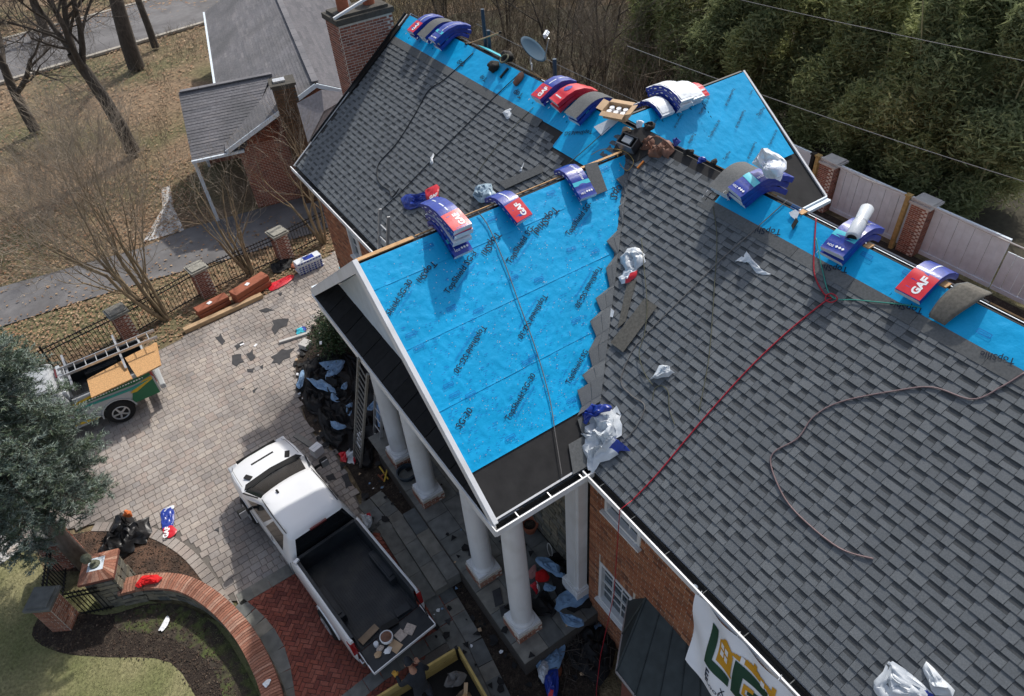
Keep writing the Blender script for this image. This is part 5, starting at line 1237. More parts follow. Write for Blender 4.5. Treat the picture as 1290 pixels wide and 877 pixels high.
# ------------------------------------------------------------------ crumpled film, bags, cloth
def crumple(name, label, cat, pts, nrm, up, m_, seed=1, h=.12, amp=.06, res=16, group=None, parent=None, extra=None, lift=.02, folds=5.0):
    """pts: outline on the surface (world points); filled with a folded sheet"""
    rr = random.Random(seed); c = sum(pts, V((0, 0, 0))) / len(pts); nrm = V(nrm).normalized()
    off = V((rr.uniform(0, 50), rr.uniform(0, 50), rr.uniform(0, 50)))
    P = smoothpath(pts + [pts[0]], 3)[:-1]; n = len(P); b = MB(); vs = []; fs = []; R2 = max((p - c).length for p in P); res = max(5, min(11, int(R2 / .035)))
    t1 = nrm.orthogonal().normalized(); t2 = nrm.cross(t1)
    for k in range(res + 1):
        f = (k / res) ** .85
        for i, p in enumerate(P):
            q = c.lerp(p, f * (1 + (rr.uniform(-.10, .12) if k == res else 0)))
            d = q * folds * 1.6 + off; r1 = 1 - abs(noise.noise(d)) * 3.0; r2 = 1 - abs(noise.noise(d * 2.3 + V((5, 5, 5)))) * 3.0
            e = 1 - f ** 4
            hh = lift + h * .45 * e + amp * (.9 * r1 + .5 * r2) * (.25 + .75 * e) + rr.uniform(-.15, .15) * amp
            vs.append(q + nrm * max(lift * .5, hh) + t1 * (noise.noise(d + V((9, 0, 0))) * amp * 1.1 + rr.uniform(-.2, .2) * amp) + t2 * (noise.noise(d + V((0, 9, 0))) * amp * 1.1))
    for k in range(res):
        for i in range(n):
            j = (i + 1) % n; A_, B2, C_, D_ = k * n + i, k * n + j, (k + 1) * n + j, (k + 1) * n + i
            fs += [(A_, B2, C_), (A_, C_, D_)] if (i + k) % 2 else [(A_, B2, D_), (B2, C_, D_)]
    b.v = [tuple(v) for v in vs]; b.f = fs
    if extra:     # (material slot by angular sector)
        b.m = [extra[1] if (extra[2] < ((i // 2) % n) / n < extra[3] and (i // 2 // n) / res > extra[4]) else 0 for i in range(len(fs))]; mats = [m_, extra[0]]
    else: b.m = [0] * len(fs); mats = [m_]
    o = b.build(name, mats, parent, auto=1.15)
    if parent is None: tag(o, label, cat, group)
    return o
def cM(name, label, cat, px, m_, **k): return crumple(name, label, cat, [onM(a, b_, 0) for a, b_ in px], NM, None, m_, **k)
def cG(name, label, cat, px, m_, z=.03, **k): return crumple(name, label, cat, [at(a, b_, z) for a, b_ in px], (0, 0, 1), None, m_, **k)
cM('plastic_wrap', 'big heap of white and blue plastic wrapper at the corner where portico meets the roof', 'plastic wrap', [(724, 545), (733, 530), (750, 515), (772, 515), (785, 530), (783, 548), (770, 560), (790, 563), (785, 572), (760, 580), (744, 592), (740, 575), (735, 560)], plastic_w, seed=3, h=.18, amp=.10, extra=(bl_wrap, 1, .42, .62, .55), folds=3.5)
cM('wrapper_scrap', 'crumpled blue wrapper with white diamonds on top of the white plastic heap', 'wrapper', [(738, 528), (752, 514), (770, 512), (772, 520), (756, 528), (742, 536)], bl_wrap, seed=4, h=.22, amp=.06, lift=.14, folds=5)
cM('wrapper_scrap', 'small red wrapper scrap left of the white plastic heap', 'wrapper', [(723, 525), (731, 519), (734, 530), (727, 542)], red_wrap, seed=5, h=.10, amp=.05)
cM('plastic_wrap', 'white plastic wrapper with a red corner beside the blue valley edge', 'plastic wrap', [(784, 325), (795, 312), (810, 318), (811, 330), (800, 342), (786, 338)], plastic_w, seed=6, h=.10, amp=.06)
cM('wrapper_scrap', 'red and white wrapper scrap just below the white wrapper by the valley', 'wrapper', [(781, 350), (792, 340), (803, 342), (798, 354), (785, 359)], wh_wrap, seed=7, h=.07, amp=.04, extra=(red_wrap, 1, .35, .7, .2))
cM('plastic_wrap', 'white plastic scrap alone in the middle of the shingles', 'plastic wrap', [(818, 480), (832, 462), (844, 461), (846, 468), (852, 470), (836, 476)], plastic_w, seed=8, h=.07, amp=.05)
cM('release_film', 'thin curl of clear film on the shingles under the blue ridge strip', 'film', [(925, 330), (940, 318), (944, 322), (960, 340), (970, 346), (955, 345), (940, 330)], plastic_w, seed=9, h=.02, amp=.02)
cM('plastic_wrap', 'white wrapper with blue logo stripe at the bottom edge of the roof', 'plastic wrap', [(1098, 868), (1115, 835), (1125, 836), (1175, 872), (1172, 888), (1120, 884)], plastic_w, seed=10, h=.05, amp=.04, extra=(bl_wrap, 1, .45, .75, .6))
cM('plastic_wrap', 'white wrapper at the bottom right beside the blue striped one', 'plastic wrap', [(1163, 842), (1172, 836), (1200, 862), (1198, 880), (1172, 868)], plastic_w, seed=12, h=.10, amp=.05)
cM('plastic_wrap', 'bluish clear plastic bag behind the portico ridge', 'plastic bag', [(596, 246), (606, 234), (620, 234), (624, 244), (616, 254), (602, 256)], mat('film_blue', (.40, .52, .60), .3, .2, 12, .2, 20), seed=13, h=.12, amp=.08)
cM('white_scrap', 'white curled film scrap on the left wing shingles under the brown bundle end', 'film', [(634, 142), (646, 138), (642, 150), (638, 148)], plastic_w, seed=14, h=.02, amp=.03)
cM('white_scrap', 'thin white film scrap low on the left wing shingles', 'film', [(543, 200), (546, 194), (547, 206), (544, 208)], plastic_w, seed=15, h=.02, amp=.03)
cM('white_scrap', 'white strip of film on the left wing above the portico ridge', 'film', [(655, 216), (661, 206), (660, 210), (657, 218)], plastic_w, seed=16, h=.01, amp=.02)
# crumpled wrapper with a red label on the wing
t = thing('shingle_wrapper', 'empty blue wrapper with a red label end on the left wing behind the tall stack', 'wrapper', tuple(onM(530, 251)))
crumple('film', None, None, [onM(a, c, 0) for a, c in [(508, 262), (510, 248), (535, 243), (553, 236), (554, 250), (536, 258), (518, 266)]], NM, None, bl_wrap, seed=17, h=.10, amp=.05, parent=t)
crumple('red_end', None, None, [onM(a, c, 0) for a, c in [(538, 242), (553, 235), (555, 252), (541, 256)]], NM, None, red_wrap, seed=18, h=.10, amp=.015, parent=t, lift=.08)
m = MB(); A = onM(541, 251, .21); B_ = onM(551, 246, .21); put_text(m, 'GAF', A, B_ - A, upM(B_ - A), .05); m.build('lettering', [lt_m], t)
# sack lying over the stack by the rear gable
cM('plastic_sack', 'white woven plastic sack slung over the stack next to the rear gable', 'sack', [(955, 222), (965, 205), (985, 208), (995, 222), (990, 242), (978, 245), (972, 232)], plastic_w, seed=19, h=.28, amp=.10, lift=.35, folds=2.5)
# white plastic roll
t = thing('plastic_roll', 'white plastic roll tied in the middle, lying on the bundles over the right ridge', 'roll', tuple(onM(1082, 290)))
def dirf(px, z): return onp(px[0], px[1], (0, 0, 1), (0, 0, z))
ra, rb = dirf((1073, 300), ZR + .16), dirf((1093, 262), ZR + .33)
dd = (rb - ra).normalized()
b = MB(); b.tube([ra, ra + dd * .03, ra.lerp(rb, .45), ra.lerp(rb, .55), ra.lerp(rb, .97), rb], [.085, .10, .10, .088, .098, .085], 18); b.build('roll', [plastic_w], t, smooth=True)
b = MB(); b.tube([ra.lerp(rb, .5), ra.lerp(rb, .55)], .095, 18); b.build('tie', [alu_m], t)
b = MB(); b.tube([ra - dd * .01, ra + dd * .02], .07, 14); b.build('core', [black_m], t)
# ------------------------------------------------------------------ loose shingle strips and papers on the slope
def strip(label, px, m_, h=.02, th=.006, fn=onM, n=NM, name='loose_shingle_strip', cat='shingle strip', grp='loose shingle strips'):
    q = MB(); q.prism([fn(a, c, h) for a, c in px], n * th); o = q.build(name, [m_]); tag(o, label, cat, grp); return o
strip('greenish grey shingle strip running down from the red and white scrap', [(790, 357), (802, 352), (788, 405), (778, 414)], shingle_brown, .03)
strip('wide weathered shingle strip lying across the slope near the valley', [(769, 432), (812, 376), (828, 386), (785, 444)], shingle_brown, .045)
strip('long grey shingle strip laid beside the upper end of the portico ridge', [(628, 230), (682, 208), (684, 217), (637, 238)], shingle_flat, .04)
strip('grey shingle strip hanging over the portico ridge beside the blue bundle', [(736, 208), (752, 204), (765, 240), (748, 247)], shingle_flat, .05, fn=onP, n=NP)
strip('white paper scrap with a dark corner beside the valley', [(752, 384), (762, 382), (774, 392), (772, 400), (758, 396)], plastic_w, .04, .003, name='paper_scrap', cat='paper', grp=None)
strip('dark folded scrap under the white paper by the valley', [(753, 392), (768, 402), (764, 414)], deck_dark, .03, .003, name='felt_scrap', cat='felt', grp=None)
strip('white piece of film on the blue strip with a knife beside it', [(994, 268), (1002, 264), (1007, 268), (1003, 278), (996, 272)], plastic_w, .04, .004, name='film_scrap', cat='film', grp=None)
strip('black utility knife on the blue ridge strip', [(997, 285), (1003, 275), (1006, 279), (999, 290)], black_m, .04, .02, name='utility_knife', cat='knife', grp=None)
strip('white cardboard sheet with a bluish shine beside the cardboard box', [(748, 160), (772, 148), (780, 152), (758, 171)], mat('pale_card', (.60, .66, .72), .5, .05), .05, .004, name='white_sheet', cat='sheet', grp=None)
# ------------------------------------------------------------------ hoses and ropes on the roof
def line(label, px, r, m_, fn=onM, h=.02, cat='hose', name='air_hose', seg=8, z=None):
    P = [ (fn(a, c, h) if len((a, c)) == 2 else None) for a, c in px]; b = MB(); b.tube(smoothpath(P, seg), r, 6); o = b.build(name, [m_], smooth=True); tag(o, label, cat); return o
hose_r = mat('hose_red', (.38, .015, .03), .5, .1); hose_p = mat('hose_pinkgrey', (.22, .15, .15), .55, .1); rope_k = mat('cord_black', (.02, .025, .03), .6, .1); rope_g = mat('rope_olive', (.11, .11, .07), .8, .2); hose_g = mat('hose_green', (.03, .28, .22), .5, .1); rope_b = mat('rope_grey', (.17, .16, .15), .8, .2)
line('red air hose running from the ridge tangle down to the eave', [(1028, 275), (1026, 310), (1026, 345), (1038, 370), (1048, 375), (1035, 383), (990, 420), (940, 468), (880, 535), (830, 595), (797, 630)], .011, hose_r, h=.03)
line('pinkish grey air hose snaking over the right side of the main roof', [(1290, 470), (1262, 487), (1225, 503), (1175, 488), (1130, 492), (1060, 506), (1025, 525), (1005, 552), (975, 570), (972, 590), (990, 630), (1020, 662), (1060, 692), (1100, 704)], .011, hose_p, h=.03)
line('green air hose crossing the blue strip towards the red hose', [(1028, 300), (1036, 340), (1048, 374), (1080, 378), (1140, 384), (1160, 388)], .008, hose_g, h=.04)
line('short red hose loop where the hoses meet', [(1040, 372), (1048, 370), (1055, 376), (1048, 381), (1040, 378), (1041, 372)], .010, hose_r, h=.05, seg=6)
line('black cord looping down the left wing to a knot', [(596, 67), (560, 100), (540, 114), (522, 145), (500, 180), (478, 205), (475, 222), (480, 233), (490, 240), (494, 248), (503, 237)], .012, rope_k, h=.03, cat='cord', name='power_cable')
line('straight black cord running down the left wing to the ladder', [(655, 92), (620, 125), (585, 160), (550, 195), (515, 232), (480, 265)], .010, rope_k, h=.03, cat='cord', name='power_cable')
line('thin brown rope down the left wing from the ridge', [(672, 135), (640, 168), (610, 205), (600, 222)], .006, rope_g, h=.03, cat='rope', name='rope')
line('brown rope from the blue junction down to the portico ridge', [(768, 160), (735, 190), (705, 215), (680, 232)], .008, rope_g, h=.05, cat='rope', name='rope')
line('grey rope lying down the blue portico slope to the gutter', [(602, 267), (615, 285), (635, 330), (655, 385), (675, 440), (692, 500), (700, 550), (708, 600)], .009, rope_b, fn=onP, h=.05, cat='rope', name='rope')
line('straight grey rope from the ridge across the shingles to the valley', [(992, 252), (950, 290), (905, 330), (860, 375), (815, 420), (795, 445), (782, 480), (795, 498), (812, 512), (800, 540), (780, 560)], .008, rope_b, h=.03, cat='rope', name='rope')
line('olive rope hanging straight down the shingles from the grey stack', [(898, 260), (903, 300), (900, 360), (895, 430), (890, 470), (880, 520)], .007, rope_g, h=.03, cat='rope', name='rope')
line('olive rope from the dark clip past the loose strips to a coil', [(808, 300), (812, 345), (815, 385), (812, 420), (805, 445), (812, 470), (822, 485)], .007, rope_g, h=.06, cat='rope', name='rope')
line('small coil of olive rope near the white scrap', [(822, 505), (825, 490), (834, 486), (842, 495), (843, 515), (850, 535)], .007, rope_g, h=.03, cat='rope', name='rope')
line('yellow rope loop beside the black box at the roof junction', [(745, 195), (760, 188), (785, 190), (798, 203), (790, 215), (780, 205), (778, 195)], .006, mat('rope_yellow', (.40, .27, .08), .7, .1), h=.10, cat='rope', name='rope')
b = MB(); b.tube([onM(797, 630, .03) + V((-.01, 0, 0)), V((-.17, onM(797, 630).y, ZE + .02)), V((-.2, onM(797, 630).y - .02, 3.5)), V((-.35, onM(797, 630).y + .1, 1.0)), V((-.6, onM(797, 630).y - .1, .05)), V((-.9, onM(797, 630).y - .5, .03))], .008, 6); tag(b.build('air_hose', [hose_r], smooth=True), 'red hose hanging down the brick wall past both windows', 'hose')
# ------------------------------------------------------------------ things on the ridge: dish, pipes, bags, box
def ridge_pt(px, z=ZR): return onX(px[0], px[1], XR)
dish_c = onX(672, 62, XR + .35); dish_b = V((XR + .3, dish_c.y + .02, ZR - .1))
t = thing('satellite_dish', 'blue grey satellite dish on a bent mast at the ridge', 'satellite dish', tuple(dish_b))
dm = mat('dish_blue', (.012, .055, .10), .75, .1, 4)
dn = (V((-.45, -.9, .35))).normalized(); dn = (V((.05, -1, .35))).normalized()
dx = dn.orthogonal().normalized(); dx = V((1, .25, .2)); dx = (dx - dn * dx.dot(dn)).normalized(); dy = dn.cross(dx)
dn = (CAM - dish_c).normalized(); dn = (dn + V((1.1, -.2, .9))).normalized(); dy = (V((-.35, .25, 1)) - dn * V((-.35, .25, 1)).dot(dn)).normalized(); dx = dy.cross(dn)
b = MB(); N_ = 28; vs = [dish_c - dn * .06]; fs = []
for k in range(1, 6):
    r_ = k / 5
    for i in range(N_): a = 2 * PI * i / N_; vs.append(dish_c + dx * (math.cos(a) * .30 * r_) + dy * (math.sin(a) * .36 * r_) + dn * (-.06 + .06 * r_ * r_))
for i in range(N_): fs.append((0, 1 + i, 1 + (i + 1) % N_))
for k in range(4):
    for i in range(N_): a_, b_ = 1 + k * N_, 1 + (k + 1) * N_; j = (i + 1) % N_; fs.append((a_ + i, b_ + i, b_ + j, a_ + j))
b.add(vs, fs); b.build('reflector', [dm], t, smooth=True, solid=.012)
b = MB(); b.tube([dish_c - dy * .34 - dn * .02, dish_c - dy * .10 + dn * .45], .014, 6); b.build('feed_arm', [alu_m], t)
b = MB(); e = dish_c - dy * .02 + dn * .48
for k in (-1, 0, 1): b.tube([e + dx * .07 * k - dn * .05, e + dx * .07 * k + dn * .04], .028, 8)
b.bar(e - dx * .11 + dy * .04, e + dx * .11 + dy * .04, .05, .05); b.build('receiver', [wh_wrap], t)
b = MB(); b.tube(smoothpath([dish_c - dn * .06, dish_c - dn * .12 - V((0, 0, .2)), dish_b + V((0, 0, .12)), dish_b], 4), .022, 8); b.build('mast', [alu_m], t, smooth=True)
pipe_m = mat('pipe_navy', (.02, .05, .09), .5, .1)
for px, hh, lab in (((612, 60), .95, 'tall dark vent pipe standing behind the ridge beside the wooden handle'), ((617, 62), .50, 'short dark vent pipe right beside the tall one'), ((699, 95), .55, 'dark vent pipe behind the red labelled bundles')):
    p = onX(px[0], px[1], XR + .45); t = thing('vent_pipe', lab, 'vent pipe', (p.x, p.y, ZR - .35))
    b = MB(); b.tube([(p.x, p.y, ZR - .35), (p.x, p.y, ZR - .25 + hh)], .045, 14); b.build('pipe', [pipe_m], t, smooth=False)
    b = MB(); b.lathe((p.x, p.y, ZR - .36), [(.14, 0), (.09, .06), (.055, .12)], 14); b.build('collar', [black_m], t)
for a, c, z0 in (((586, 55), (620, 78), 1), ((655, 96), (668, 102), 1)):
    A, B_ = onX(*a, XR + .15), onX(*c, XR + .15); 
b = MB(); b.prism([V((XR + .08, onX(598, 58, XR).y, ZR + .0)), V((XR + .08, onX(629, 74, XR).y, ZR + .0)), V((XR + .32, onX(629, 74, XR).y, ZR - .12)), V((XR + .32, onX(598, 58, XR).y, ZR - .12))], (0, 0, .01)); b.build('rear_underlayment', [cy_wrap], roof)
A = onX(590, 58, XR); t = thing('broom', 'pale wooden handled tool leaning across the ridge toward the back', 'tool', tuple(A))
b = MB(); B_ = onX(630, 41, XR + .3); b.tube([A + V((0, 0, .05)), B_], .016, 8); b.build('handle', [lumber_m], t)
b = MB(); b.box(A + V((0, 0, .03)), (.14, .10, .10)); b.build('head', [black_m], t); b = MB(); b.box(B_, (.05, .05, .05)); b.build('tip', [black_m], t)
def lump(name, label, cat, c, rx, ry, rz, m_, seed, n=NM, amp=.3, parent=None):
    rr = random.Random(seed); off = V((seed * 3.1, seed * 1.7, 0)); b = MB(); nu, nv = 16, 10; ax = V((0, 1, 0)) ; cr = ax.cross(n).normalized()
    def f(u, v):
        a = 2 * PI * u; ph = PI * v; d = V((math.cos(a) * math.sin(ph), math.sin(a) * math.sin(ph), math.cos(ph)))
        r_ = 1 + amp * noise.noise(d * 2.0 + off) + amp * .5 * noise.noise(d * 5 + off); return c + ax * (d.x * rx * r_) + cr * (d.y * ry * r_) + n * (d.z * rz * r_ + rz * .8)
    b.grid(f, nu, nv); o = b.build(name, [m_], parent, smooth=True)
    if parent is None: tag(o, label, cat)
    return o
bag_m = mat('tool_bag_black', (.02, .018, .016), .8, .5, 12, .4, 30)
t = thing('tool_bag', 'black tool belt with a coiled loop lying by the satellite dish', 'tool bag', tuple(onM(634, 76)))
lump('pouch', None, None, onM(624, 86, 0), .17, .13, .10, bag_m, 3, parent=t); lump('pouch', None, None, onM(642, 74, 0), .22, .12, .11, bag_m, 4, parent=t)
b = MB(); C0 = onM(635, 74, .22); b.tube([C0 + V((0, math.cos(a) * .11, 0)) + UM * (math.sin(a) * .11) for a in [i * PI / 8 for i in range(18)]], .02, 6); b.build('coil', [rope_g], t, smooth=True)
b = MB(); b.bar(onM(630, 98, .04), onM(640, 86, .04), .05, .03); tag(b.build('pry_bar', [black_m]), 'black flat bar lying on the blue strip by the tool belt', 'pry bar')
lump('leather_pouch', 'brown leather pouch on the blue strip below the dish', 'pouch', onM(655, 101, 0), .10, .17, .06, leather_m, 5)
t = thing('tool_belt', 'large brown leather tool belt at the top of the shingles where the roofs meet', 'tool belt', tuple(onM(830, 185)))
for (px, r_, sd_) in (((818, 183), .17, 6), ((838, 190), .20, 7), ((826, 194), .16, 8)): crumple('pouch', None, None, [onM(px[0], px[1], 0) + V((0, math.cos(a_) * r_, 0)) + UM * (math.sin(a_) * r_ * .8) for a_ in (0, 1.1, 2, 3.2, 4.1, 5.3)], NM, None, leather_m, seed=sd_ + 200, h=.17, amp=.06, parent=t, folds=4)
b = MB(); b.tube(smoothpath([onM(815, 178, .2), onM(826, 172, .3), onM(838, 178, .25), onM(846, 186, .12)], 5), .018, 6); b.build('strap', [leather_m], t)
b = MB(); b.bar(onM(803, 212, .04), onM(811, 203, .04), .03, .03); tag(b.build('knife_handle', [mat('orange_plastic', (.6, .2, .04), .5, .1)]), 'orange handled knife below the brown tool belt', 'knife')
t = thing('nail_gun_case', 'open black box with a pale inner lid standing at the roof junction', 'box', tuple(onM(790, 180)))
C0 = onM(794, 184, .12); Rb = Matrix((V((.25, -1, -.1)).normalized(), V((1, .2, .6)).normalized(), V((-.6, -.1, 1)).normalized())).transposed()
b = MB(); b.box(C0, (.36, .24, .03), Rb); b.box(C0 + Rb @ V((0, .11, .09)), (.36, .02, .20), Rb); b.box(C0 + Rb @ V((.17, 0, .09)), (.02, .24, .20), Rb); b.box(C0 + Rb @ V((-.17, 0, .09)), (.02, .24, .20), Rb); b.build('case', [mat('case_black', (.03, .032, .036), .35, .1)], t)
b = MB(); b.box(C0 + Rb @ V((0, -.12, .10)), (.34, .02, .19), Rb); b.build('lid', [mat('case_grey', (.14, .15, .17), .3, .2)], t)
b = MB(); b.box(C0 + Rb @ V((-.02, .02, .15)), (.18, .14, .04), Rb); b.build('inner_tray', [mat('tray_grey', (.25, .28, .31), .4, .1)], t)
strip('dark felt sheet spread under the black box at the junction', [(772, 190), (785, 166), (812, 160), (838, 180), (800, 205)], deck_dark, .03, .006, name='felt_sheet', cat='felt', grp=None)
for i, (px, r_, m_, lab) in enumerate([((790, 165), .10, tan_m, 'tan work glove on the felt by the black box'), ((818, 160), .13, bag_m, 'black rag beside the tan glove at the junction'), ((806, 158), .10, wh_wrap, 'white rag at the junction behind the black box'), ((852, 180), .10, bl_wrap, 'blue and white wrapper scrap beside the tool belt'), ((868, 193), .09, bag_m, 'black air fitting among the rubbish along the gap'), ((884, 203), .08, bl_wrap, 'small blue fitting lying along the ridge gap'), ((900, 205), .08, bag_m, 'small black tool at the foot of the rear gable')]):
    crumple('rag', lab, 'rag', [onM(px[0], px[1], 0) + V((0, math.cos(a_) * r_, 0)) + UM * (math.sin(a_) * r_ * .8) for a_ in (0, 1, 2, 3, 4, 5)], NM, None, m_, seed=60 + i, h=.08, amp=.04)
# cardboard box of nails
t = thing('cardboard_box', 'open cardboard box of paper wrapped nail coils on the ridge', 'box', tuple(onM(778, 140)))
C0 = onM(778, 141, .18); ex = (V((.35, -1, .05))).normalized(); ez = V((-.25, 0, 1)).normalized(); ey = ez.cross(ex).normalized(); ez = ex.cross(ey); Rb = Matrix((ex, ey, ez)).transposed()
b = MB(); L_, W_, H_ = .50, .30, .16
b.box(C0 + Rb @ V((0, 0, -H_ / 2)), (L_, W_, .01), Rb)
for sx in (-1, 1): b.box(C0 + Rb @ V((sx * L_ / 2, 0, 0)), (.008, W_, H_), Rb); b.box(C0 + Rb @ V((0, sx * W_ / 2, 0)), (L_, .008, H_), Rb)
b.build('carton', [tan_m], t)
for sx in (-1, 1):
    q = MB(); q.prism([C0 + Rb @ V(p) for p in [(sx * L_ / 2, -W_ / 2, H_ / 2), (sx * L_ / 2, W_ / 2, H_ / 2), (sx * (L_ / 2 + .13), W_ / 2, H_ / 2 + .04), (sx * (L_ / 2 + .13), -W_ / 2, H_ / 2 + .04)]], Rb @ V((0, 0, .006))); q.build('flap', [tan_m], t)
    q = MB(); q.prism([C0 + Rb @ V(p) for p in [(-L_ / 2, sx * W_ / 2, H_ / 2), (L_ / 2, sx * W_ / 2, H_ / 2), (L_ / 2, sx * (W_ / 2 + .12), H_ / 2 - .02), (-L_ / 2, sx * (W_ / 2 + .12), H_ / 2 - .02)]], Rb @ V((0, 0, .006))); q.build('flap', [tan_m], t)
for i in range(6):
    q = MB(); q.lathe(C0 + Rb @ V((-.15 + .15 * (i % 3), -.06 + .12 * (i // 3), -.05)), [(.05, 0), (.05, .09), (.02, .09)], 12, axis=Rb); q.build('nail_coil', [lt_m], t)
# ------------------------------------------------------------------ ladders
def ladder(name, label, A, B_, wid, side, m_, sp=.305, rr_=.016, rail=(.03, .07), group=None, skip=0):
    A, B_ = V(A), V(B_); d = (B_ - A).normalized(); L = (B_ - A).length; side = (V(side) - d * V(side).dot(d)).normalized(); nrm = d.cross(side)
    t = thing(name, label, 'ladder', tuple(A), group=group)
    for s in (-1, 1): b = MB(); b.bar(A + side * (wid / 2 * s), B_ + side * (wid / 2 * s), rail[0], rail[1], up=nrm); b.build('rail', [m_], t)
    for i in range(int(L / sp)): c = A + d * (sp * (i + .5)); b = MB(); b.tube([c - side * wid / 2, c + side * wid / 2], rr_, 6); b.build('rung', [m_], t)
    return t
lt0 = V((-.18, onX(471, 318, -.2).y, 6.9)); 
la = at(430, 425, 0)
ladder('aluminium_ladder', 'aluminium ladder standing over the left wing eave beside the portico ridge', (-1.45, lt0.y + .0, 0), (.25, lt0.y, ZE + 1.0), .42, (0, 1, 0), alu_m)
wl0 = at(450, 583, 0)
wtop = onX(458, 452, XP + .0)
ladder('extension_ladder', 'weathered wooden extension ladder leaning against the left end of the portico', wl0, V((XP - .05, wtop.y, ZE - .4)), .40, (0, 1, 0), mat('ladder_grey', (.22, .21, .19), .8, .2, 10), rail=(.05, .05))
# ------------------------------------------------------------------ banner on the front eave
t = thing('banner', 'white company banner with green letters and gold house emblem hung under the front gutter', 'banner', (-.2, -7, 5))
Y0, Y1 = onX(880, 722, -.22).y, -14.2
BH = 1.55
def bp_(a, c, h=0.0):       # a metres along from left end, c metres down from top edge
    y = Y0 - a; sag = .05 * math.sin(a * 2.1) + .02 * math.sin(a * 7); top = ZE - .05 - .03 * math.sin(a * 3.0)
    left_pull = 0 + (.30 * (c / BH) * max(0, 1 - a / .8) if a < .8 else 0)
    x = -.19 - .20 * c + .05 * math.sin(a * 3.3 + c * 2) * (.3 + c / BH) + .03 * math.sin(a * 9 - c * 5) * max(0, 1 - a / 3)
    return V((x - h, y - .30 * (c / BH), top - c * (.70)))
b = MB(); b.grid(lambda u, v: bp_(u * (Y0 - Y1), v * BH), 150, 26); b.build('sheet', [mat('banner_vinyl', (.84, .86, .89), .4, .05, 3)], t, smooth=True)
def bpoly(name, pts, m_, h=.006):
    pts = [(.12 + p[0] * .64, p[1] * .92) for p in pts]       # subdivided flat polygon following the cloth
    q = MB(); rs = .035; xs = [p[0] for p in pts]; ys = [p[1] for p in pts]; x = min(xs)
    n0 = 0; nx = max(1, int((max(xs) - min(xs)) / .02)); ny = max(1, int((max(ys) - min(ys)) / .02))
    for i in range(nx):
        for j in range(ny):
            cx, cy = min(xs) + (i + .5) * (max(xs) - min(xs)) / nx, min(ys) + (j + .5) * (max(ys) - min(ys)) / ny
            if inpoly(cx, cy, pts):
                ax_, ay_ = (max(xs) - min(xs)) / nx / 2, (max(ys) - min(ys)) / ny / 2
                q.add([bp_(cx - ax_, cy - ay_, h), bp_(cx + ax_, cy - ay_, h), bp_(cx + ax_, cy + ay_, h), bp_(cx - ax_, cy + ay_, h)], [(3, 2, 1, 0)])
    return q.build(name, [m_], t)
def btext(s, a, c, wdt, m_, h=.008, bold=.02, nm='lettering', hs=1): 
    V2, F2 = text_geo(s, bold); q = MB(); q.add([bp_(.12 + (a + p[0] * wdt) * .64, (c - p[1] * wdt * hs) * .95, h) for p in V2], [f[::-1] for f in F2]); q.build(nm, [m_], t)
LT = [(.33, .28), (.52, .28), (.52, .98), (1.02, .98), (1.02, 1.18), (.33, 1.18)]
bpoly('letter', LT, green_m, .010)
Gs = [(1.10, .42), (1.95, .42), (1.95, .62), (1.34, .62), (1.34, .98), (1.74, .98), (1.74, .86), (1.52, .86), (1.52, .74), (1.95, .74), (1.95, 1.18), (1.10, 1.18)]
bpoly('letter', Gs, green_m, .010)
Cs = [(2.05, .42), (2.90, .42), (2.90, .64), (2.29, .64), (2.29, .96), (2.90, .96), (2.90, 1.18), (2.05, 1.18)]
bpoly('letter', Cs, green_m, .010)
bpoly('letter', [(1.40, .70), (1.62, .70), (1.62, .78), (1.46, .78), (1.46, .90), (1.90, .90), (1.90, .94), (1.40, .94)], gold_m, .013)
bpoly('letter', [(2.36, .70), (2.70, .70), (2.70, .90), (2.36, .90)], gold_m, .013)
bpoly('house_emblem', [(.60, .92), (.60, .42), (.78, .22), (.96, .34), (1.50, .20), (1.50, .12), (1.60, .12), (1.60, .20), (2.02, .28), (2.02, .18), (2.12, .18), (2.12, .34), (2.55, .50), (2.40, .56), (2.30, .50), (2.00, .44), (1.90, .36), (1.02, .38), (1.06, .92)], gold_m, .012)
for a_, c_ in ((.66, .42), (.80, .42), (.66, .60), (.80, .60), (1.20, .26), (1.75, .28)): bpoly('emblem_window', [(a_, c_), (a_ + .10, c_), (a_ + .10, c_ + .13), (a_, c_ + .13)], lt_m, .016)
for i, chx in enumerate('EXTERIORS'): btext(chx, .42 + i * .44, 1.40, .125, print_d)
btext('Roofing   Siding   Windows   Gutters', .45, 1.49, 3.6, print_d, hs=.55, bold=0)
b = MB()
for i in range(9): a_ = .05 + i * .7; b.tube([bp_(a_, .0), bp_(a_, 0) + V((.06, .01, .05))], .007, 4)
b.build('tie', [lt_m], t, kind='stuff')
b = MB(); b.tube([(-.10, Y0 + .10, ZE - .14), (-.02, Y0 + .14, ZE - .30), (.16, Y0 + .08, ZE - .36), (.34, Y0 + .04, ZE - .40)], .055, 10); tag(b.build('downspout_elbow', [white_w], house), None)
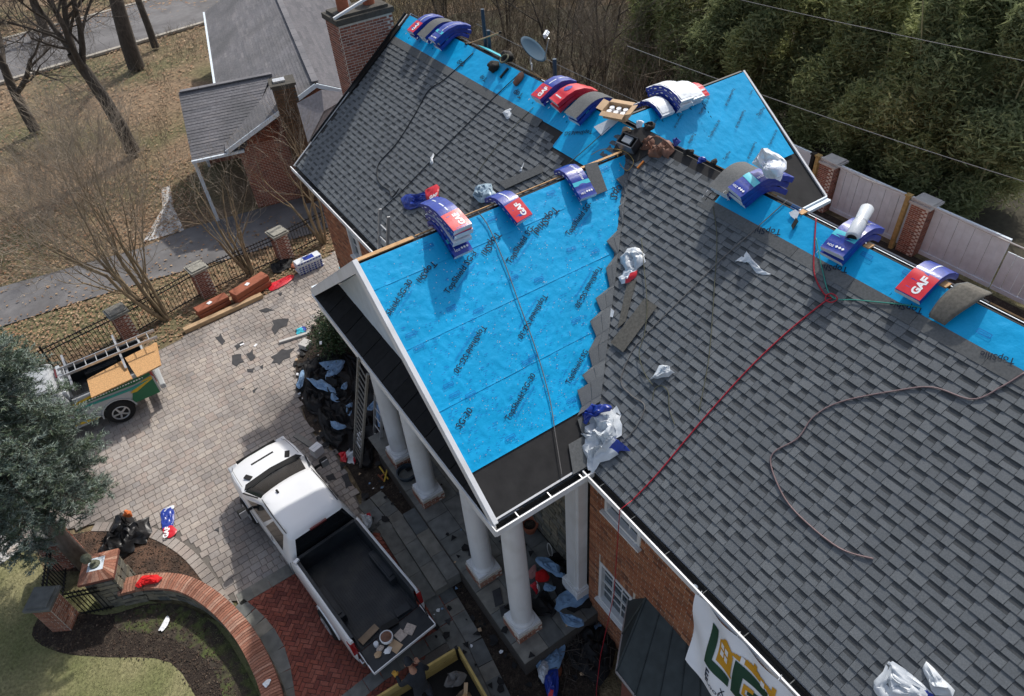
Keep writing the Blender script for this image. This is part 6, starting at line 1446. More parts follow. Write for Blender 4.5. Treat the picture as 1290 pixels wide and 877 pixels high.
# ------------------------------------------------------------------ pickup trucks
silver_m = mat('truck_silver_paint', (.42, .44, .45), .3, .05, 2, coat=.4)
def pickup(label, loc, rz, paint, bedlen=2.5, gate_open=True, group=None, style=0):
    t = thing('pickup_truck', label, 'pickup truck', loc, rz, group=group); D = bedlen - 2.5
    def bd(b, n, m_, p=t, **k): return b.build(n, m_ if isinstance(m_, list) else [m_], p, world=False, **k)
    # front body with hood
    S = [(2.53, 1.20, 1.20, .88), (4.6, 1.23, 1.23, .90), (5.05, 1.24, 1.27, .905), (5.3, 1.225, 1.285, .905), (5.8, 1.185, 1.255, .895), (6.15, 1.12, 1.195, .865), (6.36, 1.03, 1.10, .81), (6.46, .90, .93, .74), (6.48, .60, .60, .72)]
    b = MB(); vs = []; n = 14
    for (x, zt, zc, w_) in S:
        x += D; sec = [(-w_ + .02, .42), (-w_ - .02, .70), (-w_ - .01, zt - .16), (-w_ + .05, zt - .03), (-w_ + .13, zt), (-.44, (zt + zc) / 2 + .01), (-.30, zc), (.30, zc), (.44, (zt + zc) / 2 + .01), (w_ - .13, zt), (w_ - .05, zt - .03), (w_ + .01, zt - .16), (w_ + .02, .70), (w_ - .02, .42)]
        vs += [(x, y, z) for y, z in sec]
    fs = [(i * n + j, i * n + j + 1, (i + 1) * n + j + 1, (i + 1) * n + j) for i in range(len(S) - 1) for j in range(n - 1)]
    fs.append(tuple(range((len(S) - 1) * n, len(S) * n))); b.add(vs, [f[::-1] for f in fs]); bd(b, 'body', paint, auto=.5)
    # hood and door seams, sill step
    for sg in (-1, 1):
        b = MB(); b.tube([(5.40 + D, sg * .79, 1.262), (5.8 + D, sg * .775, 1.228), (6.15 + D, sg * .75, 1.165), (6.33 + D, sg * .70, 1.09)], .006, 4); bd(b, 'hood_seam', black_m)
        for xs_ in (2.66, 3.62, 4.72): b = MB(); b.tube([(xs_ + D, sg * .905, .52), (xs_ + D, sg * .908, .75), (xs_ + D, sg * .905, 1.08), (xs_ + D, sg * .885, 1.205)], .006, 4); bd(b, 'door_seam', black_m)
        b = MB(); b.tube([(.02, sg * .84, 1.433), (bedlen, sg * .845, 1.437)], .008, 4); bd(b, 'rail_seam', alu_m)
    b = MB(); b.tube([(2.535 + D, -.86, 1.35), (2.535 + D, -.86, .6)], .008, 4); b.tube([(2.535 + D, .86, 1.35), (2.535 + D, .86, .6)], .008, 4); bd(b, 'cab_gap', black_m, kind='stuff')
    # greenhouse
    LV = [(1.20, 2.56, 5.30, .885), (1.29, 2.58, 5.20, .87), (1.82, 2.66, 4.26, .715), (1.875, 2.70, 4.18, .69), (1.93, 2.77, 4.09, .645), (1.962, 2.95, 3.95, .54), (1.975, 3.2, 3.8, .35)]
    def ring(z, x0, x1, w_):
        r = min(.14, w_ * .3); P = []; tg = []
        for i in range(9): y = -(w_ - r) + 2 * (w_ - r) * i / 8; P.append((x1 + .09 * (1 - (y / w_) ** 2), y)); tg.append('F')
        for a in (30, 60): a = math.radians(a); P.append((x1 - r + r * math.cos(a), w_ - r + r * math.sin(a))); tg.append('C')
        for f, k in ((0, 'C'), (.06, 'W'), (.44, 'C'), (.50, 'W'), (.88, 'C'), (1, 'C')): P.append((x1 - r + (x0 + r - x1 + r) * f, w_)); tg.append(k)
        for a in (120, 150): a = math.radians(a); P.append((x0 + r + r * math.cos(a), w_ - r + r * math.sin(a))); tg.append('C')
        for i in range(9): y = (w_ - r) - 2 * (w_ - r) * i / 8; P.append((x0, y)); tg.append('R')
        for a in (210, 240): a = math.radians(a); P.append((x0 + r + r * math.cos(a), -w_ + r + r * math.sin(a))); tg.append('C')
        for f, k in ((0, 'C'), (.12, 'W'), (.50, 'C'), (.56, 'W'), (.94, 'C'), (1, 'C')): P.append((x0 + r + (x1 - r - x0 - r) * f, -w_)); tg.append(k)
        for a in (300, 330): a = math.radians(a); P.append((x1 - r + r * math.cos(a), -w_ + r + r * math.sin(a))); tg.append('C')
        return [(p[0] + D, p[1], z) for p in P], tg
    R = [ring(*l) for l in LV]; n = len(R[0][0]); tg = R[0][1]
    shell, gl = MB(), {'F': MB(), 'R': MB(), 'WL': MB(), 'WR': MB()}
    for b_ in [shell] + list(gl.values()):
        for r_ in R: b_.v += r_[0]
    for k in range(len(LV) - 1):
        for i in range(n):
            j = (i + 1) % n; f = (k * n + i, k * n + j, (k + 1) * n + j, (k + 1) * n + i); tgt = shell
            if k == 1:
                if tg[i] == 'F' and tg[j] in 'FC': tgt = gl['F']
                elif tg[i] == 'R' and tg[j] in 'RC': tgt = gl['R']
                elif tg[i] == 'W': tgt = gl['WL' if R[0][0][i][1] > 0 else 'WR']
            tgt.f.append(f); tgt.m.append(0)
    shell.f.append(tuple(range((len(LV) - 1) * n, len(LV) * n))); shell.m.append(0)
    cab = bd(shell, 'cab', paint, auto=.55)
    for q_ in gl.values():
        us = sorted({i for f in q_.f for i in f}); mp_ = {a: b for b, a in enumerate(us)}; q_.v = [q_.v[i] for i in us]; q_.f = [tuple(mp_[i] for i in f) for f in q_.f]
    bd(gl['F'], 'windshield', carglass_m, smooth=True); bd(gl['R'], 'rear_window', carglass_m, smooth=True); bd(gl['WL'], 'side_windows', carglass_m); bd(gl['WR'], 'side_windows', carglass_m)
    for sg in (-1, 1):
        b = MB(); b.tube([(2.85 + D, sg * .66, 1.945), (3.5 + D, sg * .675, 1.95), (4.1 + D, sg * .655, 1.935)], .010, 5); bd(b, 'roof_channel', rubber_m)
        b = MB(); b.bar((5.18 + D, sg * .86, 1.28), (4.30 + D, sg * .70, 1.83), .03, .02); bd(b, 'window_trim', rubber_m)
        b = MB(); b.box((4.62 + D, sg * 1.12, 1.30), (.12, .22, .26)); mi = bd(b, 'mirror', rubber_m, bevel=.03); b = MB(); b.box((4.555 + D, sg * 1.12, 1.30), (.012, .18, .22)); bd(b, 'mirror_glass', alu_m, mi)
        b = MB(); b.tube([(4.66 + D, sg * .88, 1.24), (4.64 + D, sg * 1.06, 1.26)], .035, 6); bd(b, 'mirror_arm', rubber_m)
        b = MB(); b.box((5.58 + D, sg * .55, 1.255), (.20, .12, .025), Matrix.Rotation(sg * .5, 3, 'Z')); bd(b, 'hood_vent', rubber_m)
        b = MB(); b.box((6.32 + D, sg * .68, .97), (.24, .26, .18)); bd(b, 'headlight', alu_m, bevel=.03)
        b = MB(); b.box((.06, sg * .835, 1.10), (.16, .11, .46)); bd(b, 'tail_light', red_l, bevel=.02)
        b = MB(); b.box((3.6 + D, sg * .905, .98), (.16, .02, .03)); bd(b, 'door_handle', paint)
        for xw in (1.25, 5.35 + D):
            b = MB(); c = V((xw, sg * .84, .41)); A = Matrix.Rotation(PI / 2, 3, 'X')
            b.lathe(c, [(.24, -.13), (.36, -.135), (.405, -.09), (.41, 0), (.405, .09), (.36, .135), (.24, .13)], 28, axis=A); wh = bd(b, 'wheel', rubber_m, auto=.5)
            b = MB(); b.lathe(c + V((0, sg * .050, 0)), [(.235, -.10), (.245, .09), (.22, .10), (.19, .06), (.07, .075), (.05, .10)] if sg < 0 else [(.05, -.10), (.07, -.075), (.19, -.06), (.22, -.10), (.245, -.09), (.235, .10)], 24, axis=A)
            bd(b, 'rim', alu_m, wh, auto=.5)
            for q in range(5):
                a = q * 2 * PI / 5; b = MB(); b.bar(c + V((math.cos(a) * .05, sg * .150, math.sin(a) * .05)), c + V((math.cos(a) * .22, sg * .146, math.sin(a) * .22)), .05, .02, up=V((0, 1, 0))); bd(b, 'spoke', alu_m, wh)
            b = MB(); pr = [(c.x + math.cos(PI * i / 12) * .47, sg * .905, .41 + math.sin(PI * i / 12) * .47) for i in range(13)]
            b.tube(pr, .03, 5); bd(b, 'fender_lip', paint)
            b = MB(); b.prism([(c.x + math.cos(PI * i / 12) * .46, sg * .91, .41 + math.sin(PI * i / 12) * .46) for i in range(13)], (0, -sg * .18, 0)); bd(b, 'wheel_arch', black_m)
    b = MB(); b.bar((6.30 + D, -.78, .72), (6.30 + D, .78, .72), .35, .22); bd(b, 'front_bumper', chrome_m, bevel=.03)
    b = MB(); b.box((6.47 + D, 0, .90), (.04, 1.1, .30)); bd(b, 'grille', black_m)
    b = MB(); b.box((5.92 + D, 0, 1.236), (.06, .62, .012), Matrix.Rotation(.12, 3, 'Y')); bd(b, 'hood_scoop', black_m)
    b = MB(); b.box((2.60 + D, 0, 1.90), (.05, .42, .045)); bd(b, 'brake_light', mat('brake_lamp', (.13, .02, .02), .35, .1) if 'brake_lamp' not in MATS else MATS['brake_lamp'], bevel=.008)
    b = MB(); b.box((4.02 + D, .28, 1.985), (.11, .05, .035)); bd(b, 'antenna', black_m, bevel=.01)
    b = MB(); b.prism([(5.22 + D, -.80, 1.285), (5.36 + D, -.70, 1.29), (5.42 + D, 0, 1.30), (5.36 + D, .70, 1.29), (5.22 + D, .80, 1.285)], (0, 0, .02)); bd(b, 'cowl', black_m)
    for sg in (-1, 1): b = MB(); b.bar((5.24 + D, sg * .05, 1.33), (5.12 + D, sg * .62, 1.37), .02, .015); bd(b, 'wiper', black_m)
    # bed
    L_ = bedlen
    for sg in (-1, 1):
        b = MB()
        sec = [(.86, .48), (.905, .75), (.905, 1.10), (.875, 1.34), (.845, 1.415), (.80, 1.425), (.795, 1.35)]
        k0 = len(b.v)
        for x in (.0, .06, L_ + .0): b.v += [(x, sg * y * (.985 if x == 0 else 1), z) for y, z in sec]
        for i in range(2):
            for j in range(len(sec) - 1):
                f = (k0 + i * 7 + j, k0 + i * 7 + j + 1, k0 + (i + 1) * 7 + j + 1, k0 + (i + 1) * 7 + j); b.f.append(f if sg < 0 else f[::-1]); b.m.append(0)
        f = tuple(k0 + i for i in range(7)); b.f.append(f if sg > 0 else f[::-1]); b.m.append(0)
        bed = bd(b, 'bed_side', paint, auto=.6)
    b = MB(); 
    for sg in (-1, 1):
        b.box((L_ / 2, sg * .765, 1.415), (L_ - .1, .075, .035)); b.box((L_ / 2, sg * .735, 1.14), (L_ - .04, .02, .56))
        b.box((1.25, sg * .655, .98), (.95, .17, .22)); b.box((1.25, sg * .67, 1.10), (.75, .13, .03))
    b.box((L_ - .02, 0, 1.14), (.03, 1.5, .56)); b.box((L_ - .02, 0, 1.42), (.08, 1.5, .03)); bd(b, 'bed_liner', liner_m, bed, bevel=.012)
    b = MB(); b.box((L_ / 2, 0, .855), (L_, 1.5, .02))
    for i in range(26): b.box((L_ / 2, -.70 + i * .056, .872), (L_ - .06, .026, .018))
    bd(b, 'bed_floor', liner_m, bed)
    if gate_open:
        b = MB(); b.box((-.30, 0, .85), (.56, 1.52, .05)); g_ = bd(b, 'tailgate', liner_m, bevel=.01)
        b = MB(); 
        for sg in (-1, 1): b.box((-.30, sg * .775, .85), (.58, .022, .06))
        b.box((-.595, 0, .84), (.02, 1.55, .07)); b.box((-.3, 0, .815), (.56, 1.52, .02)); bd(b, 'tailgate_skin', paint, g_)
        for sg in (-1, 1): b = MB(); b.bar((.03, sg * .76, 1.25), (-.36, sg * .765, .88), .02, .006); bd(b, 'tailgate_strap', black_m, g_)
    else:
        b = MB(); b.box((-.02, 0, 1.13), (.06, 1.56, .55)); g_ = bd(b, 'tailgate', paint, bevel=.02)
    b = MB(); b.box((-.10, 0, .60), (.16, 1.7, .18)); bd(b, 'rear_bumper', chrome_m if style == 0 else paint, bevel=.03)
    return t
rz1 = math.atan2(.993, -.118)
tr1 = pickup('white crew cab pickup with empty black lined bed and tailgate down, parked by the portico', (-3.575, -1.45, 0), rz1, paint_w)
T1 = Matrix.Translation((-3.575, -1.45, 0)) @ Matrix.Rotation(rz1, 4, 'Z')
tr2 = pickup('silver, green and yellow work pickup with ladder rack, nose hidden by the cedar', (-5.90, 10.52, 0), PI, silver_m, bedlen=2.15, gate_open=False, style=1)
T2 = Matrix.Translation((-5.90, 10.52, 0)) @ Matrix.Rotation(PI, 4, 'Z')
# side graphics of the work truck (its left side faces the camera)
grn = mat('decal_green', (.01, .14, .06), .4, .05); ylw = mat('decal_yellow', (.62, .40, .02), .4, .05); teal = mat('decal_teal', (.02, .30, .26), .4, .05)
def side(nm, pts, m_, d=.012):
    b = MB(); 
    def yy(z): return .907 if z < 1.10 else .907 - (z - 1.10) * .13
    b.add([(x, yy(z) + d, z) for x, z in pts], [tuple(range(len(pts)))]); b.f[-1] = b.f[-1][::-1]; b.build(nm, [m_], tr2, world=False)
side('green_graphic', [(.05, 1.32), (2.1, 1.32), (2.1, 1.20), (.55, 1.14), (.05, 1.22)], grn, .014)
side('green_graphic', [(.05, .50), (.05, 1.08), (.72, .86), (.80, .66), (.80, .5)], grn, .014)
side('teal_graphic', [(.1, 1.12), (.6, .98), (2.6, 1.10), (2.6, 1.16), (.7, 1.08)], teal, .018)
side('yellow_graphic', [(.05, 1.20), (.30, 1.16), (.78, .90), (.60, .86), (.05, 1.09)], ylw, .02)
side('yellow_graphic', [(1.75, .55), (2.7, .74), (2.7, .62), (1.9, .5)], ylw, .016)
side('yellow_graphic', [(1.6, 1.38), (2.9, 1.24), (2.9, 1.14), (1.7, 1.30)], ylw, .024)
b = MB()
for i in range(22): b.box((.28 + i * .078, .93, 1.262), (.05 if i % 4 else .025, .004, .035))
b.build('lettering', [lt_m], tr2, world=False, kind='stuff')
rk = thing('ladder_rack', 'pale steel ladder rack standing over the bed of the work pickup', 'rack', (-5.9, 10.52, 1.4), PI)
for x in (.55, 2.0):
    b = MB(); b.box((x, -.80, .22), (.05, .05, .44)); b.build('upright', [alu_m], rk, world=False)
    b = MB(); b.bar((x, -.85, .44), (x, .55, .12), .06, .05); b.build('crossbar', [alu_m], rk, world=False)
for px, lab in ((((109.5, 478), (154, 454), (166, 477), (115, 501)), 'OSB wood panel nearest the cab of the work pickup'), (((157, 451), (196.5, 431), (202, 460), (172.6, 475)), 'OSB wood panel at the tail of the work pickup, shadows across it')):
    b = MB(); P = [at(a, c, 1.46) for a, c in px]; b.prism(P, (0, 0, -.02)); b.prism([p + V((.015, .01, -.026)) for p in P], (0, 0, -.02)); tag(b.build('plywood_sheet', [osb_m]), lab, 'plywood sheet', 'wood panels on the work pickup')
ladder('aluminium_ladder', 'aluminium extension ladder lying on the rack of the work pickup', (at(68, 466, 1.8) + at(79, 476, 1.8)) / 2, (at(194, 415, 1.8) + at(198, 425, 1.8)) / 2, .40, (0, 1, 0), alu_m, sp=.30, rail=(.03, .08))
b = MB(); b.box((-8.3, 10.55, 1.45), (.45, 1.4, .42)); tag(b.build('tool_box', [mat('white_box', (.5, .53, .56), .4, .1)], bevel=.03), 'pale tool chest behind the cab of the work pickup, half under cedar branches', 'tool box')
# ------------------------------------------------------------------ things on the white truck's tailgate
def tp(x, y, z=.885): return T1 @ V((x, y, z))
def card(label, x, y, sx, sy, rz, m_, name='card_sheet', cat='cardboard', h=.006, z=.882, grp=None):
    b = MB(); c = tp(x, y, z); b.box(c, (sx, sy, h), Matrix.Rotation(rz1 + rz, 3, 'Z')); o = b.build(name, [m_]); tag(o, label, cat, grp); return o
card('perforated tan cardboard tray on the tailgate, nearer the house', -.32, -.30, .22, .22, .5, mat('tray_tan', (.50, .42, .36), .9, .3, 25), h=.02)
card('perforated tan cardboard tray beside the white sack', -.30, -.08, .22, .20, .15, MATS['tray_tan'], h=.02)
card('plain tan cardboard square at the edge of the tailgate', -.42, .14, .26, .22, .3, tan_m, h=.01)
card('brown cardboard piece lying in the bed by the tail lamp', .16, .42, .16, .46, .15, mat('brown_card', (.26, .19, .13), .9, .2), z=.92, h=.03)
card('dark foam block by the wheel arch at the tail of the bed', .12, -.42, .18, .34, -.1, liner_m, name='foam_block', cat='foam block', z=.93, h=.05)
card('black tool case with a pale clip at the hinge of the tailgate', .02, -.02, .14, .36, -.15, black_m, name='tool_case', cat='case', z=.93, h=.07)
t = thing('paper_sack', 'open white sack of brown nails standing on the tailgate', 'sack', tuple(tp(-.22, .20)))
b = MB(); b.lathe(tp(-.18, .18, .875), [(.10, 0), (.135, .04), (.145, .14), (.13, .15), (.12, .12), (.02, .11)], 18); b.build('sack', [lt_m], t, smooth=True)
b = MB(); b.lathe(tp(-.18, .18, .99), [(.115, 0), (.12, .02), (.06, .05), (.01, .055)], 16); b.build('contents', [leather_m], t)
b = MB(); b.lathe(tp(-.14, .42, .875), [(.05, 0), (.055, .05), (.052, .11), (.03, .115)], 14); tag(b.build('jar', [wh_wrap]), 'small pale jar beside the brown cardboard piece', 'jar')
for i, (x, y, m_, lab) in enumerate(((-.33, .50, tan_m, 'tan glove lying at the outer corner of the tailgate'), (-.25, .40, MATS['tray_tan'], 'small tan pad near the jar on the tailgate'), (-.40, .30, lt_m, 'tangled white cord on the tailgate'))):
    c = tp(x, y); crumple('tailgate_item', lab, 'glove' if i < 1 else 'scrap', [c + V((math.cos(a) * .09, math.sin(a) * .07, 0)) for a in (0, 1.2, 2.4, 3.6, 4.8)], (0, 0, 1), None, m_, seed=90 + i, h=.04, amp=.02, lift=.01)
card('cream wood block on the front corner of the bed rail', 2.42, .78, .07, .12, .4, lt_m, name='wood_block', cat='block', z=1.45, h=.06)
# ------------------------------------------------------------------ the person at the tailgate
def person(base, rz):
    t = thing('person', 'person in dark clothes and black cap bending over the open tailgate, yellow glove on', 'person', base, rz)
    J = [(0, 0, .98, .15), (0, 0, 1.16, .145), (.07, 0, 1.34, .165), (.13, 0, 1.47, .10), (.17, 0, 1.545, .055), (.20, 0, 1.60, .05),
         (0, .10, .93, .10), (.03, .12, .50, .065), (0, .13, .10, .045), (.11, .14, .04, .04), (.18, .14, .03, .03),
         (0, -.10, .93, .10), (-.05, -.12, .50, .065), (-.10, -.13, .10, .045), (.01, -.14, .04, .04), (.08, -.14, .03, .03),
         (.10, .19, 1.42, .075), (.20, .30, 1.20, .050), (.42, .26, 1.10, .036), (.46, .255, 1.09, .032),
         (.10, -.19, 1.42, .075), (.14, -.29, 1.16, .050), (.36, -.24, 1.05, .036), (.40, -.235, 1.04, .032)]
    Ed = [(0, 1), (1, 2), (2, 3), (3, 4), (4, 5), (0, 6), (6, 7), (7, 8), (8, 9), (9, 10), (0, 11), (11, 12), (12, 13), (13, 14), (14, 15), (2, 16), (16, 17), (17, 18), (18, 19), (2, 20), (20, 21), (21, 22), (22, 23)]
    me = bpy.data.meshes.new('body'); me.from_pydata([j[:3] for j in J], Ed, []); o = bpy.data.objects.new('body', me); link(o)
    md = o.modifiers.new('skin', 'SKIN'); md.use_smooth_shade = True
    for i, j in enumerate(J): me.skin_vertices[0].data[i].radius = (j[3], j[3] * (.85 if i in (1, 2) else 1))
    me.skin_vertices[0].data[0].use_root = True
    sb = o.modifiers.new('sub', 'SUBSURF'); sb.levels = 2; sb.render_levels = 2
    dg = bpy.context.evaluated_depsgraph_get(); dg.update(); m2 = bpy.data.meshes.new_from_object(o.evaluated_get(dg)); bpy.data.objects.remove(o)
    skin = mat('skin', (.42, .22, .14), .6, .1); jk = mat('jacket_dark', (.022, .026, .032), .85, .3, 9, .3, 30); tr = mat('trousers_dark', (.03, .034, .045), .85, .3, 9); sh = mat('boots', (.02, .015, .012), .6, .2)
    m2.materials.clear()
    for m_ in (skin, jk, tr, sh): m2.materials.append(m_)
    for p in m2.polygons: z = p.center.z; p.material_index = 0 if z > 1.515 else (1 if z > .96 else (2 if z > .12 else 3)); p.use_smooth = True
    o = bpy.data.objects.new('body', m2); link(o); o.parent = t
    b = MB(); c = V((.245, 0, 1.70)); A = Matrix.Rotation(.45, 3, 'Y')
    def hd(u, v):
        a = 2 * PI * u; ph = PI * v; d = V((math.cos(a) * math.sin(ph), math.sin(a) * math.sin(ph), math.cos(ph))); s = V((.098, .078, .12))
        p = V((d.x * s.x, d.y * s.y, d.z * s.z))
        if d.x > .3: p.x *= 1 + .05 * d.x; p.y *= .94
        if d.z < -.3: p.x += .01; p.y *= .86
        if d.x > .94 and abs(d.z + .12) < .22: p.x += .018     # nose
        return c + A @ p
    b.grid(hd, 24, 18); b.build('head', [skin], t, smooth=True, world=False)
    for sg in (-1, 1):
        b = MB(); b.lathe(c + A @ V((0, sg * .078, -.01)), [(.012, -.03), (.018, 0), (.012, .03)], 8, axis=A); b.build('ear', [skin], t, smooth=True, world=False)
        b = MB(); b.lathe(c + A @ V((.093, sg * .032, .01)), [(.004, -.008), (.011, 0), (.004, .008)], 8, axis=A); b.build('eye', [black_m], t, world=False)
    b = MB(); b.bar(c + A @ V((.098, -.022, -.055)), c + A @ V((.098, .022, -.055)), .01, .01); b.build('mouth', [mat('lip', (.30, .10, .08), .6, .1)], t, world=False)
    b = MB(); b.grid(lambda u, v: c + A @ V((math.cos(2 * PI * u) * math.sin(PI * .52 * v) * .108, math.sin(2 * PI * u) * math.sin(PI * .52 * v) * .088, math.cos(PI * .52 * v) * .132)), 24, 8)
    b.grid(lambda u, v: c + A @ V((.09 + .075 * v * math.cos((u - .5) * 2.4), math.sin((u - .5) * 2.4) * .085, .005 + .02 * (1 - v))), 8, 2); b.build('cap', [jk], t, smooth=True, world=False)
    yg = mat('glove_yellow', (.55, .30, .05), .8, .2)
    for sg, hm, wr in ((1, yg, V((.46, .255, 1.09))), (-1, skin, V((.40, -.235, 1.04)))):
        b = MB(); b.box(wr + V((.045, 0, -.01)), (.09, .085, .032)); h_ = b.build('hand', [hm], t, world=False, bevel=.012)
        for i, L in enumerate((.07, .082, .078, .06)):
            y = wr.y - .034 + i * .023; b = MB(); x = wr.x + .085; b.tube([(x, y, wr.z - .01), (x + L * .45, y, wr.z - .016), (x + L * .8, y, wr.z - .04), (x + L * .85, y, wr.z - .058)], [.012, .011, .010, .008], 6); b.build('finger', [hm], h_, world=False, smooth=True)
        b = MB(); b.tube([(wr.x + .02, wr.y - sg * .04, wr.z - .01), (wr.x + .06, wr.y - sg * .065, wr.z - .02), (wr.x + .09, wr.y - sg * .06, wr.z - .035)], [.014, .012, .009], 6); b.build('thumb', [hm], h_, world=False, smooth=True)
person((-3.62, -2.98, 0), PI / 2 + .12)
# ------------------------------------------------------------------ debris trailer
ta, tb, tc = at(577, 815, .72), at(455, 890, .72), at(612, 880, .72)
t = thing('debris_trailer', 'open trailer with yellowish plank sides full of rubbish at the bottom edge', 'trailer', (ta.x - .8, ta.y - .8, 0))
ty_m = mat('trailer_plank', (.50, .36, .12), .8, .2, 5, .1, 40)
ex = (tb - ta).normalized(); ey = (tc - ta); ey = (ey - ex * ey.dot(ex)).normalized()
for (a, c, z0) in ((ta, ta + ex * 2.3, .0), (ta, ta + ey * 3.0, 0), (ta + ex * 2.3, ta + ex * 2.3 + ey * 3, 0)):
    for z, h in ((.60, .22), (.36, .22)): b = MB(); b.bar(a + V((0, 0, z - .72)), c + V((0, 0, z - .72)), .05, h); b.build('plank', [ty_m], t)
b = MB(); P0_ = ta + ex * 1.15 + ey * 1.5; b.box((P0_.x, P0_.y, .22), (2.3, 3.0, .06), Matrix.Rotation(math.atan2(ex.y, ex.x), 3, 'Z')); b.build('floor', [black_m], t)
for f in (0.02, .5, .98): b = MB(); p = ta + ex * 2.3 * f; b.box((p.x, p.y, .42), (.07, .07, .66)); b.build('post', [iron_m], t)
for sg in (0, 1):
    b = MB(); c = ta + ex * (2.3 * sg + (.14 if sg else -.14)) + ey * 1.6; b.lathe((c.x, c.y, .3), [(.2, -.09), (.29, -.08), (.3, 0), (.29, .08), (.2, .09)], 22, axis=Matrix((ey, Z1, ex)).transposed()); b.build('wheel', [rubber_m], t)
for i, (u, v, r_, m_, lab, cat) in enumerate([(1.05, .75, .32, plastic_w, 'white plastic heap among the rubbish in the trailer', 'plastic'), (.35, .45, .22, rope_b, 'tangle of pale cable in the corner of the trailer', 'cable'), (1.7, .5, .3, blue_f, 'grey blue felt scrap in the trailer', 'felt'), (.75, 1.2, .35, tan_m, 'broken cardboard in the trailer', 'cardboard'), (.45, .95, .28, MATS['brown_card'], 'brown cardboard flap against the side of the trailer', 'cardboard')]):
    c = ta + ex * u + ey * v; c.z = .45; crumple('trailer_rubbish', lab, cat, [c + V((math.cos(a) * r_, math.sin(a) * r_ * .8, 0)) for a in (0, 1, 2, 3, 4.1, 5.2)], (0, 0, 1), None, m_, seed=110 + i, h=.2, amp=.09)
for i, (u0, v0, u1, v1) in enumerate(((.3, .9, 1.1, 1.1), (.2, .7, .7, 1.5), (.9, 1.3, 1.6, .9))):
    b = MB(); a = ta + ex * u0 + ey * v0; c = ta + ex * u1 + ey * v1; a.z = .62; c.z = .55 + .05 * i; b.bar(a, c, .08, .03); tag(b.build('broken_board', [(wood_m, lumber_m, conc_m)[i]]), ('broken plywood strip lying across the trailer', 'pale lumber offcut against the trailer side', 'grey board deep in the trailer')[i], 'board')
# ------------------------------------------------------------------ packs, beam, pallet by the fence
def long_pack(label, a, c, w_, h, group='orange wrapped packs by the fence'):
    a, c = at(*a, h * .5), at(*c, h * .5); a.z = c.z = 0; d = (c - a).normalized(); s = V((-d.y, d.x, 0)); L = (c - a).length
    t = thing('wrapped_pack', label, 'wrapped pack', tuple((a + c) / 2), group=group)
    n = 3; 
    for k in range(2):
        b = MB(); z0 = .06 + k * h / 2; o = .03 * k
        b.prism([a + s * (-w_ / 2 + o) + V((0, 0, z0)), c + s * (-w_ / 2 + o) + V((0, 0, z0)), c + s * (w_ / 2 + o) + V((0, 0, z0)), a + s * (w_ / 2 + o) + V((0, 0, z0))], (0, 0, h / 2 - .012)); b.build('pack', [cedar_m], t, bevel=.03)
    for f in (.2, .8): b = MB(); p = a + d * (L * f); b.box((p.x, p.y, .03), (.1, w_, .06), math.atan2(d.y, d.x)); b.build('skid', [lumber_m], t)
    b = MB(); p = a + d * (L * .45); b.box((p.x, p.y, .065 + h), (.16, .14, .006), math.atan2(d.y, d.x) + .3); b.build('label', [lt_m], t); return t
long_pack('shorter orange wrapped pack with a pale sticker beside the leaning tree', (249, 397), (288, 377), .38, .34)
long_pack('larger orange wrapped pack on skids under the fence', (296, 378), (337, 352), .44, .46)
b = MB(); b.bar(at(232, 417, .1), at(330, 372, .1), .2, .16); tag(b.build('lumber_beam', [lumber_m], bevel=.008), 'long pale lumber beam lying along the edge of the paving', 'beam')
b = MB(); b.bar(at(286, 380, .1), at(296, 376, .1), .22, .12); tag(b.build('wood_offcut', [lumber_m]), 'pale wood offcut between the two orange packs', 'offcut')
pa, pc_ = at(378, 340, .2), at(412, 325, .2); d = (pc_ - pa).normalized(); ang = math.atan2(d.y, d.x)
pm = (at(377, 345, 0) + at(411, 335, 0)) / 2 + V((-.05, .12, 0))
for k in range(6):
    t = thing('shingle_bundle', ['lowest', 'second', 'third', 'fourth', 'fifth', 'topmost'][k] + ' flat white and blue shingle bundle in the pile at the fence corner', 'shingle bundle', (pm.x, pm.y, k * .085), ang, group='flat shingle bundles piled by the fence')
    b = MB(); jr = random.Random(k); b.box((jr.uniform(-.02, .02), jr.uniform(-.02, .02), .045), (1.0, .36, .078), Matrix.Rotation(jr.uniform(-.04, .04), 3, 'Z')); b.build('wrapper', [wh_wrap], t, world=False, bevel=.02)
    b = MB()
    for j in range(8): b.box((-.42 + j * .12, -.185, .045), (.07, .012, .05 if j % 2 else .03))
    b.build('print', [bl_wrap], t, world=False, kind='stuff')
    b = MB(); b.box((.15 - .1 * (k % 2), 0, .087), (.4, .25, .004)); b.build('print', [bl_wrap], t, world=False)
cG('red_wrapper', 'flat red wrapper with white stripe and blue badge on the verge', 'wrapper', [(339, 359), (366, 347), (369, 353), (342, 367)], red_wrap, seed=31, h=.05, amp=.02)
cG('black_plastic', 'dark plastic sheet crumpled at the foot of the brick pier', 'plastic', [(341, 335), (360, 326), (370, 328), (362, 340), (345, 344)], tarp_m, seed=32, h=.1, amp=.08)
cG('terracotta_scrap', 'orange clay scrap beside the pile of flat bundles', 'scrap', [(366, 334), (375, 331), (374, 338), (367, 339)], cedar_m, seed=33, h=.1, amp=.03)
cG('blue_bucket_lid', 'small bright blue scrap at the house corner', 'scrap', [(428, 338), (440, 336), (437, 344), (430, 343)], cy_wrap, z=.3, seed=34, h=.05, amp=.02)
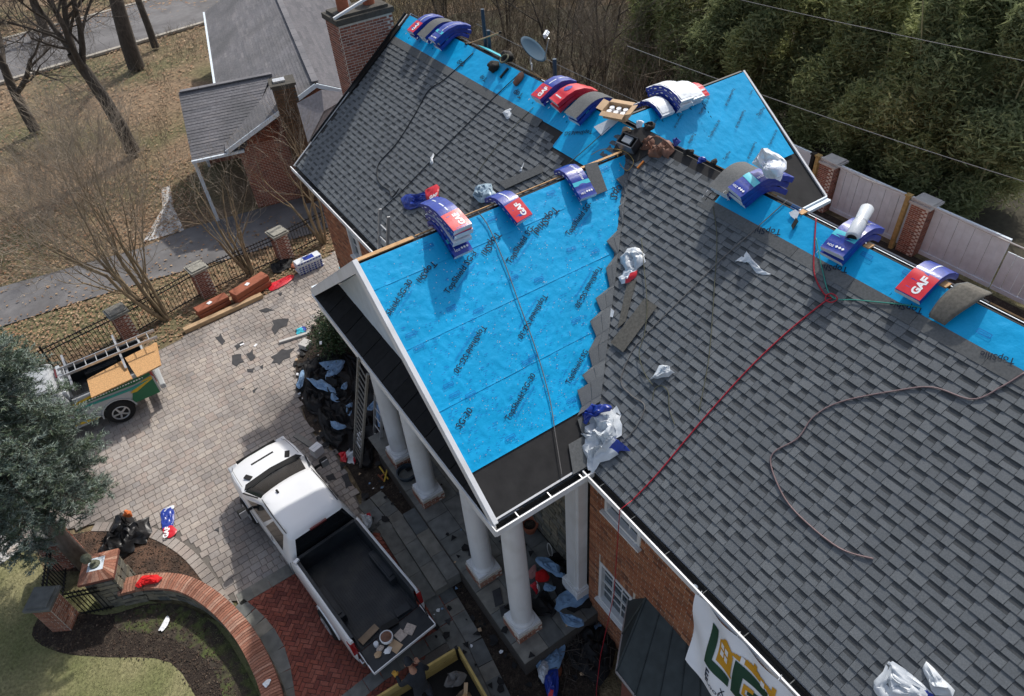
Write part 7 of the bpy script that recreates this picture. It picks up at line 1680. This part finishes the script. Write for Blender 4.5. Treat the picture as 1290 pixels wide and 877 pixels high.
# wrapper on the paving
t = thing('shingle_wrapper', 'flattened blue and red shingle wrapper lying on the paving left of the white truck', 'wrapper', tuple(at(212, 660, 0)))
crumple('film', None, None, [at(a, c, .03) for a, c in [(203, 644), (216, 639), (220, 650), (217, 666), (205, 668), (203, 655)]], (0, 0, 1), None, bl_wrap, seed=35, h=.03, amp=.02, parent=t, folds=8)
crumple('red_end', None, None, [at(a, c, .035) for a, c in [(205, 666), (218, 662), (223, 672), (211, 679)]], (0, 0, 1), None, red_wrap, seed=36, h=.03, amp=.01, parent=t)
crumple('white_edge', None, None, [at(a, c, .03) for a, c in [(206, 642), (218, 637), (219, 641), (208, 646)]], (0, 0, 1), None, wh_wrap, seed=37, h=.02, amp=.01, parent=t)
m = MB(); A = at(211, 677, .10); B_ = at(214, 663, .10); put_text(m, 'GAF', A, B_ - A, V((0, 0, 1)).cross((B_ - A).normalized()), .05); m.build('lettering', [lt_m], t)
# black bag, red cloth, papers
t = thing('garbage_bag', 'black plastic bag heap with orange leaves at its mouth on the planting bed', 'bag', tuple(at(155, 685, 0)))
crumple('bag', None, None, [at(a, c, .02) for a, c in [(126, 698), (130, 683), (141, 672), (150, 655), (160, 648), (172, 658), (183, 656), (191, 676), (180, 686), (168, 695), (152, 708), (134, 706)]], (0, 0, 1), None, mat('bag_black', (.012, .012, .013), .38, .3, 8, .4, 15), seed=38, h=.42, amp=.14, parent=t, folds=2.2)
crumple('leaves', None, None, [at(a, c, .3) for a, c in [(155, 652), (160, 644), (168, 646), (166, 654)]], (0, 0, 1), None, mat('orange_leaves', (.50, .14, .04), .9, .4, 40), seed=39, h=.12, amp=.06, parent=t)
cG('red_cloth', 'bright red cloth thrown over the brick cap of the curved wall', 'cloth', [(170, 738), (180, 728), (192, 725), (204, 729), (198, 734), (184, 737), (176, 743)], mat('cloth_red', (.60, .01, .012), .8, .15), z=.62, seed=40, h=.05, amp=.05)
cG('white_paper', 'white paper scrap on the mossy bed inside the curved wall', 'paper', [(200, 794), (210, 777), (214, 779), (212, 788), (204, 796)], lt_m, seed=41, h=.02, amp=.02)
cG('white_leaf', 'white torn scrap on the brick cap near the bottom edge', 'paper', [(331, 862), (336, 857), (341, 856), (339, 863), (334, 866)], lt_m, z=.62, seed=42, h=.02, amp=.02)
# torn roofing felt heap with blue lining left of the portico
heap = [((376, 470), (392, 455), (425, 450), (440, 462), (430, 480), (400, 492), (378, 495)), ((398, 470), (440, 470), (452, 500), (432, 520), (405, 505)), ((410, 505), (448, 500), (462, 530), (440, 550), (415, 535)), ((430, 520), (470, 505), (490, 535), (480, 560), (450, 555)), ((462, 470), (490, 480), (500, 520), (485, 530), (462, 505)), ((395, 505), (420, 520), (440, 555), (430, 570), (405, 545)), ((440, 540), (470, 555), (468, 590), (445, 580)), ((385, 490), (410, 500), (412, 522), (390, 518)), ((430, 440), (462, 460), (470, 500), (445, 500))]
labs = ['topmost sheet of torn black felt by the paving edge', 'torn black felt sheet in the middle of the heap by the portico', 'torn black felt sheet lowest in the heap beside the brick ledge', 'torn black felt sheet behind the leaning ladder', 'torn black felt sheet under the end of the portico', 'torn black felt along the curved paving edge', 'torn black felt at the foot of the leaning ladder', 'small torn black felt flap on the paving edge', 'torn black felt sheet behind the shrub under the portico corner']
for i, (px, lab) in enumerate(zip(heap, labs)):
    crumple('torn_felt', lab, 'roofing felt', [at(a, c, .03) for a, c in px], (0, 0, 1), None, tarp_m, seed=50 + i, h=.25, amp=.16, folds=2.0, group='torn roofing felt heaped by the portico')
bl = [((401, 458), (418, 455), (436, 456), (428, 464), (412, 466)), ((410, 470), (430, 460), (434, 463), (415, 480)), ((374, 485), (380, 468), (384, 470), (378, 492)), ((388, 478), (405, 478), (420, 490), (424, 497), (400, 490)), ((418, 496), (424, 500), (429, 507), (418, 505)), ((436, 512), (444, 508), (442, 524), (437, 520)), ((418, 530), (430, 536), (436, 540), (420, 541)), ((431, 486), (437, 482), (436, 490), (430, 490)), ((472, 505), (484, 515), (480, 540), (475, 530)), ((462, 515), (476, 504), (478, 508), (465, 520))]
BLN = ['uppermost wide pale blue felt underside', 'second pale blue curl from the top', 'long pale blue edge at the far left', 'long pale blue fold across the middle', 'small pale blue point under the long fold', 'pale blue flap nearest the ladder foot side', 'lowest pale blue tongue', 'little pale blue flap between fold and ladder', 'pale blue strip behind the first column', 'slanting pale blue strip behind the ladder']
for i, px in enumerate(bl):
    crumple('felt_lining', BLN[i] + ' in the felt heap left of the portico', 'felt lining', [at(a, c, .25) for a, c in px], (0, 0, 1), None, blue_f, seed=130 + i, h=.05, amp=.05, folds=3, group='pale blue felt undersides in the heap')
heap2 = [((690, 705), (705, 700), (730, 712), (748, 740), (742, 765), (715, 772), (700, 745)), ((672, 752), (690, 748), (700, 765), (690, 780), (672, 772)), ((735, 770), (760, 765), (775, 800), (770, 850), (745, 860), (720, 820))]
for i, px in enumerate(heap2):
    crumple('torn_felt', ['torn black felt heaped at the foot of the white pilaster', 'small heap of black felt beside the front column', 'torn black felt in the bed under the lower window'][i], 'roofing felt', [at(a, c, .56 if i < 2 else .05) for a, c in px], (0, 0, 1), None, tarp_m, seed=60 + i, h=.22, amp=.14, folds=2.2)
bl2 = [((675, 706), (690, 703), (712, 722), (716, 732), (700, 725), (684, 716)), ((699, 756), (720, 742), (742, 742), (742, 752), (725, 765), (705, 770)), ((688, 736), (700, 740), (698, 745), (686, 744)), ((750, 790), (764, 772), (770, 776), (760, 800), (752, 815)), ((670, 830), (700, 810), (712, 815), (705, 845), (680, 845)), ((705, 772), (730, 778), (735, 790), (715, 790)), ((708, 733), (716, 728), (718, 735), (710, 740))]
BLM = ['long pale blue felt underside curving below the stone wall', 'largest pale blue felt underside below the pilaster', 'small pale blue felt patch beside the red cloth', 'tall thin pale blue felt strip standing under the window', 'pale blue felt piece in the bed at the bottom edge', 'pale blue felt tab below the largest underside', 'small pale felt patch right at the pilaster foot']
for i, px in enumerate(bl2):
    crumple('felt_lining', BLM[i], 'felt lining', [at(a, c, .75 if i in (0, 1, 2, 5, 6) else .15) for a, c in px], (0, 0, 1), None, blue_f, seed=150 + i, h=.07, amp=.06, folds=3, group='pale blue felt undersides by the pilaster')
cG('plastic_bag', 'white plastic bag at the foot of the felt heap, bottom edge', 'plastic bag', [(676, 845), (684, 832), (692, 840), (688, 860), (680, 858)], plastic_w, z=.2, seed=70, h=.1, amp=.05)
cG('blue_wrapper', 'blue and red wrapper standing in the bed at the bottom edge', 'wrapper', [(684, 850), (702, 845), (702, 880), (690, 882)], bl_wrap, z=.2, seed=71, h=.1, amp=.04, extra=(red_wrap, 1, .5, .75, .3))
cG('red_towel', 'red folded cloth on the porch beside the front column', 'cloth', [(674, 722), (688, 718), (690, 732), (676, 733)], MATS['cloth_red'], z=.60, seed=72, h=.06, amp=.02)
cG('pink_card', 'pink cardboard against the front column base', 'cardboard', [(665, 720), (674, 712), (676, 724), (668, 730)], mat('pink_card', (.45, .22, .2), .8, .1), z=.60, seed=73, h=.04, amp=.01)
cG('red_toy', 'red and white rag bundle on the porch behind the front column', 'rag', [(668, 738), (678, 733), (682, 742), (674, 750)], red_wrap, z=.60, seed=74, h=.15, amp=.06, extra=(lt_m, 1, .2, .6, .3))
t = thing('wire_hoop', 'bent wire hoop standing against the stone wall', 'hoop', tuple(at(692, 700, .6)))
c = at(693, 700, .6); b = MB(); b.tube([c + V((0, -.10 * math.cos(a), .25 + .25 * math.sin(a))) for a in [i * PI / 6 for i in range(13)]], .012, 5); b.build('hoop', [conc_m], t)
b = MB(); rr = random.Random(8)      # brush pile
c0 = at(730, 815, 0)
for i in range(260):
    a = rr.uniform(0, 6.28); r_ = rr.uniform(0, .85); p = c0 + V((math.cos(a) * r_, math.sin(a) * r_ * 1.1, rr.uniform(.02, .30))); d = V((rr.uniform(-1, 1), rr.uniform(-1, 1), rr.uniform(-.1, .35))) * rr.uniform(.2, .45)
    b.tube([p, p + d * .5 + V((0, 0, .03)), p + d], .008, 3, .003, cap=False)
tag(b.build('brush_pile', [twig_d]), 'pile of cut brown twigs under the lower window', 'brush pile', kind='stuff')
for i, (px, lab) in enumerate((((668, 668), 'terracotta pot in the porch corner by the stone wall'), ((694, 845), 'terracotta saucer among the rubbish at the bottom'))):
    c = at(*px, .55 if i == 0 else .05); t = thing('plant_pot', lab, 'plant pot', tuple(c)); b = MB(); b.lathe(c, [(.13, 0), (.19, .26), (.21, .26), (.21, .31), (.185, .31), (.17, .24), (.02, .22)] if i == 0 else [(.16, 0), (.22, .04), (.24, .05), (.20, .03), (.02, .02)], 22); b.build('pot', [cedar_m], t)
    if i == 0: b = MB(); b.lathe(c + V((0, 0, .23)), [(.165, 0), (.1, .02)], 16); b.build('soil', [mulch_m], t)
c = at(516, 612, .0); c = V((-1.35, 1.95, .55)); c = at(515, 606, .30); t = thing('trash_bin', 'dark blue grey plastic bin standing beside the second column', 'bin', (c.x, c.y, 0))
b = MB(); b.lathe((c.x, c.y, .05), [(.20, 0), (.24, .62), (.27, .63), (.27, .66), (.235, .66), (.20, .1), (.02, .06)], 26); b.build('bin', [mat('bin_grey', (.035, .05, .065), .45, .1)], t, auto=.6)
t = thing('folding_sawhorse', 'small orange and yellow folding stand lying in the bed left of the bin', 'stand', tuple(at(485, 595, .1)))
for i, (a, c, m_) in enumerate((((478, 588), (489, 604), ylw), ((490, 582), (484, 607), ylw), ((480, 600), (493, 592), cedar_m), ((476, 598), (484, 606), cedar_m))):
    b = MB(); b.bar(at(*a, .25 if i % 2 else .1), at(*c, .1), .035, .03); b.build('bar', [m_], t)
cG('plastic_bag', 'white plastic bag with a red print at the foot of the leaning ladder', 'plastic bag', [(436, 578), (443, 560), (448, 550), (452, 566), (450, 582), (440, 586)], plastic_w, seed=75, h=.12, amp=.08, extra=(red_wrap, 1, .5, .7, .3))
cG('red_bag', 'small red and blue wrapper beside the white plastic bag', 'wrapper', [(428, 572), (436, 570), (438, 580), (430, 582)], red_wrap, seed=76, h=.1, amp=.05)
cG('white_rag', 'white rag hanging through the lower rungs of the leaning ladder', 'rag', [(449, 548), (455, 545), (456, 562), (450, 564)], plastic_w, z=.3, seed=77, h=.08, amp=.05)
cG('plastic_bag', 'white and red plastic bag wedged beside the truck door', 'plastic bag', [(456, 650), (466, 648), (470, 660), (462, 668)], plastic_w, z=.2, seed=78, h=.12, amp=.06, extra=(red_wrap, 1, .1, .3, .3))
c = at(401, 572, 0); t = thing('white_carton', 'white carton standing on the paving by the truck mirror', 'carton', (c.x, c.y, 0)); b = MB(); b.box((c.x, c.y, .16), (.30, .24, .32), .3); b.build('carton', [lt_m], t, bevel=.004)
b = MB(); b.box((c.x + .005, c.y, .323), (.28, .02, .004), .3); b.build('tape', [wh_wrap], t)
b = MB(); b.box(at(510, 664, .02), (.22, .38, .02), -.3); tag(b.build('cardboard_piece', [tan_m]), 'tan cardboard rectangle on the dark bed near the steps', 'cardboard')
b = MB(); b.box(at(493, 500, .35), (.25, .3, .04), .5); tag(b.build('cardboard_piece', [tan_m]), 'tan cardboard piece behind the leaning ladder', 'cardboard')
for i, (a, c, lab) in enumerate((((372, 548), (400, 566), 'dark board lying on the paving in front of the white truck'), ((352, 432), (390, 420), 'long dark timber edging by the shrub'))):
    b = MB(); b.bar(at(*a, .04), at(*c, .04), .16 if i == 0 else .1, .05 if i == 0 else .12); tag(b.build('board', [MATS['ladder_grey'] if i == 0 else conc_m]), lab, 'board')
c = at(386, 437, 0); b = MB(); b.box((c.x, c.y, .1), (.34, .34, .2), .5); tag(b.build('concrete_block', [conc_m], bevel=.02), 'pale square block beside the shrub', 'block')
cG('blue_rag', 'small blue rag beside the timber edging near the shrub', 'rag', [(373, 416), (384, 412), (386, 420), (376, 422)], cy_wrap, seed=79, h=.1, amp=.04, extra=(bl_wrap, 1, .1, .5, .3))
# torn felt flakes scattered on the paving
flk = [((271, 425), (278, 420), (284, 430), (280, 435)), ((292, 448), (304, 446), (308, 456), (298, 462), (292, 458)), ((310, 446), (318, 440), (322, 450), (316, 455)), ((295, 436), (306, 430), (308, 433), (298, 441)), ((343, 404), (352, 402), (364, 402), (362, 410), (352, 414), (346, 422), (342, 414)), ((341, 450), (355, 440), (372, 438), (366, 450), (352, 460), (342, 458)), ((311, 465), (321, 464), (319, 469), (312, 469)), ((326, 391), (336, 388), (345, 391), (334, 394)), ((318, 492), (325, 488), (320, 496)), ((350, 370), (356, 368), (354, 373)), ((327, 462), (332, 459), (331, 466)), ((302, 490), (308, 489), (306, 492)), ((410, 600), (420, 596), (424, 604), (414, 606)), ((430, 600), (438, 596), (444, 612), (436, 616)), ((270, 668), (276, 664), (276, 670))]
FLN = ['squarish dark felt flake just below the lumber beam end', 'twin lobed dark felt flake left of centre on the drive', 'dark felt flake right beside the twin lobed one', 'narrow slanting dark felt flake above the twin lobed one', 'large ragged dark felt flake between the white scraps and the shrub', 'broad dark felt flake by the timber edging', 'small flat dark flake below the twin lobed one', 'thin dark flake near the inner end of the lumber beam', 'sliver of dark felt in the sunny middle of the pavers', 'brown flake on the pavers near the red wrapper', 'small upright dark flake between the two larger groups', 'tiny dark flake alone left of the sliver in the sun', 'dark flake beside the truck passenger door, upper one', 'dark flake beside the truck passenger door, lower one', 'small dark flake in the shade left of the white truck']
for i, px in enumerate(flk):
    P = [at(a, c, .026) for a, c in px]; rr = random.Random(i); Q = []
    for k in range(len(P)):
        Q.append(P[k]); mid = P[k].lerp(P[(k + 1) % len(P)], .5); cen = sum(P, V((0, 0, 0))) / len(P); Q.append(mid.lerp(cen, rr.uniform(-.15, .35)))
    b = MB(); b.prism(Q, (0, 0, .008)); tag(b.build('felt_flake', [mat('felt_flake', (.055, .055, .058), .9, .2) if i == 0 else MATS['felt_flake']]), FLN[i], 'felt flake', 'dark felt flakes on the pavers')
por_fl = [((648, 742), (655, 738), (660, 748), (672, 742), (672, 765), (650, 768)), ((629, 765), (636, 762), (640, 770), (632, 778)), ((532, 665), (540, 662), (542, 672), (534, 672)), ((620, 745), (630, 740), (634, 760), (624, 765)), ((590, 690), (596, 688), (598, 702), (590, 700)), ((560, 782), (568, 778), (566, 788)), ((628, 682), (634, 678), (636, 690))]
PFN = ['largest ragged black felt piece on the porch beside the front column', 'small black felt scrap between the two right columns', 'dark felt scrap on the steps by the tan cardboard', 'tall black felt scrap at the porch edge before the front column', 'narrow black scrap left of the third column shaft', 'tiny dark scrap on the flagstone walk by the tailgate', 'dark scrap beside the pot in the porch corner']
for i, px in enumerate(por_fl):
    P = [at(a, c, .57 if i in (0, 1, 3, 4, 6) else .05) for a, c in px]; b = MB(); b.prism(P, (0, 0, .008)); tag(b.build('felt_flake', [MATS['felt_flake']]), PFN[i], 'felt flake', 'dark felt flakes on the porch and walk')
for i, (px, lab) in enumerate((((305, 434), 'small white scrap on the pavers in front of the orange packs'), ((322, 435), 'tiny white strip on the pavers beside the white scrap'), ((404, 432), 'white cup on top of the shrub'))):
    c = at(*px, .03 if i < 2 else 1.3); b = MB(); b.box(c, (.14, .07, .02), i * .6); tag(b.build('white_scrap', [lt_m]), lab, 'scrap')
# loose soil clods in the beds
cl_ = MB(); rr = random.Random(12)
bedP = G((372, 455), (400, 400), (480, 400), (700, 600), (760, 900), (640, 960), (640, 877), (590, 790), (540, 720), (470, 610), (425, 572), (388, 535), (376, 500))
bed2 = G((190, 672), (235, 705), (280, 760), (262, 758), (200, 735), (150, 740), (110, 720), (60, 720), (60, 680), (118, 668))
bed3 = G((60, 760), (130, 775), (200, 760), (262, 790), (308, 900), (262, 900), (215, 835), (130, 828), (75, 822), (40, 800))
for P in (bedP, bed2, bed3):
    xs = [p[0] for p in P]; ys = [p[1] for p in P]
    for i in range(4200):
        x, y = rr.uniform(min(xs), max(xs)), rr.uniform(min(ys), max(ys))
        if not inpoly(x, y, P): continue
        s = rr.uniform(.012, .035); a = rr.uniform(0, 3); v3 = [V((x + math.cos(a + k * 2.1) * s, y + math.sin(a + k * 2.1) * s, .01 + rr.uniform(0, .01))) for k in range(3)]
        cl_.add(v3 + [V((x, y, .012 + s * rr.uniform(.3, .9)))], [(0, 1, 3), (1, 2, 3), (2, 0, 3)])
tag(cl_.build('bark_chips', [mat('bark_chip', None, .95, .3, 5, pal=[(.05, .035, .025), (.10, .065, .045), (.03, .025, .02), (.16, .12, .09)])]), 'loose bark chips and clods over the planting beds', 'bark chips', kind='stuff')
# grass blades on lawn and verge, fallen leaves
gr = MB(); lawnP = G((-60, 700), (0, 705), (40, 690), (70, 745), (150, 745), (300, 790), (345, 900), (330, 960), (-60, 960)); vergeP = G((-60, 500), (-20, 470), (150, 425), (400, 305), (440, 300), (430, 330), (255, 420), (150, 470), (60, 520))
for P, n in ((lawnP, 52000), (vergeP, 16000)):
    xs = [p[0] for p in P]; ys = [p[1] for p in P]
    for i in range(n):
        x, y = rr.uniform(min(xs), max(xs)), rr.uniform(min(ys), max(ys))
        if not inpoly(x, y, P) or inpoly(x, y, bed3) or inpoly(x, y, bed2): continue
        h = rr.uniform(.015, .05); a = rr.uniform(0, 3.14); dx_, dy_ = math.cos(a) * .005, math.sin(a) * .005
        gr.add([V((x - dx_, y - dy_, 0)), V((x + dx_, y + dy_, 0)), V((x + rr.uniform(-.03, .03), y + rr.uniform(-.03, .03), h))], [(0, 1, 2)])
tag(gr.build('grass_blades', [mat('blade', None, .8, .3, 2, pal=[(.16, .17, .07), (.26, .25, .12), (.12, .15, .05), (.36, .31, .18)])]), 'short pale green and straw grass blades on lawn and verge', 'grass', kind='stuff')
lv = MB()
for i in range(36000):
    if i % 2: x, y = rr.uniform(-24, 12), rr.uniform(12.5, 60)
    else: x, y = rr.uniform(-14, 5), rr.uniform(12.5, 26)
    q = nbp(0, 0, 0); lx = (V((x, y, 0)) - q).dot(ud); ly = (V((x, y, 0)) - q).dot(vd)
    if (-.3 < lx < 9.6 and -.5 < ly < 20): continue
    if inpoly(x, y, drv) and i % 9: continue
    if inpoly(x, y, DP): continue
    s = rr.uniform(.035, .08) * (1 + max(0, y - 25) / 25); a = rr.uniform(0, 6.28); z = .02 + rr.uniform(0, .03) + (max(0, y - 16) / 60) * .3
    lv.add([V((x + math.cos(a) * s, y + math.sin(a) * s, z)), V((x + math.cos(a + 1.6) * s * .6, y + math.sin(a + 1.6) * s * .6, z + rr.uniform(0, .02))), V((x - math.cos(a) * s, y - math.sin(a) * s, z)), V((x + math.cos(a - 1.6) * s * .6, y + math.sin(a - 1.6) * s * .6, z + rr.uniform(0, .02)))], [(0, 1, 2, 3)])
tag(lv.build('fallen_leaves', [mat('dry_leaf', None, .9, .3, 2, pal=[(.26, .15, .08), (.36, .24, .14), (.17, .10, .06), (.42, .31, .20), (.30, .14, .07)])]), 'dry brown fallen leaves over the slope and verge', 'fallen leaves', kind='stuff')

# small roofing scraps strewn over the beds, walk and porch
sb_ = MB(); rr = random.Random(99)
zone = G((372, 455), (400, 400), (480, 400), (700, 600), (760, 900), (640, 960), (560, 850), (520, 700), (462, 632), (400, 560), (376, 500)); xs = [p[0] for p in zone]; ys = [p[1] for p in zone]
for i in range(900):
    x, y = rr.uniform(min(xs), max(xs)), rr.uniform(min(ys), max(ys))
    if not inpoly(x, y, zone): continue
    z = .575 if (-1.6 < x < .5 and -3.6 < y < 3.3) else .05
    if z > .5 and rr.random() < .75: continue
    s_ = rr.uniform(.03, .13); n = rr.randint(3, 5); a0 = rr.uniform(0, 6)
    sb_.mi = 0 if rr.random() < .72 else rr.choice((1, 2, 3))
    if sb_.mi: s_ *= .5
    P = [V((x + math.cos(a0 + k * 6.28 / n) * s_ * rr.uniform(.5, 1.2), y + math.sin(a0 + k * 6.28 / n) * s_ * rr.uniform(.5, 1.2), z + rr.uniform(0, .04))) for k in range(n)]
    sb_.add(P, [tuple(range(n))])
tag(sb_.build('roofing_scraps', [tarp_m, blue_f, lt_m, tan_m]), 'small dark, blue and pale roofing scraps strewn over the beds and walk', 'scraps', kind='stuff')
